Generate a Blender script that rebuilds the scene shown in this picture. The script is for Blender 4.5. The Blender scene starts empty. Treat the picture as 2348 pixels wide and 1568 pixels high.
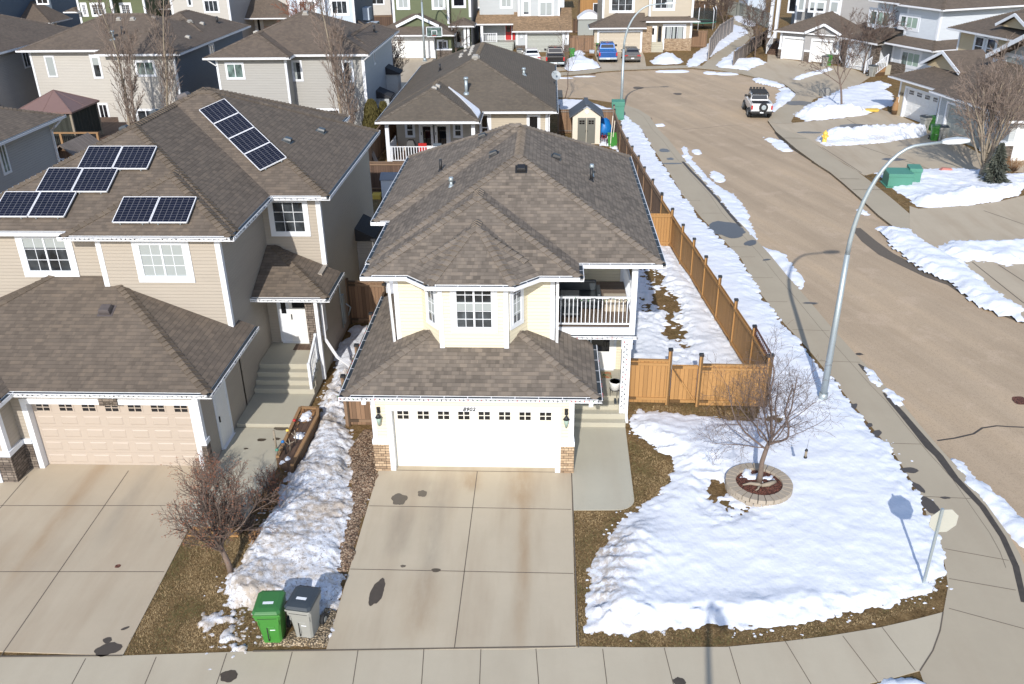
import bpy, math, random
from mathutils import Vector, Matrix, noise
R0 = random.Random(7)
sc = bpy.context.scene
COL = sc.collection
PI = math.pi
# ---------------------------------------------------------------- camera calibration
# The camera was solved from the photograph's straight lines (verticals, driveway
# joints, eaves); G(x, y, z) gives the real-world point seen at a photo coordinate.
CW, CH = 2348.0, 1568.0
CF, CP, CR, CY, CZ = 2000.563, 0.461905, -0.0123125, 0.0436237, 15.2
def _cam():
    cy, sy, cp, sp, cr, sr = math.cos(CY), math.sin(CY), math.cos(CP), math.sin(CP), math.cos(CR), math.sin(CR)
    Rz = Matrix(((cy, sy, 0), (-sy, cy, 0), (0, 0, 1)))
    Rx = Matrix(((1, 0, 0), (0, sp, cp), (0, -cp, sp)))
    Rr = Matrix(((cr, sr, 0), (-sr, cr, 0), (0, 0, 1)))
    return Rr @ Rx @ Rz
CM = _cam()
CMT = CM.transposed()
CO = Vector((0, 0, CZ))
def ray(x, y):
    return CMT @ Vector(((x - CW / 2) / CF, -(y - CH / 2) / CF, -1.0))
def G(x, y, z=0.0):
    d = ray(x, y); t = (z - CZ) / d.z
    return CO + d * t
def atY(x, y, Y):
    d = ray(x, y); return CO + d * (Y / d.y)
FRM = {'v': (1, 0, 0)}
_s = .33346
for k_, (ox, oy) in dict(a=(0, 0), b=(782.6, 0), c=(1565.3, 0), d=(0, 522.8), e=(782.6, 522.8), f=(1565.3, 522.8), g=(0, 1045.6), h=(782.6, 1045.6), i=(1565.3, 1045.6)).items():
    FRM[k_] = (_s, ox, oy)
for k_, v_ in {1: (.18228, 0, 0), 2: (.18228, 428, 0), 3: (.18228, 856, 0), 4: (.18228, 1222.9, 0), 5: (.18228, 1650.9, 0), 6: (.18228, 1919.9, 0), 7: (.21444, 1919.9, 152.9), 8: (.19498, 0, 191.1), 9: (.1667, 1956.6, 61.1),
               'A': (.22814, 0, 458.6), 'B': (.3022, 489.2, 519.7), 'C': (.22814, 0, 863.7), 'D': (.20468, 458.6, 901.9), 'E': (.31252, 152.9, 191.1), 'Z': (.14621, 840.7, 879), 'Y': (.14973, 1146.5, 879), 'X': (.14621, 825.4, 596.2), 'W': (.1657, 1146.5, 580.9), 'T': (.27296, 1566.8, 764.3)}.items():
    FRM[k_] = v_
def px(f, x, y):
    s, ox, oy = FRM[f]; return ox + s * x, oy + s * y
def g(f, x, y, z=0.0):
    return G(*px(f, x, y), z)
# ---------------------------------------------------------------- objects
def tag(o, label=None, cat=None, group=None, kind=None):
    if label: o['label'] = label
    if cat: o['category'] = cat
    if group: o['group'] = group
    if kind: o['kind'] = kind
    return o
def thing(name, label, cat, loc=(0, 0, 0), rz=0.0, group=None):
    o = bpy.data.objects.new(name, None); COL.objects.link(o)
    o.empty_display_size = .2
    o.location = loc; o.rotation_euler = (0, 0, rz)
    return tag(o, label, cat, group)
def kids(o): return [c for c in bpy.data.objects if c.parent == o]
def copy_tree(o, parent=None):
    c = o.copy(); COL.objects.link(c)
    if parent is not None: c.parent = parent
    for ch in kids(o): copy_tree(ch, c)
    return c
def dup(o, loc, rz=0.0, label=None, group=None, scale=None):
    c = copy_tree(o); c.location = loc; c.rotation_euler = (0, 0, rz)
    if label: c['label'] = label
    if group: c['group'] = group
    if scale: c.scale = scale
    return c
class MB:
    """collects faces and links them as one mesh object"""
    def __init__(s): s.v = []; s.f = []; s.m = []; s.uv = {}; s.sm = set()
    def face(s, pts, m=0, uv=None, smooth=False):
        b = len(s.v); s.v.extend([tuple(p) for p in pts]); s.f.append(tuple(range(b, b + len(pts)))); s.m.append(m)
        if uv is not None: s.uv[len(s.f) - 1] = uv
        if smooth: s.sm.add(len(s.f) - 1)
    def hexa(s, p, m=0):
        # p: 4 bottom ccw, 4 top ccw
        b = len(s.v); s.v.extend([tuple(q) for q in p])
        for q in ((3, 2, 1, 0), (4, 5, 6, 7), (0, 1, 5, 4), (1, 2, 6, 5), (2, 3, 7, 6), (3, 0, 4, 7)):
            s.f.append(tuple(b + i for i in q)); s.m.append(m)
        return s
    def box(s, x0, x1, y0, y1, z0, z1, m=0):
        if x0 > x1: x0, x1 = x1, x0
        if y0 > y1: y0, y1 = y1, y0
        if z0 > z1: z0, z1 = z1, z0
        return s.hexa([(x0, y0, z0), (x1, y0, z0), (x1, y1, z0), (x0, y1, z0), (x0, y0, z1), (x1, y0, z1), (x1, y1, z1), (x0, y1, z1)], m)
    def prism(s, poly, z0, z1, m=0, bottom=True):
        n = len(poly); b = len(s.v)
        a = sum(poly[i][0] * poly[(i + 1) % n][1] - poly[(i + 1) % n][0] * poly[i][1] for i in range(n))
        if a < 0: poly = poly[::-1]
        s.v.extend([(p[0], p[1], z0) for p in poly]); s.v.extend([(p[0], p[1], z1) for p in poly])
        if bottom: s.f.append(tuple(b + i for i in range(n - 1, -1, -1))); s.m.append(m)
        s.f.append(tuple(b + n + i for i in range(n))); s.m.append(m)
        for i in range(n):
            j = (i + 1) % n; s.f.append((b + i, b + j, b + n + j, b + n + i)); s.m.append(m)
        return s
    def beam(s, a, b, w, h, m=0, up=(0, 0, 1)):
        a, b = Vector(a), Vector(b); d = (b - a).normalized(); up = Vector(up)
        x = d.cross(up)
        if x.length < 1e-4: x = d.cross(Vector((0, 1, 0)))
        x.normalize(); y = x.cross(d).normalized()
        x *= w / 2; y *= h / 2
        return s.hexa([a - x - y, a + x - y, b + x - y, b - x - y, a - x + y, a + x + y, b + x + y, b - x + y], m)
    def tube(s, pts, rads, n=6, m=0, cap=True, smooth=True):
        pts = [Vector(p) for p in pts]; rings = []
        if not hasattr(rads, '__len__'): rads = [rads] * len(pts)
        px_ = None
        for i, p in enumerate(pts):
            d = (pts[min(i + 1, len(pts) - 1)] - pts[max(i - 1, 0)])
            if d.length < 1e-9: d = Vector((0, 0, 1))
            d.normalize()
            if px_ is None:
                px_ = d.cross(Vector((0, 0, 1)))
                if px_.length < .1: px_ = d.cross(Vector((1, 0, 0)))
            x = (px_ - d * px_.dot(d)).normalized(); px_ = x; y = d.cross(x)
            b = len(s.v)
            for k in range(n):
                a = 2 * PI * k / n; s.v.append(tuple(p + (x * math.cos(a) + y * math.sin(a)) * rads[i]))
            rings.append(b)
        for i in range(len(rings) - 1):
            for k in range(n):
                k2 = (k + 1) % n
                s.f.append((rings[i] + k, rings[i] + k2, rings[i + 1] + k2, rings[i + 1] + k)); s.m.append(m)
                if smooth: s.sm.add(len(s.f) - 1)
        if cap:
            s.f.append(tuple(rings[0] + k for k in range(n - 1, -1, -1))); s.m.append(m)
            s.f.append(tuple(rings[-1] + k for k in range(n))); s.m.append(m)
        return s
    def cyl(s, c, r, z0, z1, n=16, m=0, r2=None):
        return s.tube([(c[0], c[1], z0), (c[0], c[1], z1)], [r, r if r2 is None else r2], n, m)
    def loft(s, rings, m=0, cap=True, smooth=False, closed=True):
        n = len(rings[0]); bs = []
        for r in rings:
            bs.append(len(s.v)); s.v.extend([tuple(p) for p in r])
        for i in range(len(bs) - 1):
            for k in range(n if closed else n - 1):
                k2 = (k + 1) % n
                s.f.append((bs[i] + k, bs[i] + k2, bs[i + 1] + k2, bs[i + 1] + k)); s.m.append(m)
                if smooth: s.sm.add(len(s.f) - 1)
        if cap:
            s.f.append(tuple(bs[0] + k for k in range(n - 1, -1, -1))); s.m.append(m)
            s.f.append(tuple(bs[-1] + k for k in range(n))); s.m.append(m)
        return s
    def build(s, name, mats, parent=None, bevel=0, **kw):
        me = bpy.data.meshes.new(name); me.from_pydata(s.v, [], s.f)
        if not isinstance(mats, (list, tuple)): mats = [mats]
        for mt in mats: me.materials.append(mt)
        uvl = me.uv_layers.new(name='UVMap')
        for p in me.polygons:
            p.material_index = s.m[p.index] if s.m[p.index] < len(mats) else 0
            if p.index in s.sm: p.use_smooth = True
            ov = s.uv.get(p.index)
            if ov is not None:
                for li, t in zip(p.loop_indices, ov): uvl.data[li].uv = t
                continue
            nr = p.normal
            if abs(nr.z) > .99: u, v = Vector((1, 0, 0)), Vector((0, 1, 0))
            else:
                u = Vector((0, 0, 1)).cross(nr).normalized(); v = nr.cross(u)
            for li in p.loop_indices:
                co = me.vertices[me.loops[li].vertex_index].co
                uvl.data[li].uv = (co.dot(u), co.dot(v))
        o = bpy.data.objects.new(name, me); COL.objects.link(o)
        if parent is not None: o.parent = parent
        if bevel:
            md = o.modifiers.new('bevel', 'BEVEL'); md.width = bevel; md.segments = 2; md.limit_method = 'ANGLE'; md.angle_limit = .7
        if kw: tag(o, **kw)
        return o
# ---------------------------------------------------------------- materials
class NT:
    def __init__(s, name):
        s.mat = bpy.data.materials.new(name); s.mat.use_nodes = True; s.t = s.mat.node_tree; s.t.nodes.clear()
        s.out = s.n('ShaderNodeOutputMaterial'); s.b = s.n('ShaderNodeBsdfPrincipled'); s.l(s.b.outputs[0], s.out.inputs[0])
        s.tc = s.n('ShaderNodeTexCoord'); s.UV = s.tc.outputs['UV']; s.OB = s.tc.outputs['Object']
    def n(s, ty, **k):
        nd = s.t.nodes.new(ty)
        for a, b in k.items(): setattr(nd, a, b)
        return nd
    def l(s, a, b): s.t.links.new(a, b)
    def setin(s, nd, i, v):
        if isinstance(v, bpy.types.NodeSocket): s.l(v, nd.inputs[i])
        elif v is not None: nd.inputs[i].default_value = v
    def math(s, op, a, b=None, c=None, clamp=False):
        nd = s.n('ShaderNodeMath', operation=op, use_clamp=clamp)
        for i, v in enumerate((a, b, c)): s.setin(nd, i, v)
        return nd.outputs[0]
    def mix(s, f, a, b, bt='MIX'):
        nd = s.n('ShaderNodeMix', data_type='RGBA', blend_type=bt)
        s.setin(nd, 0, f)
        for i, v in ((6, a), (7, b)):
            if not isinstance(v, bpy.types.NodeSocket): v = (*v[:3], 1)
            s.setin(nd, i, v)
        return nd.outputs[2]
    def mapping(s, vec, scale=(1, 1, 1), rot=(0, 0, 0), loc=(0, 0, 0)):
        nd = s.n('ShaderNodeMapping'); s.l(vec, nd.inputs[0]); nd.inputs['Scale'].default_value = scale; nd.inputs['Rotation'].default_value = rot; nd.inputs['Location'].default_value = loc
        return nd.outputs[0]
    def noise(s, vec, scale, detail=4, rough=.5, dist=0):
        nd = s.n('ShaderNodeTexNoise'); s.l(vec, nd.inputs['Vector']); nd.inputs['Scale'].default_value = scale
        nd.inputs['Detail'].default_value = detail; nd.inputs['Roughness'].default_value = rough; nd.inputs['Distortion'].default_value = dist
        return nd.outputs[0]
    def vor(s, vec, scale, out='Color', rnd=1.0, feature='F1'):
        nd = s.n('ShaderNodeTexVoronoi', feature=feature); s.l(vec, nd.inputs['Vector']); nd.inputs['Scale'].default_value = scale
        nd.inputs['Randomness'].default_value = rnd
        return nd.outputs[out]
    def ramp(s, f, stops, interp='LINEAR'):
        nd = s.n('ShaderNodeValToRGB'); nd.color_ramp.interpolation = interp; s.setin(nd, 0, f)
        cr = nd.color_ramp
        while len(cr.elements) < len(stops): cr.elements.new(.5)
        for e, (p, c) in zip(cr.elements, stops):
            e.position = p; e.color = (*c, 1) if hasattr(c, '__len__') else (c, c, c, 1)
        return nd.outputs[0]
    def brick(s, vec, w, h, c1, c2, off=.5, mortar=0, mc=(0, 0, 0), freq=2, sm=.1, bias=0):
        nd = s.n('ShaderNodeTexBrick'); s.l(vec, nd.inputs['Vector']); nd.offset = off; nd.offset_frequency = freq
        nd.inputs['Color1'].default_value = (*c1, 1); nd.inputs['Color2'].default_value = (*c2, 1); nd.inputs['Mortar'].default_value = (*mc, 1)
        nd.inputs['Scale'].default_value = 1; nd.inputs['Mortar Size'].default_value = mortar; nd.inputs['Mortar Smooth'].default_value = sm
        nd.inputs['Bias'].default_value = bias; nd.inputs['Brick Width'].default_value = w; nd.inputs['Row Height'].default_value = h
        return nd
    def sep(s, vec):
        nd = s.n('ShaderNodeSeparateXYZ'); s.l(vec, nd.inputs[0]); return nd.outputs
    def comb(s, x, y, z=0.0):
        nd = s.n('ShaderNodeCombineXYZ')
        for i, v in enumerate((x, y, z)): s.setin(nd, i, v)
        return nd.outputs[0]
    def fin(s, col, rough=.8, bump=None, bs=.5, bd=.01, metal=0, spec=None, coat=None):
        if not isinstance(col, bpy.types.NodeSocket): col = (*col[:3], 1)
        s.setin(s.b, 'Base Color', col); s.setin(s.b, 'Roughness', rough); s.b.inputs['Metallic'].default_value = metal
        if spec is not None: s.b.inputs['Specular IOR Level'].default_value = spec
        if coat: s.b.inputs['Coat Weight'].default_value = coat; s.b.inputs['Coat Roughness'].default_value = .05
        if bump is not None:
            nd = s.n('ShaderNodeBump'); nd.inputs['Strength'].default_value = bs; nd.inputs['Distance'].default_value = bd
            s.l(bump, nd.inputs['Height']); s.l(nd.outputs[0], s.b.inputs['Normal'])
        return s.mat
def sc3(c, k): return tuple(min(1, x * k) for x in c)
def plain(name, c, rough=.5, var=.12, sc_=6.0, metal=0, spec=None, bs=0, coat=None):
    t = NT(name); n = t.noise(t.OB, sc_, 5, .6)
    n2 = t.noise(t.OB, sc_ * 9, 3, .6)
    col = t.mix(t.math('MULTIPLY', n, 1.0), sc3(c, 1 - var), sc3(c, 1 + var))
    col = t.mix(t.math('MULTIPLY', n2, .35), col, sc3(c, 1 - var * 1.5))
    return t.fin(col, rough, n2 if bs else None, bs, .01, metal, spec, coat)
def shingle(name, base, contrast=.28):
    t = NT(name); c = base
    A = t.brick(t.UV, .21, .145, (0, 0, 0), (1, 1, 1), .5)
    B = t.brick(t.UV, .135, .145, (0, 0, 0), (1, 1, 1), .37, freq=3)
    C_ = t.brick(t.mapping(t.UV, loc=(7.3, 0, 0)), .37, .145, (0, 0, 0), (1, 1, 1), .29, freq=5)
    f = t.math('ADD', t.math('MULTIPLY', t.math('GREATER_THAN', t.sep(A.outputs[0])[0], .52), .34), t.math('ADD', t.math('MULTIPLY', B.outputs[0], .34), t.math('MULTIPLY', C_.outputs[0], .32)))
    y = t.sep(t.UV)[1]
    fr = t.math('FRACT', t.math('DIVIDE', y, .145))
    big = t.noise(t.UV, .35, 4, .6); fine = t.noise(t.UV, 60, 4, .7); mid = t.noise(t.UV, 3, 4, .6)
    col = t.ramp(f, [(0, sc3(c, 1 - contrast)), (.5, c), (.95, sc3((c[0] * 1.03, c[1], c[2] * .95), 1 + contrast))])
    col = t.mix(t.math('MULTIPLY', fine, .45), col, sc3(c, .62))
    col = t.mix(t.math('MULTIPLY', t.ramp(big, [(.35, 0), (.7, 1)]), .30), col, sc3(c, 1.3)); stv = t.noise(t.mapping(t.UV, (1.6, .12, 1)), 1.0, 4, .6); col = t.mix(t.math('MULTIPLY', t.ramp(stv, [(.5, 0), (.75, 1)]), .22), col, sc3(c, .68))
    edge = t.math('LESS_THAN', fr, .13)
    col = t.mix(t.math('MULTIPLY', edge, .40), col, sc3(c, .32))  # darker course edge: bare asphalt, with the row shadow painted into the colour
    vk = t.n('ShaderNodeTexWave'); 
    h = t.math('ADD', t.math('MULTIPLY', t.math('SUBTRACT', 1.0, fr), .9), t.math('MULTIPLY', f, .6))
    h = t.math('ADD', h, t.math('MULTIPLY', fine, .35)); h = t.math('ADD', h, t.math('MULTIPLY', mid, .35))
    return t.fin(col, .95, h, .9, .012, spec=.15)
def cap_mat(name, c):
    t = NT(name); nz = t.n('ShaderNodeTexWhiteNoise', noise_dimensions='2D'); t.l(t.UV, nz.inputs['Vector'])
    col = t.ramp(nz.outputs[0], [(0, sc3(c, .72)), (1, sc3(c, 1.32))]); fine = t.noise(t.OB, 60, 4, .7)
    col = t.mix(t.math('MULTIPLY', fine, .4), col, sc3(c, .65))
    return t.fin(col, .95, fine, .5, .01, spec=.15)
def siding(name, c, lap=.115, dirt=.10):
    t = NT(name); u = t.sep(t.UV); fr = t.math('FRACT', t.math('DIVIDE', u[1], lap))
    n = t.noise(t.mapping(t.UV, (.6, 3, 1)), 1.2, 5, .6); n2 = t.noise(t.mapping(t.UV, (4, 60, 1)), 1, 3, .6)
    col = t.mix(n, sc3(c, 1 - dirt), sc3(c, 1 + dirt * .5)); col = t.mix(t.math('MULTIPLY', n2, .12), col, sc3(c, .8))
    jn = t.brick(t.UV, 3.66, lap, (0, 0, 0), (1, 1, 1), .37, mortar=.006, mc=(.5, .5, .5), freq=3)
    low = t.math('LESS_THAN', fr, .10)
    col = t.mix(t.math('MULTIPLY', low, .22), col, sc3(c, .45))  # shade line at the foot of each lap, painted into the colour
    h = t.math('SUBTRACT', 1.0, fr)
    return t.fin(col, .55, h, 1.0, .014, spec=.3)
def stone(name, cols, bw=.34, bh=.09):
    t = NT(name)
    a = t.brick(t.UV, bw, bh, (0, 0, 0), (1, 1, 1), .43, .006, (0, 0, 0), 2); a2 = t.brick(t.UV, bw * .61, bh, (0, 0, 0), (1, 1, 1), .31, .005, (0, 0, 0), 3)
    f = t.math('ADD', t.math('MULTIPLY', a.outputs[0], .5), t.math('MULTIPLY', a2.outputs[0], .5)); n = t.noise(t.UV, 9, 5, .7)
    col = t.ramp(t.math('ADD', t.math('MULTIPLY', f, .75), t.math('MULTIPLY', n, .3)), [(i / (len(cols) - 1), c) for i, c in enumerate(cols)])
    mort = t.math('MAXIMUM', a.outputs['Fac'], t.math('MULTIPLY', a2.outputs['Fac'], .6))
    col = t.mix(mort, col, sc3(cols[0], .35))
    h = t.math('ADD', t.math('MULTIPLY', f, 1.0), t.math('MULTIPLY', n, .8)); h = t.math('SUBTRACT', h, mort)
    return t.fin(col, .9, h, 1.0, .03)
def concrete(name, c, stain=(.30, .22, .15), amt=.35, bands=()):
    t = NT(name); n1 = t.noise(t.OB, .55, 6, .6); n2 = t.noise(t.OB, 5, 6, .65); n3 = t.noise(t.OB, 90, 3, .7)
    n4 = t.noise(t.mapping(t.OB, (1.1, .16, 1), loc=(3, 9, 0)), 1.0, 4, .55)
    col = t.mix(n1, sc3(c, .88), sc3(c, 1.1)); col = t.mix(t.math('MULTIPLY', n2, .3), col, sc3(c, .82))
    m = t.ramp(n4, [(.46, 0), (.68, 1)]); col = t.mix(t.math('MULTIPLY', m, amt), col, stain)
    col = t.mix(t.ramp(n3, [(.62, 0), (.72, .35)]), col, sc3(c, .5))
    if bands:
        xyz = t.sep(t.OB); nb = t.noise(t.mapping(t.OB, (1.6, .5, 1), loc=(5, 2, 0)), 1.3, 5, .65)
        for bx, bw, by, bl, k, slope, bc in bands:
            dx = t.math('DIVIDE', t.math('SUBTRACT', xyz[0], t.math('ADD', bx, t.math('MULTIPLY', t.math('SUBTRACT', xyz[1], by), slope))), bw); dy = t.math('DIVIDE', t.math('SUBTRACT', xyz[1], by), bl)
            m = t.math('EXPONENT', t.math('MULTIPLY', t.math('ADD', t.math('MULTIPLY', dx, dx), t.math('POWER', t.math('ABSOLUTE', dy), 4.0)), -1.0))
            col = t.mix(t.math('MULTIPLY', t.math('MULTIPLY', m, t.ramp(nb, [(.3, .25), (.65, 1)])), k), col, bc)
    return t.fin(col, .9, t.math('ADD', n3, t.math('MULTIPLY', n2, .5)), .25, .008, spec=.25)
def asphalt(name, c):
    t = NT(name); rot = t.mapping(t.OB, (1, 1, 1), (0, 0, math.radians(-18)))
    st = t.noise(t.mapping(rot, (.7, .045, 1)), 1.0, 6, .6); st2 = t.noise(t.mapping(rot, (2.4, .12, 1)), 1.0, 5, .6)
    n1 = t.noise(t.OB, .12, 5, .6); n3 = t.noise(t.OB, 60, 4, .75); n2 = t.noise(t.OB, 2.2, 6, .7)
    col = t.ramp(t.math('ADD', t.math('MULTIPLY', st, .6), t.math('MULTIPLY', n1, .4)), [(.34, sc3(c, .74)), (.5, c), (.66, sc3((c[0] * 1.03, c[1], c[2] * .95), 1.2))])
    col = t.mix(t.math('MULTIPLY', t.ramp(st2, [(.45, 0), (.7, 1)]), .3), col, sc3((c[0], c[1] * .93, c[2] * .82), .82))
    col = t.mix(t.math('MULTIPLY', n3, .38), col, sc3(c, .6)); col = t.mix(t.math('MULTIPLY', n2, .22), col, sc3(c, .75))
    pt = t.noise(t.mapping(t.OB, (1, 1, 1), loc=(30, 0, 0)), .5, 5, .7); col = t.mix(t.ramp(pt, [(.55, 0), (.62, .35)]), col, sc3((c[0], c[1], c[2] * 1.05), 1.12))
    agg = t.vor(t.OB, 45); col = t.mix(t.math('MULTIPLY', t.math('GREATER_THAN', t.sep(agg)[0], .86), .4), col, sc3(c, .45))
    return t.fin(col, .95, n3, .35, .01, spec=.2)
def grass(name):
    t = NT(name); n1 = t.noise(t.OB, .9, 6, .65); n2 = t.noise(t.OB, 14, 5, .75, .6); n3 = t.noise(t.OB, 55, 4, .8)
    n4 = t.noise(t.OB, 3.2, 5, .7)
    col = t.ramp(t.math('ADD', t.math('MULTIPLY', n2, .6), t.math('MULTIPLY', n4, .4)), [(.36, (.08, .050, .022)), (.45, (.20, .125, .057)), (.55, (.33, .215, .10)), (.66, (.50, .35, .18))])
    col = t.mix(t.ramp(n1, [(.48, 0), (.66, .6)]), col, (.16, .125, .05)); col = t.mix(t.math('MULTIPLY', n3, .35), col, (.10, .07, .035))
    return t.fin(col, 1, t.math('ADD', n2, n3), 1.0, .05, spec=.1)
def mulch(name, cols, scale=28, stretch=(1, 1, 1), bd=.03):
    t = NT(name); v = t.mapping(t.OB, stretch); vn = t.vor(v, scale); x = t.sep(vn)[0]; d = t.vor(v, scale, 'Distance')
    col = t.ramp(x, [(i / (len(cols) - 1), c) for i, c in enumerate(cols)]); col = t.mix(t.ramp(d, [(.30, 0), (.75, .85)]), col, sc3(cols[0], .3))
    return t.fin(col, .9, t.math('SUBTRACT', 1.0, d), 1.0, bd)
def snowmat(name, dirt=.0, gran=1.0, spot=()):
    t = NT(name); n1 = t.noise(t.OB, .8, 6, .65); n2 = t.noise(t.OB, 6, 6, .65, .4); n3 = t.noise(t.OB, 30, 4, .7)
    col = t.mix(t.math('MULTIPLY', n3, .3), (.76, .79, .86), (.64, .67, .75))
    if spot:
        xyz = t.sep(t.OB)
        for sx, sy, sr, k in spot:
            dx = t.math('DIVIDE', t.math('SUBTRACT', xyz[0], sx), sr[0]); dy = t.math('DIVIDE', t.math('SUBTRACT', xyz[1], sy), sr[1]); e = t.math('EXPONENT', t.math('MULTIPLY', t.math('ADD', t.math('MULTIPLY', dx, dx), t.math('MULTIPLY', dy, dy)), -1.0))
            q = t.math('MULTIPLY', e, t.ramp(n2, [(.40, 0), (.58, 1)])); col = t.mix(t.math('MULTIPLY', q, k), col, (.36, .29, .22))
    if dirt > 0:
        m = t.math('ADD', t.math('MULTIPLY', n1, .55), t.math('MULTIPLY', n2, .5))
        f = t.ramp(m, [(.60 - .16 * dirt, 0), (.74 - .14 * dirt, min(.9, .1 + .85 * dirt))]); col = t.mix(f, col, (.42, .35, .28))
        n5 = t.noise(t.OB, 11, 5, .75, 1.0); f2 = t.ramp(n5, [(.66 - .10 * dirt, 0), (.72 - .10 * dirt, dirt * .9)]); col = t.mix(f2, col, (.16, .12, .09))
    h = t.math('ADD', t.math('MULTIPLY', n1, .9), t.math('ADD', t.math('MULTIPLY', n2, .5), t.math('ADD', t.math('MULTIPLY', n3, .22), t.math('MULTIPLY', t.vor(t.mapping(t.OB, (1, .7, 1)), 9, 'Distance'), .25))))
    m = t.fin(col, .75, h, .28 * gran * (1 if dirt < .3 else 2.0), .07, spec=.3)
    t.b.inputs['Subsurface Weight'].default_value = 0.0
    return m
def wood(name, c, board=.14, var=.35, vertical=True, grain=.5):
    t = NT(name); u = t.sep(t.UV); a, b_ = (u[0], u[1]) if vertical else (u[1], u[0])
    cell = t.math('FLOOR', t.math('DIVIDE', a, board)); wn = t.n('ShaderNodeTexWhiteNoise', noise_dimensions='1D'); t.l(cell, wn.inputs['W'])
    fr = t.math('FRACT', t.math('DIVIDE', a, board)); gap = t.math('LESS_THAN', fr, .07)
    vec = t.comb(t.math('MULTIPLY', a, 22.0), t.math('ADD', t.math('MULTIPLY', b_, 1.6), t.math('MULTIPLY', wn.outputs[0], 40)), 0.0)
    gr = t.noise(vec, 1.0, 5, .65, .4); big = t.noise(t.UV, .9, 5, .6)
    col = t.ramp(wn.outputs[0], [(0, sc3(c, 1 - var)), (1, sc3(c, 1 + var))]); col = t.mix(t.math('MULTIPLY', gr, grain), col, sc3(c, .45))
    col = t.mix(t.math('MULTIPLY', big, .4), col, sc3((c[0], c[1] * .85, c[2] * .75), .8)); col = t.mix(t.math('MULTIPLY', gap, .8), col, sc3(c, .12))
    return t.fin(col, .8, t.math('SUBTRACT', gr, t.math('MULTIPLY', gap, 3.0)), .7, .012)
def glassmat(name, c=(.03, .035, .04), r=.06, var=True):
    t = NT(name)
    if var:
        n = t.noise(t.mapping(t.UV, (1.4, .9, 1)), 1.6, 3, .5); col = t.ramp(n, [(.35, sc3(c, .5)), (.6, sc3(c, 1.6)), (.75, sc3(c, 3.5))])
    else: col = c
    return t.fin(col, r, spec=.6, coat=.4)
M = {}
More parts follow.
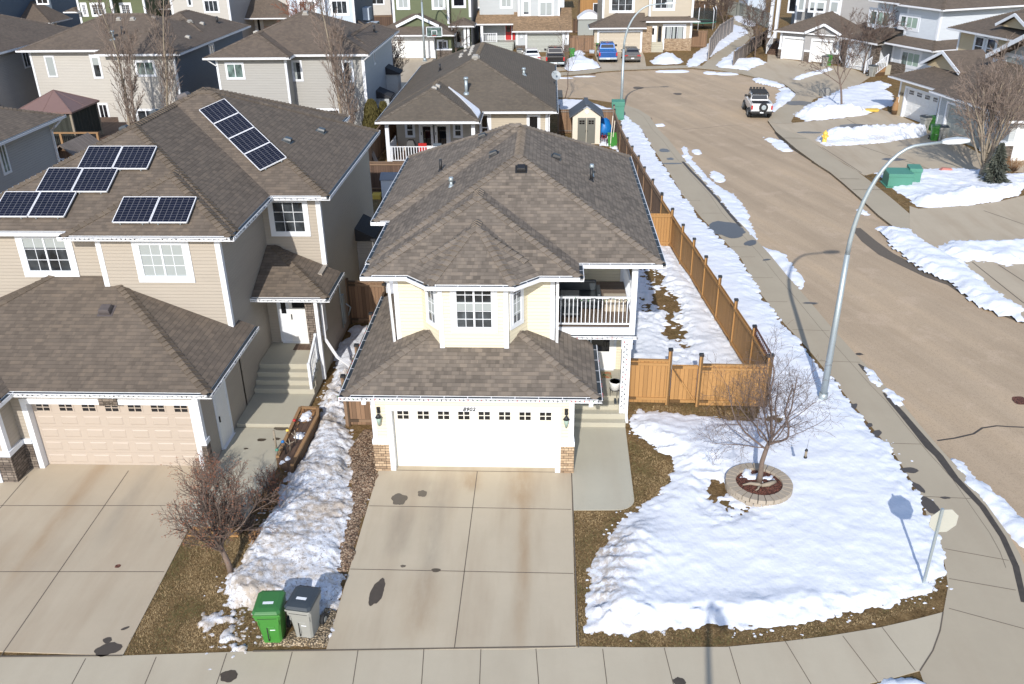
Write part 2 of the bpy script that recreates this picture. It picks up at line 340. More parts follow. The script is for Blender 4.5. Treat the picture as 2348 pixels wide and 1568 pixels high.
def mk():
    TN = (.205, .165, .130)
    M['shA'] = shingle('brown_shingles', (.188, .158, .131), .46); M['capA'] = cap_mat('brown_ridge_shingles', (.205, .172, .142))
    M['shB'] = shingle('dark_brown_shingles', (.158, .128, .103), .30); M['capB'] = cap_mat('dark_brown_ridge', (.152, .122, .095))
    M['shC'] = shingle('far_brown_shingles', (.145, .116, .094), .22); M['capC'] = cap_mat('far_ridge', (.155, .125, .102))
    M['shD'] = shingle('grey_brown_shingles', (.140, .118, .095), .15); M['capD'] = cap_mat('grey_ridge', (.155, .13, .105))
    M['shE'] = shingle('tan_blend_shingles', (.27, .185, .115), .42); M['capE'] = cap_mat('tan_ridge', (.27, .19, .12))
    M['shK'] = plain('black_shingles', (.035, .036, .042), .9, .3, 30)
    M['cream'] = siding('cream_siding', (.72, .655, .50)); M['beige'] = siding('beige_siding', (.40, .352, .295))
    M['lgrey'] = siding('light_warm_grey_siding', (.49, .465, .425)); M['grey'] = siding('grey_siding', (.375, .365, .345))
    M['tan'] = siding('tan_siding', (.47, .41, .325)); M['tan2'] = siding('yellow_tan_siding', (.56, .45, .29)); M['taupe'] = siding('taupe_siding', (.44, .40, .34))
    M['green'] = siding('green_siding', (.115, .135, .070)); M['blue'] = siding('pale_blue_siding', (.50, .57, .66)); M['blue2'] = siding('light_grey_blue_siding', (.62, .66, .71))
    M['bgrey'] = siding('cool_grey_siding', (.45, .475, .49)); M['dblue'] = siding('slate_blue_siding', (.10, .13, .17)); M['grey2'] = siding('mid_grey_siding', (.36, .35, .345))
    M['white'] = plain('white_painted_trim', (.74, .765, .81), .4, .05, 3); M['gut'] = plain('white_gutter', (.78, .79, .82), .35, .06, 4)
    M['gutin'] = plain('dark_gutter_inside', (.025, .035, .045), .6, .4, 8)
    M['soffit'] = plain('soffit', (.62, .60, .56), .6, .06, 4)
    M['gdoor'] = plain('cream_garage_door', (.76, .725, .64), .45, .03, 2); M['pdoor'] = plain('pink_beige_garage_door', (.445, .375, .315), .5, .05, 2)
    M['wdoor'] = plain('white_garage_door', (.80, .80, .79), .45, .04, 2); M['ggdoor'] = plain('grey_green_garage_door', (.36, .375, .345), .5, .06, 2); M['tdoor'] = plain('tan_garage_door', (.47, .41, .33), .5, .05, 2)
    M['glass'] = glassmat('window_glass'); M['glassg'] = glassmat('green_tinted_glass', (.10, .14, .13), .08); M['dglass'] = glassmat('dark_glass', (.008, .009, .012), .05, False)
    M['blind'] = plain('white_blind', (.33, .36, .36), .6, .08, 3, coat=.3); M['blindg'] = plain('pale_green_blind', (.30, .40, .34), .6, .12, 3, coat=.3)
    M['stoneT'] = stone('tan_ledgestone', [(.16, .11, .075), (.36, .25, .16), (.52, .38, .25), (.62, .50, .37)]); M['stoneD'] = stone('dark_ledgestone', [(.04, .033, .028), (.12, .095, .078), (.21, .17, .14), (.27, .23, .19)])
    M['conc'] = concrete('driveway_concrete', (.50, .43, .325), bands=[(-3.95, .35, 18.9, 1.0, .75, 0, (.30, .26, .205)), (-3.0, .28, 18.2, 2.6, .6, 0, (.30, .26, .205)), (-2.2, .3, 21.3, .6, .8, 0, (.34, .235, .14)), (-.70, .3, 21.0, .9, .8, 0, (.34, .235, .14)), (-.55, .18, 18.6, 3.6, .65, 0, (.34, .235, .14)), (-3.6, 1.0, 20.9, .5, .45, 0, (.30, .26, .205)), (-3.0, .5, 16.1, 1.2, .45, 0, (.34, .235, .14))]); M['conc2'] = concrete('walkway_concrete', (.455, .43, .35), amt=.12); M['conc3'] = concrete('old_driveway_concrete', (.475, .40, .30), (.30, .215, .14), .30, bands=[(-13.6, .22, 19.8, 3.0, .7, 0, (.34, .235, .14)), (-12.0, .25, 20.2, 2.2, .55, 0, (.30, .26, .205)), (-14.2, .5, 17.2, 1.2, .3, 0, (.34, .235, .14))])
    M['walk'] = concrete('sidewalk_concrete', (.425, .365, .275), amt=.15); M['walk2'] = concrete('pale_sidewalk_concrete', (.49, .43, .33), amt=.14)
    M['joint'] = plain('concrete_joint', (.14, .115, .09), .95, .4, 20); M['wet'] = plain('wet_concrete', (.085, .066, .048), .30, .25, 9, spec=.6); M['mud'] = plain('wet_gutter_mud', (.075, .060, .046), .6, .5, 5)
    M['road'] = asphalt('sandy_asphalt', (.50, .385, .27)); M['grassx'] = M['grass'] = grass('dormant_grass')
    M['snow'] = snowmat('snow', .14); M['snowl'] = snowmat('lawn_snow', .10, 1.15, [(1.65, 18.3, (.75, 1.5), .9), (1.5, 16.6, (.5, 1.0), .7), (3.0, 15.35, (3.5, .25), .35)]); M['snowd'] = snowmat('dirty_snow', .95, 1.5); M['snowm'] = snowmat('old_snow', .5, 1.2)
    M['gravel'] = mulch('river_gravel', [(.10, .075, .05), (.30, .22, .13), (.50, .38, .24), (.62, .5, .36)], 26); M['chips'] = mulch('wood_chips', [(.13, .07, .04), (.30, .19, .12), (.42, .30, .20), (.52, .40, .29)], 22)
    M['redmulch'] = mulch('red_bark_mulch', [(.06, .02, .012), (.16, .05, .03), (.24, .08, .05), (.3, .13, .09)], 30)
    M['cedar'] = wood('cedar_boards', (.43, .235, .085), .14, .14, True, .35); M['cedarp'] = wood('cedar_post', (.44, .245, .09), 5, .1, True, .4)
    M['oldwood'] = wood('weathered_boards', (.25, .155, .095), .14, .35); M['oldpost'] = wood('weathered_post', (.27, .18, .115), 5, .1); M['greywood'] = wood('grey_weathered_boards', (.25, .21, .18), .14, .2)
    M['darkwood'] = wood('dark_brown_boards', (.13, .08, .055), .14, .3); M['fbeige'] = wood('beige_vinyl_fence', (.40, .36, .33), .2, .05, True, .15); M['fgreen'] = wood('pale_green_fence', (.36, .38, .34), 2.4, .12, True, .15)
    M['timber'] = wood('landscape_timber', (.36, .215, .105), 5, .1, False, .5); M['deck'] = wood('brown_deck_boards', (.22, .17, .135), .14, .12, False, .3)
    M['metal'] = plain('galvanised_steel', (.40, .455, .48), .45, .12, 5, metal=.45); M['black'] = plain('black_plastic', (.02, .02, .022), .5, .3, 8); M['rubber'] = plain('tyre_rubber', (.022, .022, .024), .85, .3, 12)
    M['bulbwire'] = plain('dark_wire', (.02, .03, .03), .6, .2, 8)
    M['bark'] = plain('grey_brown_bark', (.17, .125, .10), .9, .35, 14); M['twig'] = plain('reddish_twigs', (.165, .118, .095), .85, .3, 8); M['paverp'] = plain('tan_cast_block', (.37, .315, .25), .9, .12, 12, bs=.4); M['twigd'] = plain('dark_fine_twigs', (.155, .112, .095), .85, .3, 8); M['bark2'] = plain('pale_poplar_bark', (.30, .25, .19), .9, .3, 14); M['twig2'] = plain('pale_twigs', (.26, .20, .165), .85, .3, 8)
    M['bark3'] = plain('warm_brown_bark', (.20, .145, .115), .9, .35, 14); M['berry'] = plain('dried_russet_leaves', (.28, .11, .06), .9, .4, 20); M['dry'] = plain('dry_orange_leaves', (.30, .16, .07), .9, .4, 20)
    M['gbin'] = plain('green_bin_plastic', (.055, .235, .040), .38, .12, 3, spec=.5); M['gbinl'] = plain('dark_green_lid', (.045, .17, .045), .42, .12, 3, spec=.5)
    M['abin'] = plain('grey_bin_plastic', (.31, .31, .29), .42, .08, 3, spec=.5); M['abinl'] = plain('charcoal_lid', (.045, .055, .065), .42, .15, 3, spec=.5)
    M['util'] = plain('green_utility_paint', (.07, .235, .170), .5, .08, 2); M['yellow'] = plain('hydrant_yellow', (.75, .52, .10), .5, .1, 4); M['red'] = plain('red_paint', (.45, .02, .02), .4, .15, 4); M['blueT'] = plain('blue_tarp', (.01, .17, .50), .45, .3, 5)
    M['needle'] = plain('cedar_needles', (.10, .085, .022), .9, .5, 9); M['spruce'] = plain('blue_grey_spruce', (.085, .095, .075), .9, .4, 9)
    M['brownmetal'] = plain('brown_metal_roof', (.20, .125, .11), .5, .1, 4); M['steelmesh'] = plain('dark_netting', (.035, .038, .03), .8, .4, 10)
    M['paver'] = stone('tan_concrete_block', [(.26, .21, .165), (.34, .285, .225), (.39, .33, .26)], .34, .13); M['straw'] = plain('straw_grass_blades', (.46, .33, .17), .9, .3, 6); M['straw2'] = plain('brown_grass_blades', (.22, .15, .07), .9, .3, 6); M['straw3'] = plain('olive_grass_blades', (.15, .135, .05), .9, .3, 6); M['rock'] = plain('grey_rock', (.25, .24, .22), .9, .4, 5, bs=.8)
mk()
# ---------------------------------------------------------------- roofs
def clip(P, a, b, c):
    """keep a*x+b*y+c >= 0"""
    out = []
    for i in range(len(P)):
        p, q = P[i], P[(i + 1) % len(P)]
        dp, dq = a * p[0] + b * p[1] + c, a * q[0] + b * q[1] + c
        if dp >= 0: out.append(p)
        if (dp > 0 and dq < 0) or (dp < 0 and dq > 0):
            t = dp / (dp - dq); out.append((p[0] + t * (q[0] - p[0]), p[1] + t * (q[1] - p[1])))
    return out
def area(P):
    return abs(sum(P[i][0] * P[(i + 1) % len(P)][1] - P[(i + 1) % len(P)][0] * P[i][1] for i in range(len(P)))) / 2 if len(P) > 2 else 0
def subtract(P, hs):
    out = []; cur = P
    for a, b, c in hs:
        o = clip(cur, -a, -b, -c)
        if area(o) > 1e-5: out.append(o)
        cur = clip(cur, a, b, c)
        if area(cur) < 1e-5: return out
    return out
class Hip:
    """convex footprint (CCW); slopes[k] is the pitch of the plane rising from edge k, None = no plane"""
    def __init__(s, poly, slopes, z0):
        s.p = poly; s.z0 = z0; n = len(poly); s.sl = slopes if hasattr(slopes, '__len__') else [slopes] * n
        s.pl = []; s.edge = []; s.ei = []
        for k in range(n):
            (x0, y0), (x1, y1) = poly[k], poly[(k + 1) % n]; L = math.hypot(x1 - x0, y1 - y0); nx, ny = -(y1 - y0) / L, (x1 - x0) / L
            s.edge.append((nx, ny, -(nx * x0 + ny * y0)))
            if s.sl[k] is not None:
                q = s.sl[k]; s.pl.append((q * nx, q * ny, z0 - q * (nx * x0 + ny * y0))); s.ei.append(k)
    def z(s, x, y): return min(a * x + b * y + c for a, b, c in s.pl)
    def inside(s, x, y, e=0): return all(a * x + b * y + c >= -e for a, b, c in s.edge)
def rect(x0, x1, y0, y1, s, z0):
    """s: pitch, or (front, right, back, left)"""
    return Hip([(x0, y0), (x1, y0), (x1, y1), (x0, y1)], s if hasattr(s, '__len__') else [s] * 4, z0)
def roof_z(hips, x, y):
    v = [h.z(x, y) for h in hips if h.inside(x, y, .01)]
    return max(v) if v else None
def make_roof(root, hips, mat, cap, gut=True, name='roof', gutin=True, soffit=True, tabs=True, gm='gut'):
    mb = MB()
    for i, h in enumerate(hips):
        for j, pj in enumerate(h.pl):
            P = list(h.p)
            for k, pk in enumerate(h.pl):
                if k != j and len(P) > 2: P = clip(P, pk[0] - pj[0], pk[1] - pj[1], pk[2] - pj[2])
            if area(P) < 1e-4: continue
            ps = [P]
            for m_, o in enumerate(hips):
                if m_ == i: continue
                e = 1e-4 if m_ < i else -1e-4
                hs = [(a, b, c + (1e-5 if m_ < i else -1e-5)) for a, b, c in o.edge] + [(q[0] - pj[0], q[1] - pj[1], q[2] - pj[2] + e) for q in o.pl]
                nx = []
                for q in ps: nx += subtract(q, hs)
                ps = nx
            for q in ps:
                cl = []
                for p in q:
                    if not cl or math.hypot(p[0] - cl[-1][0], p[1] - cl[-1][1]) > 1e-4: cl.append(p)
                if len(cl) > 2 and math.hypot(cl[0][0] - cl[-1][0], cl[0][1] - cl[-1][1]) < 1e-4: cl.pop()
                if len(cl) > 2 and area(cl) > 1e-4: mb.face([(x, y, pj[0] * x + pj[1] * y + pj[2]) for x, y in cl])
    rf = mb.build(name, mat, root)
    # ridge and hip caps
    if tabs:
        rr = random.Random(3)
        for i, h in enumerate(hips):
            for j in range(len(h.pl)):
                for k in range(j + 1, len(h.pl)):
                    pj, pk = h.pl[j], h.pl[k]; P = list(h.p)
                    for m_ in range(len(h.pl)):
                        if m_ != j: P = clip(P, h.pl[m_][0] - pj[0], h.pl[m_][1] - pj[1], h.pl[m_][2] - pj[2] + 1e-7)
                        if len(P) < 3: break
                    if len(P) < 3: continue
                    a_, b_, c_ = pk[0] - pj[0], pk[1] - pj[1], pk[2] - pj[2]
                    if abs(a_) + abs(b_) < 1e-6: continue
                    seg = None
                    for q in range(len(P)):
                        p0, p1 = P[q], P[(q + 1) % len(P)]
                        if abs(a_ * p0[0] + b_ * p0[1] + c_) < 1e-4 and abs(a_ * p1[0] + b_ * p1[1] + c_) < 1e-4 and math.hypot(p1[0] - p0[0], p1[1] - p0[1]) > .15: seg = (p0, p1)
                    if not seg: continue
                    A, B = [Vector((p[0], p[1], pj[0] * p[0] + pj[1] * p[1] + pj[2])) for p in seg]
                    if A.z < B.z: A, B = B, A      # A high, B low
                    cb = MB(); d = (B - A); L = d.length; d.normalize(); N = max(1, int(L / .2))
                    nj = Vector((-pj[0], -pj[1], 1)).normalized(); nk = Vector((-pk[0], -pk[1], 1)).normalized()
                    sj = nj.cross(d).normalized(); sk = nk.cross(d).normalized()
                    # point each side vector into its own plane
                    cj = Vector((-pj[0], -pj[1], 0)) - Vector((-pk[0], -pk[1], 0))
                    if sj.dot(cj) < 0: sj = -sj
                    if sk.dot(-cj) < 0: sk = -sk
                    for t in range(N):
                        p0 = A + d * (L * t / N); p1 = A + d * (L * (t + 1) / N + .03); mid = (p0 + p1) / 2
                        if any(o is not h and o.inside(mid.x, mid.y) and (o.z(mid.x, mid.y) > mid.z + .012 or (oi < i and o.z(mid.x, mid.y) > mid.z - .03)) for oi, o in enumerate(hips)): continue
                        up = (nj + nk).normalized(); w = .165; uv = (rr.random(), rr.random())
                        a0, a1 = p0 + up * .014, p1 + up * .062
                        l0, l1 = p0 + sj * w + nj * .006, p1 + sj * w + nj * .034
                        r0, r1 = p0 + sk * w + nk * .006, p1 + sk * w + nk * .034
                        for f in ([l0, l1, a1, a0], [a0, a1, r1, r0], [l1, l1 - nj * .03, a1 - up * .03, a1], [a1, a1 - up * .03, r1 - nk * .03, r1], [l0, l0 - nj * .03, l1 - nj * .03, l1], [r1, r1 - nk * .03, r0 - nk * .03, r0]):
                            cb.face(f, 0, [uv] * 4)
                    if cb.f: cb.build('ridge_cap', cap, rf)
    # soffit, fascia, gutter
    sb = MB(); gb = MB(); segs = []
    for i, h in enumerate(hips):
        if soffit:
            ps = [list(h.p)]
            for m_, o in enumerate(hips[:i]):
                nx = []
                for q in ps: nx += subtract(q, o.edge)
                ps = nx
            for q in ps: sb.face([(x, y, h.z0 - .15 - .001 * i) for x, y in q][::-1])
        n = len(h.p)
        for k in range(n):
            if h.sl[k] is None: continue
            p0, p1 = Vector(h.p[k]), Vector(h.p[(k + 1) % n]); iv = [(0.0, 1.0)]
            for m_, o in enumerate(hips):
                if m_ == i: continue
                e = 2e-3 if m_ < i else -2e-3
                t0, t1 = 0.0, 1.0; ok = True
                for a, b, c in o.edge:
                    f0, f1 = a * p0.x + b * p0.y + c + e, a * p1.x + b * p1.y + c + e
                    if f0 < 0 and f1 < 0: ok = False; break
                    if f0 < 0: t0 = max(t0, f0 / (f0 - f1))
                    elif f1 < 0: t1 = min(t1, f0 / (f0 - f1))
                if not ok or t1 <= t0: continue
                if o.z0 < h.z0 - .3 and o.z((p0.x + p1.x) / 2, (p0.y + p1.y) / 2) < h.z0 - .1: continue
                nv = []
                for s_, e_ in iv:
                    if t0 > s_: nv.append((s_, min(e_, t0)))
                    if t1 < e_: nv.append((max(s_, t1), e_))
                iv = [q for q in nv if q[1] - q[0] > .004]
            nx_, ny_ = h.edge[k][0], h.edge[k][1]
            for s_, e_ in iv: segs.append((p0.lerp(p1, s_), p0.lerp(p1, e_), -nx_, -ny_, h.z0, s_ < .001))
    for q, (a, b, ox, oy, z0, st) in enumerate(segs):
        d = (b - a).normalized(); a2 = a - d * (.11 if st else 0.0); e = q * .0006
        def P(p, o, z): return (p.x + ox * o, p.y + oy * o, z)
        # fascia
        sb.hexa([P(a, -.02, z0 - .17 - e), P(b, -.02, z0 - .17 - e), P(b, -.002, z0 - .17 - e), P(a, -.002, z0 - .17 - e), P(a, -.02, z0 - .004), P(b, -.02, z0 - .004), P(b, -.002, z0 - .004), P(a, -.002, z0 - .004)], 1)
        if gut:
            zt = z0 - .01 - e; zb = zt - .125
            gb.hexa([P(a2, .095, zb), P(b, .095, zb), P(b, .115, zb), P(a2, .115, zb), P(a2, .105, zt), P(b, .105, zt), P(b, .125, zt), P(a2, .125, zt)], 0)
            gb.hexa([P(a2, .0, zb - .002), P(b, .0, zb - .002), P(b, .1, zb - .002), P(a2, .1, zb - .002), P(a2, .0, zb + .02), P(b, .0, zb + .02), P(b, .1, zb + .02), P(a2, .1, zb + .02)], 0)
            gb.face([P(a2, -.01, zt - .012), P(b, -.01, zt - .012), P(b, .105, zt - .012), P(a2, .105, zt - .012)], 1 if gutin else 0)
            L = (b - a2).length; nst = int(L / .62)
            if gutin == 2:
                for w in range(nst):
                    c = a2.lerp(b, (w + .5) / nst); dd = Vector((d.x, d.y)) * .012; zz = zt - .004
                    gb.face([P(c - dd, .0, zz), P(c + dd, .0, zz), P(c + dd, .11, zz), P(c - dd, .11, zz)], 0)
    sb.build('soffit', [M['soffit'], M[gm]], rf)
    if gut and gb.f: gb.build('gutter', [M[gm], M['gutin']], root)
    return rf
# ---------------------------------------------------------------- wall frames
class Fr:
    """a vertical wall plane in a house's local space; u runs along t, w is height"""
    def __init__(s, root, o, t):
        s.root = root; s.o = Vector((o[0], o[1], 0)); s.t = Vector((t[0], t[1], 0)).normalized(); s.n = s.t.cross(Vector((0, 0, 1)))
        M_ = Matrix.Translation(root.location) @ Matrix.Rotation(root.rotation_euler[2], 4, 'Z') if root else Matrix.Identity(4)
        s.MI = M_.inverted()
    def at(s, u, w, d=0.0): return s.o + s.t * u + s.n * d + Vector((0, 0, w))
    def hit(s, f, x, y, d=0.0):
        X, Y = px(f, x, y); r = s.MI.to_3x3() @ ray(X, Y); c = s.MI @ CO; o = s.o + s.n * d
        t = s.n.dot(o - c) / s.n.dot(r); p = c + r * t - s.o
        return p.dot(s.t), p.z
    def box(s, mb, u0, u1, w0, w1, d0, d1, m=0):
        if u0 > u1: u0, u1 = u1, u0
        if w0 > w1: w0, w1 = w1, w0
        A = s.at
        mb.hexa([A(u0, w0, d1), A(u1, w0, d1), A(u1, w0, d0), A(u0, w0, d0), A(u0, w1, d1), A(u1, w1, d1), A(u1, w1, d0), A(u0, w1, d0)], m)
def window(fr, u0, u1, w0, w1, mull=1, grid=None, trim=.10, blind=None, glass='glass', tm='white', curtain=None, hbar=None, name='window', fm='white', label=None):
    """u0..w1: outside of the inner frame"""
    if u0 > u1: u0, u1 = u1, u0
    if w0 > w1: w0, w1 = w1, w0
    root = fr.root; mb = MB(); B = lambda a, b, c, d, e, f, m=0: fr.box(mb, a, b, c, d, e, f, m)
    if trim:
        B(u0 - trim, u1 + trim, w1, w1 + trim, 0, .035); B(u0 - trim, u1 + trim, w0 - trim, w0, 0, .04); B(u0 - trim, u0, w0, w1, 0, .033); B(u1, u1 + trim, w0, w1, 0, .033)
    fw = min(.055, (u1 - u0) * .09)
    B(u0, u0 + fw, w0, w1, 0, .045); B(u1 - fw, u1, w0, w1, 0, .045); B(u0 + fw, u1 - fw, w0, w0 + fw, 0, .046); B(u0 + fw, u1 - fw, w1 - fw, w1, 0, .046)
    n = mull + 1; W = (u1 - u0 - fw * 2)
    for k in range(1, n):
        c = u0 + fw + W * k / n; B(c - fw * .5, c + fw * .5, w0 + fw, w1 - fw, 0, .042)
    if hbar: c = w0 + (w1 - w0) * hbar; B(u0 + fw, u1 - fw, c - .03, c + .03, 0, .038)
    if grid:
        for s_ in range(n):
            a = u0 + fw + W * s_ / n; b = u0 + fw + W * (s_ + 1) / n
            for k in range(1, grid[0]): c = a + (b - a) * k / grid[0]; B(c - .009, c + .009, w0 + fw, w1 - fw, 0, .026)
            for k in range(1, grid[1]): c = w0 + fw + (w1 - w0 - 2 * fw) * k / grid[1]; B(a, b, c - .009, c + .009, 0, .024)
    win = mb.build(name, M[fm], root)
    if label: win['label'] = label
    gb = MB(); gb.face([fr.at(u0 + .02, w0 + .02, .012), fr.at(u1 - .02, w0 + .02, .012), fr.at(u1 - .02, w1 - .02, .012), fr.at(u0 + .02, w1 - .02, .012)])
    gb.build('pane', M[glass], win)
    if blind:
        # (u fraction from, to, w fraction from, to, material)
        bb = MB(); a, b, c, d = blind[:4]; U = lambda t: u0 + .03 + (u1 - u0 - .06) * t; V = lambda t: w0 + .03 + (w1 - w0 - .06) * t
        fr.box(bb, U(a), U(b), V(c), V(d), .013, .017); bb.build('blind', M[blind[4] if len(blind) > 4 else 'blind'], win)
    if curtain:
        bb = MB()
        for a, b in curtain:
            k = 7
            for q in range(k):
                ua = u0 + .03 + (u1 - u0 - .06) * (a + (b - a) * q / k); ub = u0 + .03 + (u1 - u0 - .06) * (a + (b - a) * (q + 1) / k)
                d0, d1 = (.0135, .021) if q % 2 else (.021, .0135)
                bb.face([fr.at(ua, w0 + .03, d0), fr.at(ub, w0 + .03, d1), fr.at(ub, w1 - .03, d1), fr.at(ua, w1 - .03, d0)])
        bb.build('curtain', M['blind'], win)
    return win
def pwin(fr, f, x0, y0, x1, y1, **k):
    a = fr.hit(f, x0, y0); b = fr.hit(f, x1, y1); return window(fr, a[0], b[0], b[1], a[1], **k)
def garage_door(fr, u0, u1, w0, w1, mat, cols=8, rows=4, win=None, rec=.18, wstyle=(2, 2), panels=True):
    root = fr.root; mb = MB(); rh = (w1 - w0) / rows; cw = (u1 - u0) / cols
    for r in range(rows): fr.box(mb, u0, u1, w0 + rh * r + .006, w0 + rh * (r + 1) - .002, -rec - .05, -rec)
    fr.box(mb, u0, u1, w0, w1, -rec - .06, -rec - .008)
    for r in range(rows):
        for c in range(cols):
            a, b = u0 + cw * c + cw * .14, u0 + cw * (c + 1) - cw * .14; e, f = w0 + rh * r + rh * .2, w0 + rh * (r + 1) - rh * .2
            if win and r == rows - 1 and c in win: continue
            if not panels: continue
            # raised panel: bevelled lip and pad
            for (g0, g1, h0, h1, dd0, dd1) in ((0, .0, 0, .0, 0, .010), (.03, .03, .03, .03, .010, .004)):
                pass
            A = fr.at; q = .028
            o = [A(a, e, -rec), A(b, e, -rec), A(b, f, -rec), A(a, f, -rec)]; i1 = [A(a + q, e + q, -rec + .014), A(b - q, e + q, -rec + .014), A(b - q, f - q, -rec + .014), A(a + q, f - q, -rec + .014)]
            for k in range(4): mb.face([o[k], o[(k + 1) % 4], i1[(k + 1) % 4], i1[k]])
            mb.face(i1)
    d = mb.build('garage_door', mat, root)
    if win:
        for c in win:
            a, b = u0 + cw * c + cw * .2, u0 + cw * (c + 1) - cw * .2; e, f = w1 - rh * .80, w1 - rh * .22
            gb = MB(); nx, ny = wstyle; gx = .03
            fr.box(gb, a - .03, b + .03, e - .03, f + .03, -rec, -rec + .012, 1)
            for x in range(nx):
                for y in range(ny):
                    fr.box(gb, a + (b - a) * x / nx + gx / 2, a + (b - a) * (x + 1) / nx - gx / 2, e + (f - e) * y / ny + gx / 2, e + (f - e) * (y + 1) / ny - gx / 2, -rec + .0125, -rec + .016, 0)
            gb.build('door_window', [M['dglass'], mat], d)
    return d
def trim_opening(fr, u0, u1, w1, t=.14, name='door_trim', mat='white', depth=.2, w0=0.0):
    mb = MB()
    fr.box(mb, u0 - t, u0 + .005, w0, w1, -depth, .035); fr.box(mb, u1 - .005, u1 + t, w0, w1, -depth, .035); fr.box(mb, u0 - t - .002, u1 + t + .002, w1 - .005, w1 + t, -depth - .003, .037)
    return mb.build(name, M[mat], fr.root)
def door(fr, u0, u1, w0, w1, mat, glass=None, side=None, storm=False, dd=.0):
    mb = MB(); B = lambda *a: fr.box(mb, *a)
    s0 = u0 - (side or 0)
    B(s0 - .09, s0, w0, w1 + .09, dd, dd + .04, 1); B(u1, u1 + .09, w0, w1 + .09, dd, dd + .04, 1); B(s0, u1, w1, w1 + .09, dd, dd + .041, 1); B(s0 - .03, u1 + .03, w0 - .03, w0, dd, dd + .1, 1)
    B(u0, u1, w0, w1, dd, dd + .02, 0)
    if side: B(u0 - .06, u0, w0, w1, dd, dd + .035, 1); B(s0, u0 - .06, w0, w1, dd, dd + .015, 1)
    W = u1 - u0
    if not glass:
        for a, b in ((.12, .45), (.55, .88)):
            for c, e in ((.08, .42), (.52, .90)): B(u0 + W * a, u0 + W * b, w0 + (w1 - w0) * c, w0 + (w1 - w0) * e, dd + .02, dd + .028, 0)
    d = mb.build('front_door', [mat, M['white']], fr.root)
    gb = MB()
    if glass: a, b, c, e = glass; fr.box(gb, u0 + W * a, u0 + W * b, w0 + (w1 - w0) * c, w0 + (w1 - w0) * e, dd + .02, dd + .03)
    if side: fr.box(gb, s0 + .05, u0 - .11, w0 + (w1 - w0) * .55, w1 - .12, dd + .015, dd + .02)
    if gb.f: gb.build('door_glass', M['dglass'], d)
    hb = MB(); fr.box(hb, u0 + W * .06, u0 + W * .10, w0 + .92, w0 + 1.12, dd + .02, dd + .06); hb.build('handle', M['black'], d)
    return d
def corner(mb, x, y, z0, z1, sx, sy, w=.11, t=.018):
    """white corner boards on the outside of a wall corner; sx, sy = outward directions"""
    mb.box(x + sx * t, x - sx * w, y, y + sy * t, z0, z1); mb.box(x, x + sx * t, y, y - sy * w, z0, z1)
def vent_box(root, hips, x, y, mat='black', s=.38, h=.16, rz=0, name='roof_vent'):
    z = roof_z(hips, x, y); e = .05; gx = (roof_z(hips, x + e, y) or z) - (roof_z(hips, x - e, y) or z); gy = (roof_z(hips, x, y + e) or z) - (roof_z(hips, x, y - e) or z)
    n = Vector((-gx / (2 * e), -gy / (2 * e), 1)).normalized(); dn = Vector((gx, gy, 0)); dn = dn / dn.length if dn.length > 1e-6 else Vector((0, 1, 0))
    up = (dn - n * dn.dot(n)).normalized(); sd = up.cross(n)
    c = Vector((x, y, z)); mb = MB()
    def Q(a, b, k): return c + sd * a + up * b + n * k
    w = s / 2
    mb.hexa([Q(-w * 1.35, -w * 1.3, -.005), Q(w * 1.35, -w * 1.3, -.005), Q(w * 1.35, w * 1.3, -.005), Q(-w * 1.35, w * 1.3, -.005), Q(-w * 1.35, -w * 1.3, .012), Q(w * 1.35, -w * 1.3, .012), Q(w * 1.35, w * 1.3, .012), Q(-w * 1.35, w * 1.3, .012)])
    mb.loft([[Q(-w, -w, .01), Q(w, -w, .01), Q(w, w, .01), Q(-w, w, .01)], [Q(-w * .98, -w * .98, h * .6), Q(w * .98, -w * .98, h * .6), Q(w * .9, w, h * .45), Q(-w * .9, w, h * .45)], [Q(-w * .82, -w * .8, h), Q(w * .82, -w * .8, h), Q(w * .8, w * .8, h * .8), Q(-w * .8, w * .8, h * .8)]])
    return mb.build(name, M[mat], root, bevel=.012)
def vent_pipe(root, hips, x, y, h=.4, r=.06, mat='black', cap=False):
    z = roof_z(hips, x, y); mb = MB(); mb.cyl((x, y), r * 2.6, z - .15, z + .06, 14, r2=r * 1.3); mb.cyl((x, y), r, z - .1, z + h, 14)
    if cap: mb.cyl((x, y), r * 1.7, z + h - .04, z + h + .10, 14, r2=r * 1.3)
    return mb.build('vent_pipe', M[mat], root)
def railing(root, a, b, z0, z1, mat, n, name='railing', bw=.035, post=True):
    mb = MB(); a, b = Vector(a), Vector(b)
    za = a.z; zb = b.z
    mb.beam((a.x, a.y, za + z1), (b.x, b.y, zb + z1), .06, .05); mb.beam((a.x, a.y, za + z0), (b.x, b.y, zb + z0), .045, .045)
    for k in range(n):
        t = (k + .5) / n; p = a.lerp(b, t); mb.box(p.x - bw / 2, p.x + bw / 2, p.y - bw / 2, p.y + bw / 2, p.z + z0, p.z + z1 - .02)
    if post:
        for p in (a, b): mb.box(p.x - .045, p.x + .045, p.y - .045, p.y + .045, p.z, p.z + z1 + .05)
    return mb.build(name, mat, root)
def downspout(root, pts, mat='gut', r=.04):
    mb = MB()
    for i in range(len(pts) - 1): mb.beam(pts[i], pts[i + 1], r * 2, r * 1.7)
    return mb.build('downspout', M[mat], root)
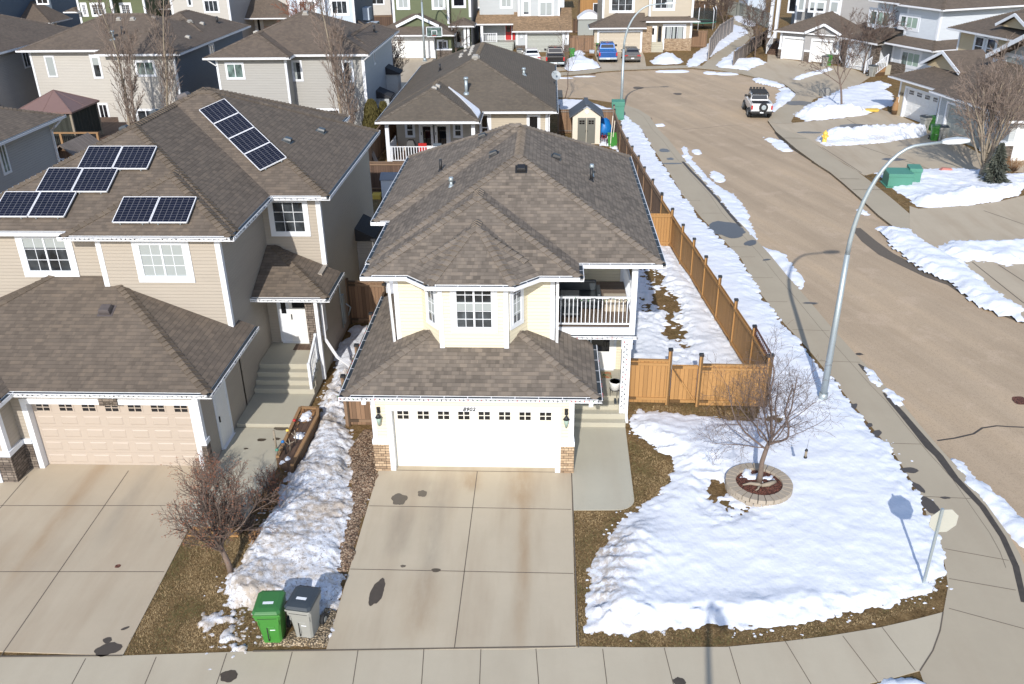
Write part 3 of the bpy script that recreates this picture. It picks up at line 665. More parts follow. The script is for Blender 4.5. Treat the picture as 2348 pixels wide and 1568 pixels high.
def text(root, s, fr, u, w, size, mat, d=.05, shear=.0, depth=.008, space=1.0):
    c = bpy.data.curves.new('house_number', 'FONT'); c.body = s; c.size = size; c.extrude = depth; c.align_x = 'CENTER'; c.shear = shear; c.space_character = space; c.offset = .004
    c.materials.append(M[mat]); o0 = bpy.data.objects.new('house_number', c); COL.objects.link(o0); bpy.context.view_layer.update(); me = bpy.data.meshes.new_from_object(o0.evaluated_get(bpy.context.evaluated_depsgraph_get())); bpy.data.objects.remove(o0); o = bpy.data.objects.new('house_number', me); COL.objects.link(o); o.parent = root
    t, n = fr.t, fr.n; m3 = Matrix((t, Vector((0, 0, 1)), n)).transposed(); o.matrix_local = Matrix.Translation(fr.at(u, w, d)) @ m3.to_4x4()
    return o
# ---------------------------------------------------------------- bare trees
def grow(mb, tips, p, d, L, r, lv, P, rr, minr):
    """one limb: a wandering tapered tube that forks into smaller limbs"""
    n = max(2, int(L / P['step'])); pts = [p.copy()]; rad = [r]; dd = d.copy()
    for i in range(n):
        dd = (dd + Vector((rr.gauss(0, 1), rr.gauss(0, 1), rr.gauss(0, 1))) * P['wander'] + Vector((0, 0, P['up'][min(lv, len(P['up']) - 1)]))).normalized()
        pts.append(pts[-1] + dd * (L / n)); rad.append(max(minr, r * (1 - (1 - P['taper']) * (i + 1) / n)))
    sides = 8 if lv == 0 else (5 if lv == 1 else 3)
    mb[0 if lv <= P['trunk_lv'] else 1].tube(pts, rad, sides, 0, cap=(lv == 0))
    if lv >= P['levels']:
        tips.append(pts[-1]); return
    k = P['kids'][min(lv, len(P['kids']) - 1)]; ga = rr.random() * 6.28
    for q in range(k):
        t = P['start'][min(lv, len(P['start']) - 1)] + (1 - P['start'][min(lv, len(P['start']) - 1)]) * (q + rr.random() * .8) / k; t = min(t, 1.0)
        i = min(n - 1, int(t * n)); fpos = t * n - i; bp = pts[i].lerp(pts[i + 1], min(1, fpos)); bd = (pts[i + 1] - pts[i]).normalized()
        ga += 2.4 + rr.gauss(0, .4); ax = bd.cross(Vector((0, 0, 1)))
        if ax.length < .1: ax = Vector((1, 0, 0))
        ax.normalize(); side = Matrix.Rotation(ga, 3, bd) @ ax; an = math.radians(P['angle'][min(lv, len(P['angle']) - 1)] + rr.gauss(0, 8))
        nd = (bd * math.cos(an) + side * math.sin(an)).normalized()
        nl = L * P['ratio'][min(lv, len(P['ratio']) - 1)] * (1 - .45 * t * P.get('short', 1)) * rr.uniform(.75, 1.2)
        nr = max(minr, rad[i] * P['rr'][min(lv, len(P['rr']) - 1)])
        grow(mb, tips, bp, nd, nl, nr, lv + 1, P, rr, minr)
def bare_tree(name, label, loc, h, r, P, bark, twig, seed, d=(0, 0, 1), group=None, cat='tree', tipmat=None, tipn=0, tips_s=.03, minr=.004):
    root = thing(name, label, cat, loc, 0, group); rr = random.Random(seed); mbs = [MB(), MB()]; tips = []
    grow(mbs, tips, Vector((0, 0, -.1)), Vector(d).normalized(), h, r, 0, P, rr, minr)
    tr = mbs[0].build('trunk', bark, root); mbs[1].build('crown', twig, root)
    if tipmat:
        lb = MB()
        for t in tips:
            for q in range(tipn):
                c = t + Vector((rr.gauss(0, 1), rr.gauss(0, 1), rr.gauss(0, 1))) * tips_s * 1.6; a = Vector((rr.gauss(0, 1), rr.gauss(0, 1), rr.gauss(0, 1))).normalized(); b = a.orthogonal().normalized(); s_ = tips_s * rr.uniform(.5, 1.1)
                lb.face([c - a * s_, c + b * s_ * .6, c + a * s_, c - b * s_ * .6])
        lb.build('leaves', tipmat, root)
    return root

def pieces(H, name, mat, boxes, parent=None):
    for b in boxes:
        mb = MB(); mb.box(*b); mb.build(name, M[mat], parent or H)
def corner_each(H, lst, w=.14, t=.018):
    for x, y, z0, z1, sx, sy in lst: mb = MB(); corner(mb, x, y, z0, z1, sx, sy, w, t); mb.build('corner_trim', M['white'], H)
import numpy as np
# ---------------------------------------------------------------- camera, sky, sun
cam = bpy.data.cameras.new('camera'); co = bpy.data.objects.new('camera', cam); COL.objects.link(co)
cam.sensor_fit = 'HORIZONTAL'; cam.sensor_width = 36; cam.lens = 36 * CF / CW; cam.clip_end = 2000; cam.clip_start = .3
co.matrix_world = Matrix.Translation(CO) @ CMT.to_4x4(); sc.camera = co
AZ, EL = math.radians(7.2), math.radians(31.5)     # direction the shadows run (from +y towards +x), sun height
sd = Vector((math.sin(AZ) * math.cos(EL), math.cos(AZ) * math.cos(EL), -math.sin(EL)))
sl = bpy.data.lights.new('sun', 'SUN'); sl.energy = 3.4; sl.angle = math.radians(.55); sl.color = (1.0, .955, .88)
so = bpy.data.objects.new('sun', sl); COL.objects.link(so); so.rotation_euler = sd.to_track_quat('-Z', 'Y').to_euler(); so.location = (0, -20, 60)
w = bpy.data.worlds.new('World'); sc.world = w; w.use_nodes = True; nt = w.node_tree; nt.nodes.clear()
sk = nt.nodes.new('ShaderNodeTexSky'); sk.sky_type = 'NISHITA'; sk.sun_disc = False; sk.sun_elevation = EL
sk.sun_rotation = math.atan2(-sd.x, -sd.y) % (2 * PI); sk.altitude = 650; sk.air_density = 1.0; sk.dust_density = 1.2; sk.ozone_density = 1.0
bg = nt.nodes.new('ShaderNodeBackground'); bg.inputs[1].default_value = .15; wo = nt.nodes.new('ShaderNodeOutputWorld')
nt.links.new(sk.outputs[0], bg.inputs[0]); nt.links.new(bg.outputs[0], wo.inputs[0])
sc.view_settings.view_transform = 'Standard'; sc.view_settings.look = 'None'; sc.view_settings.exposure = .40; sc.view_settings.gamma = 1
sc.render.engine = 'CYCLES'; sc.cycles.max_bounces = 5; sc.cycles.diffuse_bounces = 3; sc.cycles.use_denoising = True
# ---------------------------------------------------------------- ground
def P2(f, pts, z=0.0): return [tuple(g(f, x, y, z)[:2]) for x, y in pts]
def slab(name, poly, z1, mat, z0=-.30, kind='structure'):
    mb = MB(); mb.prism([tuple(p[:2]) for p in poly], z0, z1); return mb.build(name, M[mat], None, kind=kind)
RZ = -.12
gb = MB(); gb.face([(-700, -200, -.34), (700, -200, -.34), (700, 1200, -.34), (-700, 1200, -.34)]); gb.build('ground', M['grass'], None, kind='structure')
rb = MB(); rb.box(-160, 160, -60, 260, -.33, RZ); rb.build('road', M['road'], None, kind='structure')
kerbL = [(-60., 9.2), (7.5, 9.2), (10.6, 10.4), (12.0, 12.4), (12.3, 14.8)] + P2('i', [(2347, 800), (2310, 700), (2230, 560), (2100, 380), (1960, 180), (1790, 0)], RZ) + \
    P2('f', [(1620, 1370), (1490, 1210), (1360, 1080), (1280, 990), (1170, 870), (1010, 690), (860, 510), (720, 350), (590, 190), (470, 60)], RZ) + \
    P2('c', [(330, 1480), (240, 1350), (120, 1225), (0, 1095)], RZ) + P2('b', [(2250, 970), (2180, 900), (2120, 810), (2040, 760), (1930, 725)], RZ) + P2(4, [(980, 1305), (650, 1255), (330, 1240)], RZ)
kl_end = kerbL[-1]
blockA = kerbL + [(-60., kl_end[1] + .5)]
slab('lawn_block', blockA, 0.0, 'grass')
kerbR = P2('f', [(2347, 640), (2110, 470), (1960, 350), (1740, 200), (1560, 90), (1440, 0)], RZ) + P2('c', [(1340, 1490), (1230, 1385), (1100, 1270), (1010, 1195), (930, 1145), (780, 1035), (640, 915), (585, 840)], RZ) + \
    P2(5, [(640, 1470), (750, 1370), (880, 1290), (958, 1190), (860, 1110), (800, 1068), (600, 1020), (420, 980), (250, 940), (0, 900)], RZ) + P2(4, [(2000, 868), (1600, 878), (1180, 893), (850, 915), (700, 940), (280, 970)], RZ)
kr0, kr1 = kerbR[0], kerbR[-1]
blockB = [(150., kr0[1] - 24)] + kerbR + [(-150., kr1[1] + .5), (-150., 259.), (150., 259.)]
slab('lawn_block', blockB, 0.0, 'grass')
def offset(line, d):
    out = []
    for i, p in enumerate(line):
        a = Vector(line[max(0, i - 1)]); b = Vector(line[min(len(line) - 1, i + 1)]); t = (b - a).normalized(); out.append((p[0] - t.y * d, p[1] + t.x * d))
    return out
def ribbon(name, line, w, z, mat, kind='structure', side=0):
    """flat strip that follows a line; w may vary"""
    w = w if hasattr(w, '__len__') else [w] * len(line); mb = MB(); a = []; b = []
    for i, p in enumerate(line):
        q = offset(line, w[i] * (.5 if side == 0 else (0 if side > 0 else 1)))[i]; r = offset(line, -w[i] * (.5 if side == 0 else (1 if side > 0 else 0)))[i]; a.append(q); b.append(r)
    for i in range(len(line) - 1): mb.face([(*b[i], z), (*b[i + 1], z), (*a[i + 1], z), (*a[i], z)])
    return mb.build(name, M[mat], None, kind=kind)
# left pavement along the street
inL = P2('i', [(1790, 1090), (1825, 900), (1805, 760), (1765, 600), (1700, 500), (1650, 300), (1560, 150), (1465, 0)]) + P2('f', [(1200, 1250), (1000, 1000), (860, 830), (700, 660), (520, 430), (400, 210), (230, 30)]) + \
    P2('c', [(130, 1500), (0, 1340)]) + P2('b', [(2250, 1180), (2130, 1000), (2075, 900), (1990, 830), (1900, 790)])
swl = [(9.3, 9.25), (10.5, 10.45), (11.9, 12.4), (12.2, 14.8)] + kerbL[5:-3]
slab('pavement', swl + inL[::-1] + [tuple(g('i', 1630, 1480)[:2]), tuple(g('i', 1660, 1568)[:2]), (9.0, 11.5)], .012, 'walk')
# pavement along the bottom, slabs in front of the driveways
bot = [(-40., 14.62)] + P2('g', [(0, 1383), (845, 1375), (1740, 1345)]) + P2('h', [(0, 1337), (1612, 1312), (2000, 1318)]) + P2('i', [(300, 1315), (700, 1277), (1000, 1240), (1360, 1180), (1600, 1125), (1790, 1075)])
slab('pavement', bot + P2('i', [(1740, 1300), (1630, 1478), (1480, 1520), (1280, 1568)]) + [(5.6, 12.9), (2., 12.65), (-5., 12.55), (-40., 12.5)], .014, 'walk2')
# right pavement
off = offset(kerbR, -1.75)
slab('pavement', kerbR[:24] + off[:24][::-1], .010, 'walk'); slab('pavement', kerbR[23:] + off[23:][::-1], .010, 'walk')
def joint(pts, z, w=.022, name='slab_joint'):
    mb = MB()
    for i in range(len(pts) - 1):
        a, b = Vector(pts[i]).to_2d(), Vector(pts[i + 1]).to_2d(); t = (b - a).normalized(); nn = Vector((-t.y, t.x)) * w / 2
        mb.face([(*(a - nn), z), (*(b - nn), z), (*(b + nn), z), (*(a + nn), z)])
    return mb
def joints(lst, z, w=.022, mat='joint'):
    mb = MB()
    for pts in lst:
        j = joint(pts, z, w); b = len(mb.v); mb.v += j.v; mb.f += [tuple(i + b for i in f) for f in j.f]; mb.m += j.m
    return mb.build('pavement_joints', M[mat], None, kind='structure')
# driveways
slab('driveway', [(-4.99, 14.60), (-.5, 14.72), (.74, 14.82), (.78, 22.0), (-5.04, 22.0)], .022, 'conc')
arc = [(2.03 - .0 + .52 * math.sin(a), 20.46 - .52 * math.cos(a)) for a in [PI / 2 * k / 8 for k in range(9)]]
slab('front_walk', [(.80, 19.9)] + arc + [(2.56, 21.4), (2.60, 24.4), (.80, 24.4)], .020, 'conc2')
nd0, nd1 = g('g', 845, 1375), g('g', 1290, 520)
slab('driveway', [(-34., 14.6), (nd0.x, nd0.y), (nd1.x, nd1.y), (-10.15, 20.2), (-10.15, 21.98), (-34., 21.98)], .022, 'conc3')
slab('side_walk', [(-10.14, 18.9), (-8.3, 18.9), (-8.15, 21.8), (-8.25, 24.0), (-10.14, 24.0)], .03, 'conc2')
joints([[(-2.05, 14.7), (-2.04, 21.7)], [(-4.99, 17.30), (.74, 17.28)], [(-4.99, 19.95), (.74, 19.92)], [(-5.0, 21.72), (.78, 21.72)]], .0265)
joints([[(.79, 14.8), (.79, 21.8)]], .0245, .03)
joints([[g('g', 885, 105), g('g', 0, 1390)], [g('g', 190, 145), g('g', 0, 365)], [g('g', 0, 345), g('g', 1140, 345)], [g('g', 0, 800), g('g', 1130, 800)]], .0265)
joints([[g('g', 0, 1383), g('g', 845, 1376)], [g('g', 1740, 1346), g('h', 0, 1338), g('h', 1612, 1313)]], .026, .045)
vj = []
for (f, x0, y0, x1, y1) in (('g', 590, 1395, 480, 1600), ('g', 1075, 1385, 985, 1600), ('g', 1560, 1360, 1480, 1600), ('g', 2010, 1350, 1945, 1600), ('h', 115, 1340, 75, 1600), ('h', 568, 1330, 550, 1600), ('h', 960, 1330, 950, 1600), ('h', 1338, 1325, 1360, 1600), ('h', 1797, 1330, 1830, 1600), ('h', 2220, 1322, 2290, 1600), ('i', 320, 1315, 405, 1600), ('i', 705, 1277, 900, 1600), ('i', 1100, 1240, 1345, 1560), ('i', 1370, 1180, 1600, 1480)):
    vj.append([g(f, x0, y0), g(f, x1, y1)])
joints(vj, .0185, .018)
joints([[g('i', 1790, 1075), g('i', 1770, 1200), g('i', 1720, 1340), g('i', 1630, 1480)]], .019, .03)
pj = []
for i in range(6, 40):
    a = swl[min(i, len(swl) - 1)] if False else None
for (f, x0, y0, x1, y1) in (('i', 1800, 640, 2240, 720), ('i', 1650, 280, 1980, 295), ('i', 1830, 845, 2290, 925), ('i', 1830, 1050, 2347, 1190), ('f', 1400, 1482, 1640, 1488), ('f', 940, 915, 1220, 925), ('f', 755, 700, 1010, 708), ('f', 570, 507, 720, 508), ('f', 470, 343, 620, 343), ('f', 400, 200, 500, 200), ('f', 330, 130, 440, 132), ('f', 240, 70, 380, 68), ('c', 130, 1467, 260, 1467), ('c', 40, 1380, 120, 1380)):
    pj.append([g(f, x0, y0), g(f, x1, y1)])
joints(pj, .0165, .02)
joints([offset(kerbL, .48)[5:-4]], .0168, .012)
D3 = P2('c', [(600, 850), (760, 845), (1080, 818), (1290, 785), (1370, 755), (1480, 790), (1640, 865), (1760, 905), (2050, 1060), (2347, 1010), (2347, 1185), (1900, 1160), (1400, 1168), (1250, 1208), (1040, 1080), (860, 950)])
slab('driveway', D3, .018, 'conc3')
D4 = P2('c', [(1560, 1418), (1620, 1436), (2000, 1412), (2180, 1385), (2347, 1345)]) + [tuple(g('v', 2600, 470)[:2]), tuple(g('v', 2600, 760)[:2])] + P2('f', [(2347, 600), (2110, 430), (1960, 300), (1740, 160), (1560, 20)])
slab('driveway', D4, .017, 'conc3')
D5 = P2(5, [(345, 890), (595, 780), (600, 650), (770, 738), (1450, 828), (1640, 858), (1900, 960), (1740, 1070), (1500, 1140), (1290, 1205), (1150, 1260), (1000, 1330), (940, 1310), (1000, 1180), (900, 1090), (800, 1035), (600, 985), (430, 950)])
slab('driveway', D5, .019, 'conc3')
slab('driveway', P2(4, [(770, 672), (1370, 652), (1400, 720), (1420, 835), (1400, 850), (870, 875), (800, 760)]), .019, 'conc3')
slab('driveway', P2(3, [(1660, 632), (1880, 735)]) + P2(4, [(400, 690), (410, 885), (280, 900)]) + P2(3, [(1300, 900), (1300, 650)]), .019, 'conc3')
slab('driveway', P2(3, [(150, 738), (800, 735), (800, 960), (420, 1120), (60, 1100), (110, 880)]), .019, 'conc3')
slab('footpath', P2('c', [(115, 468), (225, 468), (310, 395), (430, 300), (500, 225), (450, 165), (355, 120), (330, 150), (430, 215), (345, 280), (225, 370)]), .014, 'walk')
joints([[g('c', 960, 1015), g('c', 1230, 1190)], [g('c', 1180, 990), g('c', 1700, 1165)], [g('c', 1440, 1290), g('c', 1250, 1205)], [g('c', 1080, 1230), g('c', 1215, 1232)], [g('c', 1170, 1305), g('c', 1420, 1305)], [g('c', 640, 850), g('c', 760, 848)], [g('c', 690, 950), g('c', 850, 952)], [g('c', 1130, 820), g('c', 1210, 865)],
        [g('f', 1990, 235), g('f', 2347, 520)], [g('f', 2170, 255), g('f', 2347, 370)], [g('c', 2070, 1450), g('c', 2347, 1545)]], .0225, .05)
# wet gutters, mud and melt water
ribbon('wet_gutter', P2('f', [(1205, 955), (1260, 1000), (1300, 1050)], RZ), [.05, .28, .1], .0175, 'mud')
ribbon('wet_gutter', P2('f', [(1380, 1135), (1420, 1180), (1500, 1270), (1600, 1390), (1700, 1510)], .0) + P2('i', [(1760, 0), (1870, 150), (2060, 350), (2200, 560), (2290, 760), (2347, 1010)], .0), [.06, .18, .22, .25, .3, .26, .22, .18, .16, .16, .14], .0175, 'mud')
ribbon('wet_gutter', P2('c', [(0, 1112), (60, 1180), (120, 1240), (240, 1370), (330, 1480), (400, 1560)], 0), [.18] * 6, .0175, 'mud')
ribbon('wet_gutter', P2('c', [(1000, 1185), (1100, 1255), (1230, 1365), (1350, 1470), (1430, 1540)], RZ), [.06, .3, .25, .3, .12], RZ + .005, 'mud')
ribbon('wet_gutter', P2('c', [(635, 910), (700, 975), (780, 1030), (890, 1110)], RZ), [.15, .4, .4, .15], RZ + .005, 'mud')
ribbon('wet_gutter', P2('c', [(900, 1115), (930, 1135)], RZ), [.35, .25], RZ + .005, 'mud')
ribbon('wet_gutter', P2(4, [(980, 1312), (1100, 1330), (1250, 1375), (1290, 1395)], RZ), [.12, .3, .3, .1], RZ + .005, 'mud')
ribbon('road_crack', P2('f', [(1750, 1462), (1870, 1445), (2000, 1415), (2060, 1375), (2160, 1360), (2250, 1366), (2347, 1370)], RZ), .07, RZ + .004, 'mud')
ribbon('road_crack', P2('f', [(590, 190), (720, 350), (860, 512), (1010, 692), (1170, 872), (1280, 992)], RZ), .05, RZ + .0045, 'mud')
ribbon('road_crack', P2('c', [(0, 890), (150, 880), (300, 862), (420, 858)], RZ), .05, RZ + .004, 'joint')
def blob(name, c, rx, ry, z, mat, seed=0, ang=0, n=36, rough=.3, cover=None, kind='structure'):
    pts = []; rr = random.Random(seed); o = rr.random() * 50
    for k in range(n):
        a = 2 * PI * k / n; q = 1 + rough * noise.noise(Vector((math.cos(a) * 1.3 + o, math.sin(a) * 1.3, seed))) + rough * .35 * noise.noise(Vector((math.cos(a) * 4 + o, math.sin(a) * 4, seed)))
        x, y = rx * q * math.cos(a), ry * q * math.sin(a); pts.append((c[0] + x * math.cos(ang) - y * math.sin(ang), c[1] + x * math.sin(ang) + y * math.cos(ang), z))
    mb = MB(); mb.face(pts); return mb.build(name, M[mat], None, kind=kind)
for i, (f, x, y, rx, ry, z, an, m_) in enumerate([('h', 400, 300, .24, .26, .026, 0, 'wet'), ('h', 557, 262, .13, .17, .026, 0, 'wet'), ('h', 245, 940, .16, .50, .026, -.12, 'wet'), ('h', 650, 790, .13, .07, .027, 0, 'wet'), ('h', 425, 762, .07, .05, .026, 0, 'joint'),
        ('g', 742, 1335, .27, .20, .026, .4, 'wet'), ('g', 738, 1272, .11, .09, .026, 0, 'wet'), ('g', 1575, 1515, .20, .17, .019, 0, 'wet'), ('g', 810, 762, .08, .07, .026, 0, 'redmulch'), ('g', 860, 1190, .10, .04, .026, .6, 'wet'),
        ('D', 910, 395, .26, .16, .035, 0, 'wet'), ('D', 690, 530, .14, .09, .035, 0, 'wet'), ('D', 858, 520, .11, .08, .035, 0, 'wet'), ('D', 515, 628, .07, .05, .035, 0, 'wet'),
        ('h', 2325, 1555, .13, .12, .019, 0, 'mud'), ('f', 575, 220, .22, .10, .019, .4, 'wet'), ('f', 875, 518, .35, .08, .019, 0, 'wet'), ('f', 465, 105, .25, .5, .019, -.6, 'wet'), ('f', 300, 10, 1.0, 1.25, .019, 0, 'wet'), ('f', 1218, 848, .14, .10, RZ + .006, 0, 'mud'), ('f', 2335, 1168, .30, .30, RZ + .006, 0, 'redmulch'),
        ('c', 1240, 880, 1.9, 1.25, .0235, -.2, 'wet'), ('c', 870, 912, .9, .3, .0235, 0, 'wet'), ('c', 1450, 1097, .8, .35, .0235, 0, 'wet'), ('i', 1695, 340, .22, .42, .0185, .1, 'wet'), ('i', 1615, 215, .12, .3, .0185, .3, 'wet'), ('i', 1560, 100, .28, .14, .0185, 0, 'wet'), ('i', 1805, 290, .13, .06, .0185, 0, 'wet'),
        ('f', 1165, 1235, .32, .12, .0185, .9, 'wet'), ('f', 1330, 1420, .34, .11, .0185, .9, 'wet'), ('f', 1285, 1358, .16, .08, .0185, .9, 'wet'), ('f', 1035, 1060, .2, .08, .0185, .9, 'wet'), ('b', 2220, 1035, .35, .5, .0185, 0, 'wet'), ('b', 2262, 1093, .25, .3, .0185, 0, 'wet'), ('b', 2273, 1125, .7, .18, .0185, 0, 'wet'),
        (5, 1000, 1300, 1.2, 1.0, .0235, .2, 'wet'), (4, 1320, 1088, .5, .6, RZ + .006, 0, 'joint'), (4, 1820, 1163, .4, .5, RZ + .006, 0, 'joint'), ('i', 2347, 900, .2, .3, RZ + .006, 0, 'wet')]):
    c = g(f, x, y); blob('drain_cover' if (f, x) in (('f', 2335), (4, 1320), (4, 1820)) else 'melt_water', c, rx, ry, z, m_, i + 3, an)
# dark damp grit along the right gutter
ribbon('road_grit', P2('f', [(1190, 0), (1280, 90), (1400, 180), (1560, 260), (1700, 330), (1850, 390), (2000, 500), (2180, 590), (2347, 655)], RZ), [.5, .75, .8, .7, .6, .4, .25, .2, .15], RZ + .0048, 'joint')
# drain grates
for f, x, y in ((4, 725, 930), (4, 1420, 1492)):
    c = g(f, x, y, RZ); mb = MB(); mb.box(c.x - .45, c.x + .45, c.y - .35, c.y + .35, RZ - .02, RZ + .008)
    for k in range(7): mb.box(c.x - .4 + k * .13 - .03, c.x - .4 + k * .13 + .03, c.y - .3, c.y + .3, RZ + .008, RZ + .02)
    mb.build('storm_drain', M['redmulch'], None, kind='structure')
# ---------------------------------------------------------------- gravel, wood chips, mulch
def bed(name, poly, h, res, mat, amp=.02, base=0.0, edge=.15, **k): return snow(name, poly, h, res, edge, mat, amp, base, **k)
def snow(name, poly, h, res, edge, mat, amp=.05, base=0.0, seed=1, wob=.12, hole=None, ridge=None, kind='stuff', grain=0):
    P = np.array([(p[0], p[1]) for p in poly]); x0, y0 = P.min(0) - .3; x1, y1 = P.max(0) + .3
    nx, ny = int((x1 - x0) / res) + 2, int((y1 - y0) / res) + 2
    X, Y = np.meshgrid(x0 + np.arange(nx) * res, y0 + np.arange(ny) * res, indexing='ij'); D = np.full(X.shape, 1e9); ins = np.zeros(X.shape, bool)
    for i in range(len(P)):
        a, b = P[i], P[(i + 1) % len(P)]; e = b - a; L2 = max(1e-9, (e * e).sum()); t = np.clip(((X - a[0]) * e[0] + (Y - a[1]) * e[1]) / L2, 0, 1)
        D = np.minimum(D, np.hypot(X - a[0] - t * e[0], Y - a[1] - t * e[1]))
        c = ((a[1] > Y) != (b[1] > Y)); xx = (b[0] - a[0]) * (Y - a[1]) / ((b[1] - a[1]) if abs(b[1] - a[1]) > 1e-12 else 1e-12) + a[0]; ins ^= c & (X < xx)
    S = np.where(ins, D, -D); mb = MB(); idx = -np.ones(X.shape, int); o = seed * 13.7
    near = S > -.5
    Z = np.zeros(X.shape)
    for i, j in np.argwhere(near):
        x, y = X[i, j], Y[i, j]; s = S[i, j]
        v = Vector((x, y, o)); n1 = noise.fractal(v * .9, .9, 2.0, 3); n2 = noise.fractal(v * 3.1, .8, 2.0, 3); n3 = noise.noise(v * 9.0)
        s2 = s + wob * (n1 * 1.2 + n2 * 1.2) + wob * .9 * n3 + wob * 1.1 * max(0, noise.noise(v * 5.5)) * -1
        if hole:
            for hx, hy, hr, hs in hole:
                d = math.hypot((x - hx) / hr, (y - hy) / hs); s2 = min(s2, (d - 1) * min(hr, hs) + .35 * n2 + .12 * n3 + .1 * n1)
        t = max(0.0, min(1.0, s2 / edge)); q = t * t * (3 - 2 * t)
        if s2 > 0: z = base + min(.035, s2 * .5) + h * q + (amp * n1 * 1.4 + amp * .7 * n2 + amp * .25 * n3) * min(1, t * 1.3) + .004
        else: z = base + s2 * .25
        if ridge:
            for ax, ay, bx, by, rw, rh in ridge:
                ex, ey = bx - ax, by - ay; tt = max(0, min(1, ((x - ax) * ex + (y - ay) * ey) / (ex * ex + ey * ey))); d = math.hypot(x - ax - tt * ex, y - ay - tt * ey); z += rh * math.exp(-(d / rw) ** 2) * q * (1 + .3 * n2)
        Z[i, j] = max(z, base - .12)
    for i in range(nx - 1):
        for j in range(ny - 1):
            if not (near[i, j] and near[i + 1, j] and near[i, j + 1] and near[i + 1, j + 1]): continue
            zs = (Z[i, j], Z[i + 1, j], Z[i + 1, j + 1], Z[i, j + 1])
            if max(zs) < base - .004: continue
            ids = []
            for a, b in ((i, j), (i + 1, j), (i + 1, j + 1), (i, j + 1)):
                if idx[a, b] < 0: idx[a, b] = len(mb.v); mb.v.append((X[a, b], Y[a, b], Z[a, b]))
                ids.append(int(idx[a, b]))
            mb.f.append(tuple(ids)); mb.m.append(0); mb.sm.add(len(mb.f) - 1)
    return mb.build(name, M[mat], None, kind=kind) if mb.f else None

def blades(name, poly, dens, seed, hgt=.035, avoid=None, z=0.0):
    """short dormant grass: many small leaning blades"""
    rr = random.Random(seed); xs = [p[0] for p in poly]; ys = [p[1] for p in poly]; A = (max(xs) - min(xs)) * (max(ys) - min(ys)); mb = MB()
    def ins(x, y, P):
        c = False
        for i in range(len(P)):
            a, b = P[i], P[i - 1]
            if (a[1] > y) != (b[1] > y) and x < (b[0] - a[0]) * (y - a[1]) / (b[1] - a[1]) + a[0]: c = not c
        return c
    for k in range(int(A * dens)):
        x, y = rr.uniform(min(xs), max(xs)), rr.uniform(min(ys), max(ys))
        if not ins(x, y, poly) or (avoid and any(ins(x, y, a) for a in avoid)): continue
        c = noise.noise(Vector((x * 1.3, y * 1.3, seed))) + rr.gauss(0, .3); m = 0 if c > .12 else (2 if c < -.35 else 1); a = rr.random() * 6.28; l = hgt * rr.uniform(.6, 1.7); d = Vector((math.cos(a) * l, math.sin(a) * l, l * rr.uniform(.25, .9))); w_ = Vector((-math.sin(a), math.cos(a), 0)) * .006; p = Vector((x, y, z)); mb.face([p - w_, p + w_, p + d], m)
    return mb.build(name, [M['straw'], M['straw2'], M['straw3']], None, kind='stuff')

def crumbs(poly, n, seed, mat='snow', smin=.015, smax=.06, out=.35, inn=.1, z=0.0, base=None):
    rr = random.Random(seed); P = [Vector((p[0], p[1])) for p in poly]; A = sum(P[i].x * P[(i + 1) % len(P)].y - P[(i + 1) % len(P)].x * P[i].y for i in range(len(P))); sg = 1 if A > 0 else -1
    Ls = [(P[(i + 1) % len(P)] - P[i]).length for i in range(len(P))]; T = sum(Ls); mb = MB()
    for k in range(n):
        d = rr.random() * T; i = 0
        while d > Ls[i]: d -= Ls[i]; i += 1
        e = (P[(i + 1) % len(P)] - P[i]).normalized(); p = P[i] + e * d; nn = Vector((e.y, -e.x)) * sg
        if noise.noise(Vector((p.x * .7, p.y * .7, seed + 3.3))) < -.12: continue
        p = p + nn * (-inn + (out + inn) * rr.random() ** 1.6) + nn * .08; s_ = rr.uniform(smin, smax) * (1.2 - .5 * rr.random()); m = 7; a0 = rr.random() * 6.28
        r0 = []; r1 = []
        for j in range(m):
            a = a0 + 2 * PI * j / m; q = s_ * rr.uniform(.6, 1.35); r0.append((p.x + q * math.cos(a) * 1.4, p.y + q * math.sin(a), z - .01)); r1.append((p.x + q * .6 * math.cos(a) * 1.4, p.y + q * .6 * math.sin(a), z + s_ * .35))
        mb.loft([r0, r1], cap=False); mb.face(r1)
    return mb.build('snow_crumbs', M[mat], None, kind='stuff')
V = lambda pts: P2('v', pts)
main = V([(1345, 1450), (1390, 1452), (1500, 1452), (1600, 1440), (1800, 1432), (1900, 1416), (2000, 1400), (2100, 1372), (2150, 1350), (2168, 1310), (2164, 1255), (2140, 1215), (2124, 1170), (2098, 1120), (2060, 1060), (2030, 1005)]) + \
    P2('f', [(1400, 1500), (1200, 1250), (1000, 1010), (860, 845), (700, 665), (520, 440), (400, 215), (230, 40)]) + P2('c', [(120, 1500), (0, 1350)]) + P2('b', [(2250, 1190), (2130, 1010), (2080, 905), (2000, 830), (1945, 790), (1925, 830)]) + \
    [(4.9, 55.6), (5.15, 51.), (5.5, 46.), (5.8, 41.5), (6.15, 37.), (6.45, 33.5), (6.8, 30.), (7.1, 27.), (7.3, 25.2), (6.6, 24.75), (5.6, 24.9), (4.2, 25.35), (3.0, 25.4), (2.75, 24.6)] + \
    V([(1447, 960), (1446, 985), (1478, 1010), (1500, 1022), (1545, 1055), (1548, 1085), (1535, 1112), (1505, 1140), (1440, 1180), (1410, 1210), (1375, 1255), (1345, 1320), (1350, 1380)])
snow('snow', main, .08, .07, .7, 'snowl', .022, 0, 3, .12, ridge=[(1.5, 15.6, 2.4, 18.4, .8, .22), (1.6, 15.75, 9.0, 16.4, .45, .10), (2.9, 23.9, 4.5, 22.8, .9, .16)], hole=[(4.98, 20.75, .30, .55), (5.25, 20.2, .35, .28), (7.55, 25.0, .3, .25)])
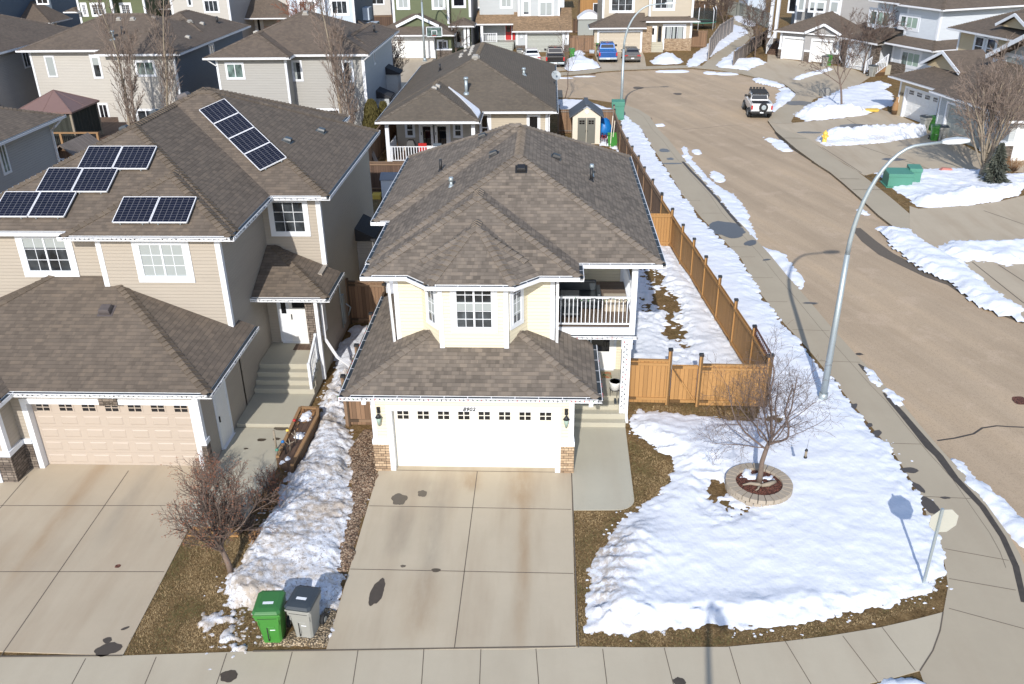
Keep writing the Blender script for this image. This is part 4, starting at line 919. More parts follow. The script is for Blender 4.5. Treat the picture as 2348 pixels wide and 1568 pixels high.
# matted yard behind the house: snow with a long bare patch
snow('snow', V([(1440, 915), (1745, 905), (1735, 850), (1692, 800), (1650, 740), (1600, 660), (1550, 590), (1516, 555), (1480, 520), (1440, 470), (1430, 520), (1450, 600), (1452, 700)]), .10, .085, .5, 'snow', .04, 0, 8, .12,
     hole=[(*g('v', 1545, 755)[:2], .38, 1.4), (*g('v', 1530, 690)[:2], .55, 1.6), (*g('v', 1500, 635)[:2], .42, 1.3), (*g('v', 1478, 700)[:2], .16, .7)])
# slushy pile between the two driveways
pile = V([(515, 1392), (500, 1350), (545, 1300), (572, 1255), (600, 1200), (632, 1150), (655, 1100), (690, 1045), (712, 1000), (735, 950), (752, 880), (790, 835), (830, 780), (850, 765), (855, 790), (815, 850), (800, 900), (788, 960), (812, 1000), (812, 1060), (816, 1150), (806, 1240), (792, 1330), (775, 1390), (762, 1440), (748, 1460), (735, 1400), (700, 1375), (650, 1378), (610, 1395), (560, 1398)])
snow('snow_bank', pile, .17, .06, .5, 'snowd', .055, 0, 5, .12, ridge=[(-7.6, 16.4, -6.9, 21.5, .7, .16)])
snow('snow_bank', V([(440, 1425), (480, 1408), (530, 1400), (545, 1425), (500, 1440), (455, 1442)]), .04, .06, .2, 'snowd', .04, 0, 15, .2)
snow('snow_bank', V([(510, 1450), (535, 1430), (545, 1445), (530, 1475), (560, 1490), (540, 1495), (505, 1480)]), .03, .05, .15, 'snowd', .04, 0, 16, .2)
snow('snow_bank', P2('c', [(5, 985), (50, 1050), (90, 1120), (230, 1260), (370, 1335), (440, 1430), (462, 1480), (450, 1500), (500, 1580)]) + P2('f', [(520, 90), (640, 150), (715, 170), (745, 230), (840, 335), (848, 370), (812, 400), (740, 345), (640, 235), (580, 172), (520, 150), (450, 60), (400, -5)]) + P2('c', [(330, 1500), (200, 1350), (100, 1230), (0, 1110)]), .10, .14, .35, 'snow', .03, RZ, 6, .10)
for i, (f, x, y, rx, ry) in enumerate((('c', 100, 1035, .35, .8), ('c', 240, 1205, .45, 1.3), ('c', 1240, 1445, .3, .6), ('c', 1390, 1560, .5, .4), ('f', 1305, 1028, .18, .75), ('f', 1443, 1165, .20, .60), (5, 85, 915, 1.3, .8), (4, 1750, 885, 1.8, .8), (4, 2230, 905, .7, .8), (4, 1580, 1560, .5, .4), (4, 330, 968, 1.5, .3), (4, 640, 948, 1.2, .3))):
    c = g(f, x, y); snow('snow', [(c.x + rx * math.cos(a), c.y + ry * math.sin(a)) for a in [k * .524 for k in range(12)]], .06, .09 if i not in (6, 7, 8, 10, 11) else .25, .25, 'snow', .03, RZ if i not in (4, 5) else 0, 20 + i, .08)
snow('snow_bank', P2('c', [(555, 930), (600, 945), (690, 960), (740, 1000), (765, 1030), (700, 1030), (640, 1010), (600, 970)]), .08, .15, .3, 'snow', .04, RZ, 9, .1)
snow('snow_bank', P2('f', [(1370, -5), (1450, 0), (1560, 10), (1740, 135), (1850, 190), (1940, 235), (2110, 395), (2347, 560), (2347, 635), (2160, 580), (2000, 495), (1900, 425), (1850, 365), (1700, 295), (1560, 200), (1440, 110)]), .16, .13, .5, 'snow', .05, 0, 11, .12)
snow('snow_bank', P2('f', [(1750, 130), (1830, 92), (1950, 95), (2347, 85), (2500, 80), (2500, 230), (2340, 240), (2240, 270), (2110, 225), (1940, 235), (1800, 180)]), .22, .13, .7, 'snow', .06, 0, 12, .12)
snow('snow_bank', P2('i', [(1800, 15), (1860, 0), (1930, 20), (2150, 230), (2347, 400), (2470, 480), (2470, 700), (2347, 600), (2200, 470), (2050, 350), (1870, 150)]), .12, .09, .4, 'snow', .04, RZ, 13, .08)
isl = P2('c', [(1300, 1190), (1400, 1172), (1650, 1165), (1900, 1158), (2050, 1170), (2120, 1200), (2347, 1195), (2500, 1190), (2500, 1290), (2347, 1300), (2300, 1345), (2180, 1380), (2000, 1408), (1800, 1425), (1700, 1430), (1600, 1420), (1545, 1360), (1440, 1292), (1380, 1225)])
p0, p1, p2 = g('c', 1700, 1390), g('c', 2000, 1370), g('c', 2250, 1320)
snow('snow_bank', isl, .14, .13, .7, 'snow', .06, 0, 14, .12, ridge=[(p0.x, p0.y, p1.x, p1.y, 1.0, .25), (p1.x, p1.y, p2.x, p2.y, 1.0, .25)])
hp = P2('c', [(905, 965), (960, 930), (1100, 908), (1300, 898), (1550, 882), (1640, 895), (1690, 920), (1630, 945), (1400, 980), (1200, 998), (980, 1008)])
p0, p1 = g('c', 1080, 945), g('c', 1600, 915); snow('snow_bank', hp, .10, .14, .4, 'snowm', .05, 0, 17, .1, ridge=[(p0.x, p0.y, p1.x, p1.y, 1.0, .55)])
lp = P2('c', [(768, 795), (850, 722), (940, 682), (1080, 620), (1250, 572), (1370, 560), (1430, 585), (1385, 620), (1450, 650), (1460, 720), (1370, 745), (1270, 788), (1100, 812), (850, 833)])
p0 = g('c', 900, 790); snow('snow_bank', lp, .12, .17, .7, 'snow', .06, 0, 18, .15, ridge=[(p0.x, p0.y, p0.x + 3, p0.y + .4, 1.3, .55)])
snow('snow_bank', P2(5, [(420, 985), (500, 975), (600, 1000), (800, 1050), (805, 1085), (700, 1078), (560, 1045), (450, 1010)]), .12, .2, .5, 'snow', .05, RZ + .06, 19, .12)
snow('snow_bank', P2(5, [(730, 1105), (860, 1090), (880, 1120), (965, 1180), (950, 1225), (880, 1290), (750, 1365), (655, 1405), (665, 1310), (720, 1250), (720, 1180), (780, 1130)]), .18, .2, .6, 'snow', .07, RZ + .05, 21, .12)
snow('snow_bank', P2(5, [(905, 1000), (1000, 950), (1200, 895), (1350, 868), (1450, 870), (1350, 905), (1150, 960), (1000, 1010)]), .22, .2, .6, 'snow', .06, 0, 22, .12)
p0 = g(5, 330, 800); snow('snow_bank', P2(5, [(-60, 820), (60, 720), (200, 620), (350, 540), (430, 460), (440, 490), (360, 560), (300, 640), (180, 760), (230, 760), (400, 740), (500, 745), (595, 790), (480, 830), (340, 888), (150, 860), (0, 850)]), .18, .25, .8, 'snow', .06, 0, 23, .15, ridge=[(p0.x - 1, p0.y, p0.x + 1, p0.y, 1.5, .3)])
snow('snow_bank', P2('c', [(25, 445), (80, 370), (200, 280), (345, 168), (440, 198), (452, 228), (350, 285), (200, 385), (100, 455), (40, 462)]), .2, .3, .9, 'snow', .06, 0, 24, .15)
snow('snow_bank', P2('c', [(335, 88), (420, 98), (500, 155), (505, 185), (440, 180), (360, 140)]), .2, .4, .9, 'snow', .06, 0, 25, .2)
p0 = g(4, 620, 830); snow('snow_bank', P2(4, [(400, 870), (405, 790), (430, 740), (520, 735), (650, 735), (760, 760), (800, 790), (850, 852), (700, 872), (560, 888), (440, 893)]), .35, .25, 1.0, 'snow', .07, 0, 26, .12, ridge=[(p0.x - .5, p0.y, p0.x + .5, p0.y, 1.6, .22)])
snow('snow_bank', P2(4, [(510, 700), (520, 650), (580, 640), (650, 660), (640, 700), (600, 725), (520, 730)]), .3, .25, .7, 'snowm', .07, 0, 27, .15)
snow('snow_bank', P2(4, [(1490, 775), (1520, 725), (1650, 690), (1750, 700), (1850, 740), (1872, 775), (1850, 800), (1650, 812), (1510, 805)]),   .5, .25, 1.1, 'snow', .07, 0, 28, .15)
snow('snow_bank', P2(4, [(290, 1350), (300, 1250), (450, 1255), (620, 1272), (800, 1312), (1000, 1380), (1010, 1400), (800, 1390), (700, 1420), (400, 1420)]), .15, .2, .6, 'snow', .06, 0, 29, .12)
snow('snow', P2('b', [(1775, 930), (1850, 925), (1905, 960), (1920, 1050), (1840, 1010), (1775, 1000)]), .08, .12, .3, 'snowm', .05, 0, 30, .2)
snow('snow', [(-6.4, 34.5), (-6.3, 45), (-5.6, 47), (-6.8, 50), (-7.4, 44), (-7.6, 36)], .06, .2, .4, 'snowm', .05, 0, 31, .25)
snow('snow', [(-7.7, 27.2), (-6.6, 26.4), (-6.6, 31.8), (-7.9, 31.9), (-8., 29.5)], .10, .1, .25, 'snowm', .05, 0, 32, .12)
snow('snow_bank', P2('i', [(1300, 1600), (1400, 1540), (1500, 1525), (1600, 1530), (1700, 1575), (1800, 1650), (1500, 1700)]), .08, .08, .25, 'snow', .03, 0, 33, .08)
snow('snow_bank', P2(3, [(115, 870), (120, 770), (165, 780), (160, 820), (135, 880)]), .3, .3, .6, 'snow', .06, 0, 34, .15)
snow('snow_bank', P2(3, [(180, 1330), (180, 1225), (260, 1220), (230, 1270)]), .15, .25, .5, 'snow', .06, 0, 35, .15)
# beds
snow('wood_chips', [(-5.03, 17.2), (-5.03, 21.72), (-5.08, 24.1), (-6.0, 24.0), (-6.15, 22.6), (-5.75, 21.0), (-5.55, 19.), (-5.35, 17.2)], .05, .06, .12, 'chips', .03, 0, 41, .08)
snow('gravel', [(-6.6, 14.64), (-4.98, 14.66), (-5.0, 15.8), (-5.3, 15.9), (-5.5, 15.35), (-5.9, 15.3), (-6.1, 14.95), (-6.55, 14.9)], .04, .05, .08, 'gravel', .02, 0, 42, .04)

blades('grass', [tuple(nd0[:2]), tuple(nd1[:2]), (-10.0, 19.2), (-8.2, 18.9), (-7.4, 19.5), (-6.2, 15.2), (-6.3, 14.66)], 1500, 1, avoid=[[(-9.9, 18.9), (-8.2, 18.9), (-8.2, 20), (-9.9, 20)]])
blades('grass', [(.75, 14.84), (3, 14.86), (6, 15.2), (9.2, 16.3), (10.2, 17.6), (10.0, 19), (9.5, 17.6), (8.5, 16.3), (5.5, 15.5), (1.6, 15.4), (1.35, 17.5), (1.9, 19.4), (3.5, 20.8), (3.9, 22.2), (2.65, 23.6), (2.6, 21), (2.3, 20.1), (1.9, 19.86), (.78, 19.86)], 1300, 2)
blades('grass', [(2.7, 25.75), (7.3, 25.6), (7.6, 25.0), (6.5, 24.7), (4, 25.1), (2.7, 24.9)], 900, 3, .05)

crumbs([main[i] for i in range(0, 16)], 240, 1, smax=.045); crumbs(main[-12:] + main[:2], 180, 2, out=.3, smax=.045); crumbs(pile, 220, 3, 'snowd', .015, .05, .3); crumbs([(5.0, 20.9), (5.3, 20.4), (5.0, 20.0), (4.6, 20.6)], 50, 4, out=.3)
crumbs(V([(430, 1430), (560, 1400), (590, 1500), (470, 1490)]), 160, 5, 'snowd', .015, .05, .5, .4)
crumbs(V([(1460, 840), (1560, 800), (1590, 700), (1480, 610), (1455, 700)]), 200, 6, 'snow', .02, .07, .2, .7)
def cap_corners(root, pts, z0f=None):
    mb = MB()
    for x, y, z0, z1, sx, sy in pts: corner(mb, x, y, z0, z1, sx, sy)
    return mb.build('corner_trim', M['white'], root)
M['ventb'] = plain('brown_plastic_vent', (.10, .085, .085), .5, .2, 9)
# ================================================================ main house
Hm = thing('house', 'cream two storey house numbered 8902 with bay window, balcony and wide white garage door', 'house')
F = Fr(Hm, (0, 21.74), (1, 0))
wb = MB(); sb = MB()
DX0, DX1, DT = -4.50, .30, 2.12
wb.box(-5.08, .81, 21.96, 24.6, 0, 2.78); wb.box(-5.08, DX0, 21.74, 21.96, 0, 2.78); wb.box(DX1, .81, 21.74, 21.96, 0, 2.78); wb.box(DX0, DX1, 21.74, 21.96, DT, 2.78)
wb.box(-4.57, .24, 24.0, 29.0, 2.4, 5.62); wb.box(-5.08, .80, 24.6, 29.0, 0, 3.0)
wb.prism([(-3.08, 23.1), (-1.17, 23.1), (-.56, 24.01), (-3.76, 24.01)], 3.1, 5.62)
wb.box(-5.2, 2.72, 28.76, 36.9, 0, 5.62); wb.box(.80, 2.72, 27.0, 28.76, 0, 3.08)
wb.build('wall', M['cream'], Hm)
pieces(Hm, 'stone_base', 'stoneT', [(-5.12, DX0 - .15, 21.69, 21.98, 0, .97), (DX1 + .15, .85, 21.69, 21.98, 0, .97)])
pieces(Hm, 'belt_trim', 'white', [(-5.13, DX0 - .15, 21.67, 21.99, .97, 1.13), (DX1 + .15, .86, 21.67, 21.99, .97, 1.13), (-3.1, -1.15, 23.075, 23.1, 3.36, 3.45)])
corner_each(Hm, [(-5.08, 21.74, 1.13, 2.78, -1, -1), (.81, 21.74, 1.13, 2.78, 1, -1), (-4.57, 24.0, 3.2, 5.5, -1, -1), (.24, 24.0, 3.05, 5.5, 1, -1), (2.72, 28.76, 3.3, 5.5, 1, -1)], .12)
pieces(Hm, 'corner_trim', 'white', [(-3.15, -3.01, 23.07, 23.12, 3.3, 5.5), (-1.24, -1.10, 23.07, 23.12, 3.3, 5.5)])
trim_opening(F, DX0, DX1, DT, .155, depth=.21)
garage_door(F, DX0, DX1, 0.02, DT, M['gdoor'], 8, 4, list(range(8)), .2)
text(Hm, '8902', F, -2.22, DT + .022, .165, 'black', .042, shear=.25, space=1.12)
for u in (-4.87, .60):
    c = F.at(u, 1.92, .12); mb = MB(); mb.beam(F.at(u, 2.14, .02), F.at(u, 2.14, .05), .1, .2); mb.tube([F.at(u, 2.14, .04), F.at(u, 2.2, .12), c + Vector((0, 0, .12))], .014, 6)
    mb.tube([c + Vector((0, 0, .14)), c + Vector((0, 0, .09)), c + Vector((0, 0, .02))], [.02, .05, .10], 8); mb.tube([c + Vector((0, 0, -.24)), c + Vector((0, 0, -.28))], [.03, .012], 8)
    l = mb.build('wall_lantern', M['black'], Hm); gb_ = MB(); gb_.tube([c + Vector((0, 0, .02)), c + Vector((0, 0, -.24))], [.085, .035], 8); gb_.build('lamp_glass', M['blindg'], l)
gh = [rect(-5.79, 1.48, 21.42, 28.4, .417, 2.8)]
# garage roof stops at the upper wall and at the porch
gh = [Hip([(-5.79, 21.42), (1.48, 21.42), (1.48, 24.75), (.26, 25.9), (-4.6, 28.4), (-5.79, 28.4)], [.417, .417, None, None, None, .417], 2.8)]
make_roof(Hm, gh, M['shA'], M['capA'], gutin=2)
uh = [Hip([(-5.40, 24.64), (3.47, 24.64), (3.47, 37.3), (-5.40, 37.3)], [.49, .49, .56, .49], 5.6), rect(-5.35, .97, 23.6, 29.6, (.47, .46, None, .46), 5.6), rect(-5.95, 3.47, 28.55, 37.3, (.49, .49, .56, .49), 5.6),
      Hip([(-3.37, 22.90), (-.91, 22.90), (-.20, 23.61), (-.04, 23.9), (-.04, 26.6), (-4.24, 26.6), (-4.24, 23.9), (-4.08, 23.61)], [.46, .43, None, .48, None, .48, None, .43], 5.6)]
uh[0].p = [(-5.39, 24.64), (3.47, 24.64), (3.47, 37.29), (-5.39, 37.29)]
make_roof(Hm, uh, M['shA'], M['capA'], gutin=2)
for x, y in ((-.86, 28.4), (-1.9, 30.8), (.30, 31.0), (-2.5, 33.6)): vent_box(Hm, uh, x, y, 'black', .30, .15)
for x, y, h, m_, cp in ((-3.9, 31.3, .42, 'black', 0), (1.55, 30.2, .45, 'black', 0), (-3.3, 29.2, .22, 'metal', 1), (1.6, 31.0, .3, 'metal', 1)): vent_pipe(Hm, uh, x, y, h, .055, m_, cp)
# windows
FB = Fr(Hm, (0, 23.1), (1, 0)); pwin(FB, 'X', 1475, 385, 2095, 1075, mull=1, grid=(2, 5), trim=.13, blind=(0, 1, .42, .62), label='wide bay window with white grilles and raised blind')
FL = Fr(Hm, (-3.76, 24.01), (.68, -.91)); window(FL, .40, .86, 4.12, 5.45, 0, (2, 4), .11, blind=(0, 1, .2, .6)); FR_ = Fr(Hm, (-1.17, 23.1), (.61, .91)); window(FR_, .28, .74, 4.12, 5.45, 0, (2, 4), .11, blind=(0, 1, .2, .6))
# porch, steps, balcony
st = MB()
for k, y in enumerate((24.30, 24.55, 24.83, 25.12)): st.box(.83, 2.60, y, (24.55, 24.83, 25.12, 27.0)[k], 0, .18 * (k + 1))
st.build('steps', M['conc2'], Hm, bevel=.012)
cb = MB(); cb.box(2.40, 2.68, 24.62, 24.90, 0, 3.05); cb.box(2.37, 2.71, 24.59, 24.93, 2.72, 3.06); cb.box(2.37, 2.71, 24.59, 24.93, 0.0, .12); cb.build('porch_column', M['white'], Hm)
FD = Fr(Hm, (0, 27.0), (1, 0)); door(FD, 1.42, 2.33, .74, 2.80, M['wdoor'], glass=(.16, .84, .33, .68), side=.32)
db = MB(); db.box(.24, 2.76, 24.95, 28.8, 3.12, 3.30); db.build('balcony_floor', M['deck'], Hm)
eb = MB(); eb.box(.24, 2.78, 24.86, 24.95, 3.02, 3.32); eb.box(2.72, 2.80, 24.95, 28.76, 3.02, 3.32); eb.build('balcony_edge', M['white'], Hm)
g2 = MB(); g2.box(.42, 2.84, 24.74, 24.86, 2.98, 3.09); g2.face([(.42, 24.75, 3.0901), (2.84, 24.75, 3.0901), (2.84, 24.85, 3.0901), (.42, 24.85, 3.0901)], 1); g2.build('gutter', [M['gut'], M['gutin']], Hm)
railing(Hm, (.26, 24.98, 3.30), (2.72, 24.98, 3.30), .12, 1.02, M['white'], 19, 'balcony_railing', .024); railing(Hm, (2.72, 25.05, 3.30), (2.72, 28.7, 3.30), .12, 1.02, M['white'], 26, 'balcony_railing', .03, False)
pb = MB(); pb.box(2.62, 2.80, 24.94, 25.08, 3.3, 5.46); pb.build('balcony_post', M['white'], Hm)
downspout(Hm, [(-4.9, 23.72, 5.45), (-4.72, 23.9, 5.25), (-4.66, 23.93, 3.05), (-4.85, 23.65, 2.97)]); downspout(Hm, [(.33, 23.93, 5.45), (.33, 23.93, 3.05), (.52, 23.7, 2.95)]); downspout(Hm, [(1.35, 21.36, 2.66), (1.0, 21.7, 2.5), (.90, 21.8, .3)], r=.035) if False else None
dm = MB(); dm.box(-5.25, -5.13, 21.3, 21.42, 2.55, 2.68); dm.box(1.22, 1.34, 21.3, 21.42, 2.55, 2.68); dm.build('downspout', M['gut'], Hm)
wb2 = Fr(Hm, (0, 28.76), (1, 0)); door(wb2, .42, 1.15, 3.32, 5.3, M['wdoor'], glass=(.1, .9, .1, .9))
# string lights on the eaves
def bulbs(name, label, line, step, seed, cols=('red', 'gbinl', 'abinl', 'black', 'black', 'dblue'), s=.015, ln=.05, group='strings of small lights on the two houses', wire=True, drop=.0, n_ind=60):
    root = thing(name, label, 'string lights', tuple(line[0]), 0, group); rr = random.Random(seed); o = Vector(line[0]); wbm = MB(); pts = []; L = 0
    for i in range(len(line) - 1):
        a, b = Vector(line[i]), Vector(line[i + 1]); n = max(1, int((b - a).length / step))
        for k in range(n): pts.append(a.lerp(b, k / n))
    pts.append(Vector(line[-1]))
    wbm.tube([p - o + Vector((rr.gauss(0, .008), rr.gauss(0, .008), rr.gauss(0, .014) - drop * (i % 2))) for i, p in enumerate(pts)], .006, 4); wbm.build('wire', M['bulbwire'], root)
    base = {}
    for i, p in enumerate(pts[:n_ind]):
        c = rr.choice(cols)
        if c not in base:
            mb = MB(); mb.tube([(0, 0, .02), (0, 0, -.01), (0, 0, -ln * .6), (0, 0, -ln)], [s * .5, s * .8, s, s * .2], 6); ob = mb.build('bulb', M[c], root); base[c] = ob.data
            ob.location = p - o
        else:
            ob = bpy.data.objects.new('bulb', base[c]); COL.objects.link(ob); ob.parent = root; ob.location = p - o
        ob.rotation_euler = (rr.uniform(-.5, .5), rr.uniform(-.5, .5), 0)
    return root
bulbs('string_lights', 'coloured bulbs clipped along the front gutter of the cream garage roof', [(-5.85, 21.27, 2.76), (1.6, 21.27, 2.76)], .125, 1)
bulbs('string_lights', 'coloured bulbs clipped down the left gutter of the cream garage roof', [(-5.93, 21.4, 2.77), (-5.93, 28.3, 2.77)], .15, 2)
bulbs('string_lights', 'coloured bulbs on the short right gutter of the cream garage roof', [(1.62, 21.4, 2.77), (1.62, 24.7, 2.77)], .14, 3)
bulbs('string_lights', 'dark bulbs along the gutter under the balcony railing', [(.5, 24.71, 3.06), (2.86, 24.71, 3.06)], .15, 4)
bulbs('string_lights', 'red tipped bulbs wound down the white porch column', [(2.45 + .10 * (k % 2), 24.575, 3.0 - k * .09) for k in range(28)], .2, 5, ('red', 'black', 'black'))
bulbs('string_lights', 'loose garland of dark bulbs draped over the balcony rail', [(.9 + .1 * k, 24.93, 4.33 - .09 * abs(math.sin(k * .55))) for k in range(17)], .11, 6, ('gbinl', 'black', 'black'))
# things on the porch and balcony
pt = thing('plant_pot', 'white round pot on a black wire stand at the top of the porch steps', 'plant pot', (*g('v', 1409, 905, .74)[:2], .72)); mb = MB(); mb.tube([(0, 0, .22), (0, 0, .24), (0, 0, .50), (0, 0, .53), (0, 0, .53), (0, 0, .49)], [.05, .15, .19, .20, .175, .17], 20, cap=False); mb.face([(.17 * math.cos(a), .17 * math.sin(a), .48) for a in [k * PI / 10 for k in range(20)]], 1); mb.build('pot', [M['wdoor'], M['redmulch']], pt)
mb = MB(); mb.tube([(.17 * math.cos(a), .17 * math.sin(a), .26) for a in [k * PI / 8 for k in range(17)]], .008, 5)
for k in range(4): a = k * PI / 2 + .4; mb.tube([(.17 * math.cos(a), .17 * math.sin(a), .26), (.16 * math.cos(a), .16 * math.sin(a), 0)], .008, 5)
mb.build('stand', M['black'], pt)
c = g('v', 1385, 868, .74); mt = NT('floral_mat'); vn = mt.vor(mt.OB, 9); x_ = mt.sep(vn)[0]; M['floral'] = mt.fin(mt.ramp(x_, [(0, (.05, .12, .04)), (.3, (.30, .22, .12)), (.6, (.42, .34, .2)), (.85, (.34, .13, .06))]), .95)
mb = MB(); mb.box(-.36, .36, -.22, .22, 0, .015); o = mb.build('doormat', M['floral'], None); o.location = (1.9, 26.55, .722); tag(o, 'patterned doormat before the white glazed front door', 'doormat')
o = thing('shoes', 'small dark shoe pair beside the porch column', 'shoes', (*g('v', 1415, 922, .54)[:2], .54)); 
for s_ in (-.06, .06):
    mb = MB(); mb.loft([[(s_ - .04, -.12, 0), (s_ + .04, -.12, 0), (s_ + .04, -.12, .05), (s_ - .04, -.12, .05)], [(s_ - .045, 0, 0), (s_ + .045, 0, 0), (s_ + .04, 0, .07), (s_ - .04, 0, .07)], [(s_ - .04, .13, 0), (s_ + .04, .13, 0), (s_ + .035, .12, .10), (s_ - .035, .12, .10)]]); mb.build('shoe', M['abinl'], o)
so_ = thing('patio_sofa', 'black covered patio sofa against the balcony wall', 'sofa', (1.0, 26.6, 3.30)); mb = MB(); mb.box(-.65, .65, -.4, .4, .08, .42); mb.build('seat', M['abinl'], so_, bevel=.05); mb = MB(); mb.box(-.65, .65, .3, .45, .42, .8); mb.build('backrest', M['abinl'], so_, bevel=.05)
for s_ in (-1, 1): mb = MB(); mb.box(s_ * .65, s_ * .78, -.4, .45, .06, .6); mb.build('armrest', M['abinl'], so_, bevel=.04)
so_ = thing('patio_chair', 'dark patio chair behind the left balusters of the balcony', 'chair', (.75, 25.45, 3.30)); mb = MB(); mb.box(-.3, .3, -.28, .28, .3, .38); mb.build('seat', M['abinl'], so_, bevel=.03); mb = MB(); mb.beam((-.0, .28, .38), (0, .38, .9), .6, .04, up=(0, 1, 0)); mb.build('backrest', M['abinl'], so_)
for a in (-.26, .26):
    for b in (-.24, .24): mb = MB(); mb.box(a - .02, a + .02, b - .02, b + .02, 0, .3); mb.build('leg', M['black'], so_)
so_ = thing('storage_box', 'tan lidded box on the balcony beside the right railing', 'box', (2.25, 26.4, 3.30)); mb = MB(); mb.box(-.35, .35, -.25, .25, 0, .38); mb.build('body', M['tdoor'], so_, bevel=.02); mb = MB(); mb.box(-.37, .37, -.27, .27, .382, .44); mb.build('lid', M['tdoor'], so_, bevel=.015)
# ================================================================ left neighbour
Hn = thing('house', 'beige house with solar panels on its roof and a pink beige garage door', 'house')
F = Fr(Hn, (0, 21.62), (1, 0)); wb = MB(); N0, N1, NT_ = -15.28, -10.42, 2.30
wb.box(-15.75, -10.15, 21.84, 25.3, 0, 2.88); wb.box(-15.75, N0, 21.62, 21.84, 0, 2.88); wb.box(N1, -10.15, 21.62, 21.84, 0, 2.88); wb.box(N0, N1, 21.62, 21.84, NT_, 2.88)
wb.box(-14.05, -10.15, 25.2, 30.0, 0, 6.3); wb.box(-18.8, -14.05, 25.62, 42, 0, 6.3); wb.box(-15.3, -10.15, 30, 41.8, 0, 6.3); wb.box(-10.15, -8.05, 29.55, 38.7, 0, 6.3)
wb.box(-10.15, -8.0, 28.62, 29.55, 0, 3.6); wb.box(-19.6, -15.75, 20.9, 25.62, 0, 2.88); wb.build('wall', M['beige'], Hn)
pieces(Hn, 'stone_base', 'stoneD', [(-15.76, N0 - .15, 21.57, 21.86, 0, .92), (N1 + .15, -10.11, 21.57, 21.86, 0, .92), (-16.3, -15.70, 20.85, 21.6, 0, .92)]); pieces(Hn, 'stone_column', 'stoneD', [(-8.38, -8.02, 27.35, 27.75, .88, 3.2)])
pieces(Hn, 'belt_trim', 'white', [(-15.77, N0 - .15, 21.55, 21.87, .92, 1.08), (N1 + .15, -10.09, 21.55, 21.87, .92, 1.08), (-16.32, -15.68, 20.83, 21.6, .92, 1.08), (-17.9, -17.6, 20.80, 20.86, 0, 2.3)])
corner_each(Hn, [(-10.15, 21.62, 1.08, 2.88, 1, -1), (-15.75, 20.9, 1.08, 2.88, 1, -1), (-10.15, 25.2, 3.0, 6.2, 1, -1), (-14.05, 25.2, 4.3, 6.2, -1, -1), (-8.05, 29.55, 3.6, 6.2, 1, -1), (-18.8, 25.62, 3.0, 6.2, -1, -1)], .15)
trim_opening(F, N0, N1, NT_, .17, depth=.23); garage_door(F, N0, N1, .02, NT_, M['pdoor'], 7, 5, list(range(7)), .19)
mb = MB(); mb.box(-13.05, -12.5, 21.54, 21.58, NT_ - .02, NT_ + .22); mb.build('number_plaque', M['stoneD'], Hn); text(Hn, '8904', F, -12.77, NT_ + .02, .15, 'paver', .085)
F2 = Fr(Hn, (0, 20.9), (1, 0)); garage_door(F2, -20.3, -16.35, .02, 2.2, M['pdoor'], 4, 5, None, -.03); tb = MB(); tb.box(-16.34, -16.15, 20.82, 20.9, 0, 2.4); tb.build('door_trim', M['white'], Hn)
mb = MB(); mb.beam((-16.0, 20.86, 1.9), (-16.0, 20.86, 2.1), .1, .1); mb.build('wall_lantern', M['black'], Hn)
nh = [Hip([(-20.4, 21.28), (-9.62, 21.28), (-9.62, 25.75), (-20.4, 25.75)], [.417, .417, None, .417], 2.9), Hip([(-20.4, 20.55), (-15.42, 20.55), (-15.42, 26.), (-20.4, 26.)], [.417, .417, None, .417], 2.9)]
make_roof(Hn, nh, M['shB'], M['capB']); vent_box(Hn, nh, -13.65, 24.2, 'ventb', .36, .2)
NZ = 6.3
nu = [rect(-19.35, -9.66, 25.42, 42.2, .46, NZ), rect(-14.95, -9.66, 24.99, 31, (.46, .46, None, .46), NZ), rect(-19.35, -7.65, 29.17, 39.1, (.46, .46, .58, .46), NZ)]
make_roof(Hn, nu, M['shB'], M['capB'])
pr = [Hip([(-10.13, 27.15), (-7.52, 27.15), (-7.52, 29.5), (-10.13, 29.5)], [.44, .44, None, None], 3.32)]
make_roof(Hn, pr, M['shB'], M['capB'])
FU = Fr(Hn, (0, 25.2), (1, 0)); w_ = pwin(FU, 'A', 1375, 430, 1905, 775, mull=1, grid=(2, 3), trim=.17, blind=(0.02, 1, 0, 1)); FU2 = Fr(Hn, (0, 25.62), (1, 0)); pwin(FU2, 'A', 200, 365, 745, 722, mull=1, grid=(2, 3), trim=.17, blind=(0, 1, .70, 1))
FW = Fr(Hn, (0, 29.55), (1, 0)); pwin(FW, 'E', 1495, 860, 1765, 1095, mull=0, grid=(3, 3), trim=.13)
FS = Fr(Hn, (-10.15, 0), (0, 1)); door(FS, 22.75, 23.65, .05, 2.1, M['wdoor'])
st = MB()
ys = (26.05, 26.33, 26.60, 26.88)
for k, y in enumerate(ys): st.box(-10.14, -8.02, y, (26.33, 26.60, 26.88, 28.62)[k], 0, .15 + .18 * (k + 1))
st.box(-10.14, -8.02, 24.05, 26.05, 0, .15); st.build('steps', M['conc2'], Hn, bevel=.012)
FD = Fr(Hn, (0, 28.62), (1, 0)); door(FD, -9.35, -8.5, .90, 2.98, M['wdoor'], glass=(.15, .85, .66, .92), side=.34)
railing(Hn, (-8.12, 26.1, .33), (-8.12, 27.3, .87), .1, .95, M['white'], 7, 'railing', .03)
tb = MB(); tb.box(-8.02, -7.9, 27.2, 27.34, .1, 3.2); tb.build('porch_post', M['white'], Hn); downspout(Hn, [(-7.8, 27.3, 3.15), (-7.86, 27.6, 3.0), (-7.86, 27.6, 1.5), (-7.4, 27.2, 1.0), (-6.85, 26.7, .9)])
tb = MB(); tb.box(-8.04, -7.98, 27.9, 28.5, 1.5, 2.8); tb.build('shutter', M['white'], Hn)
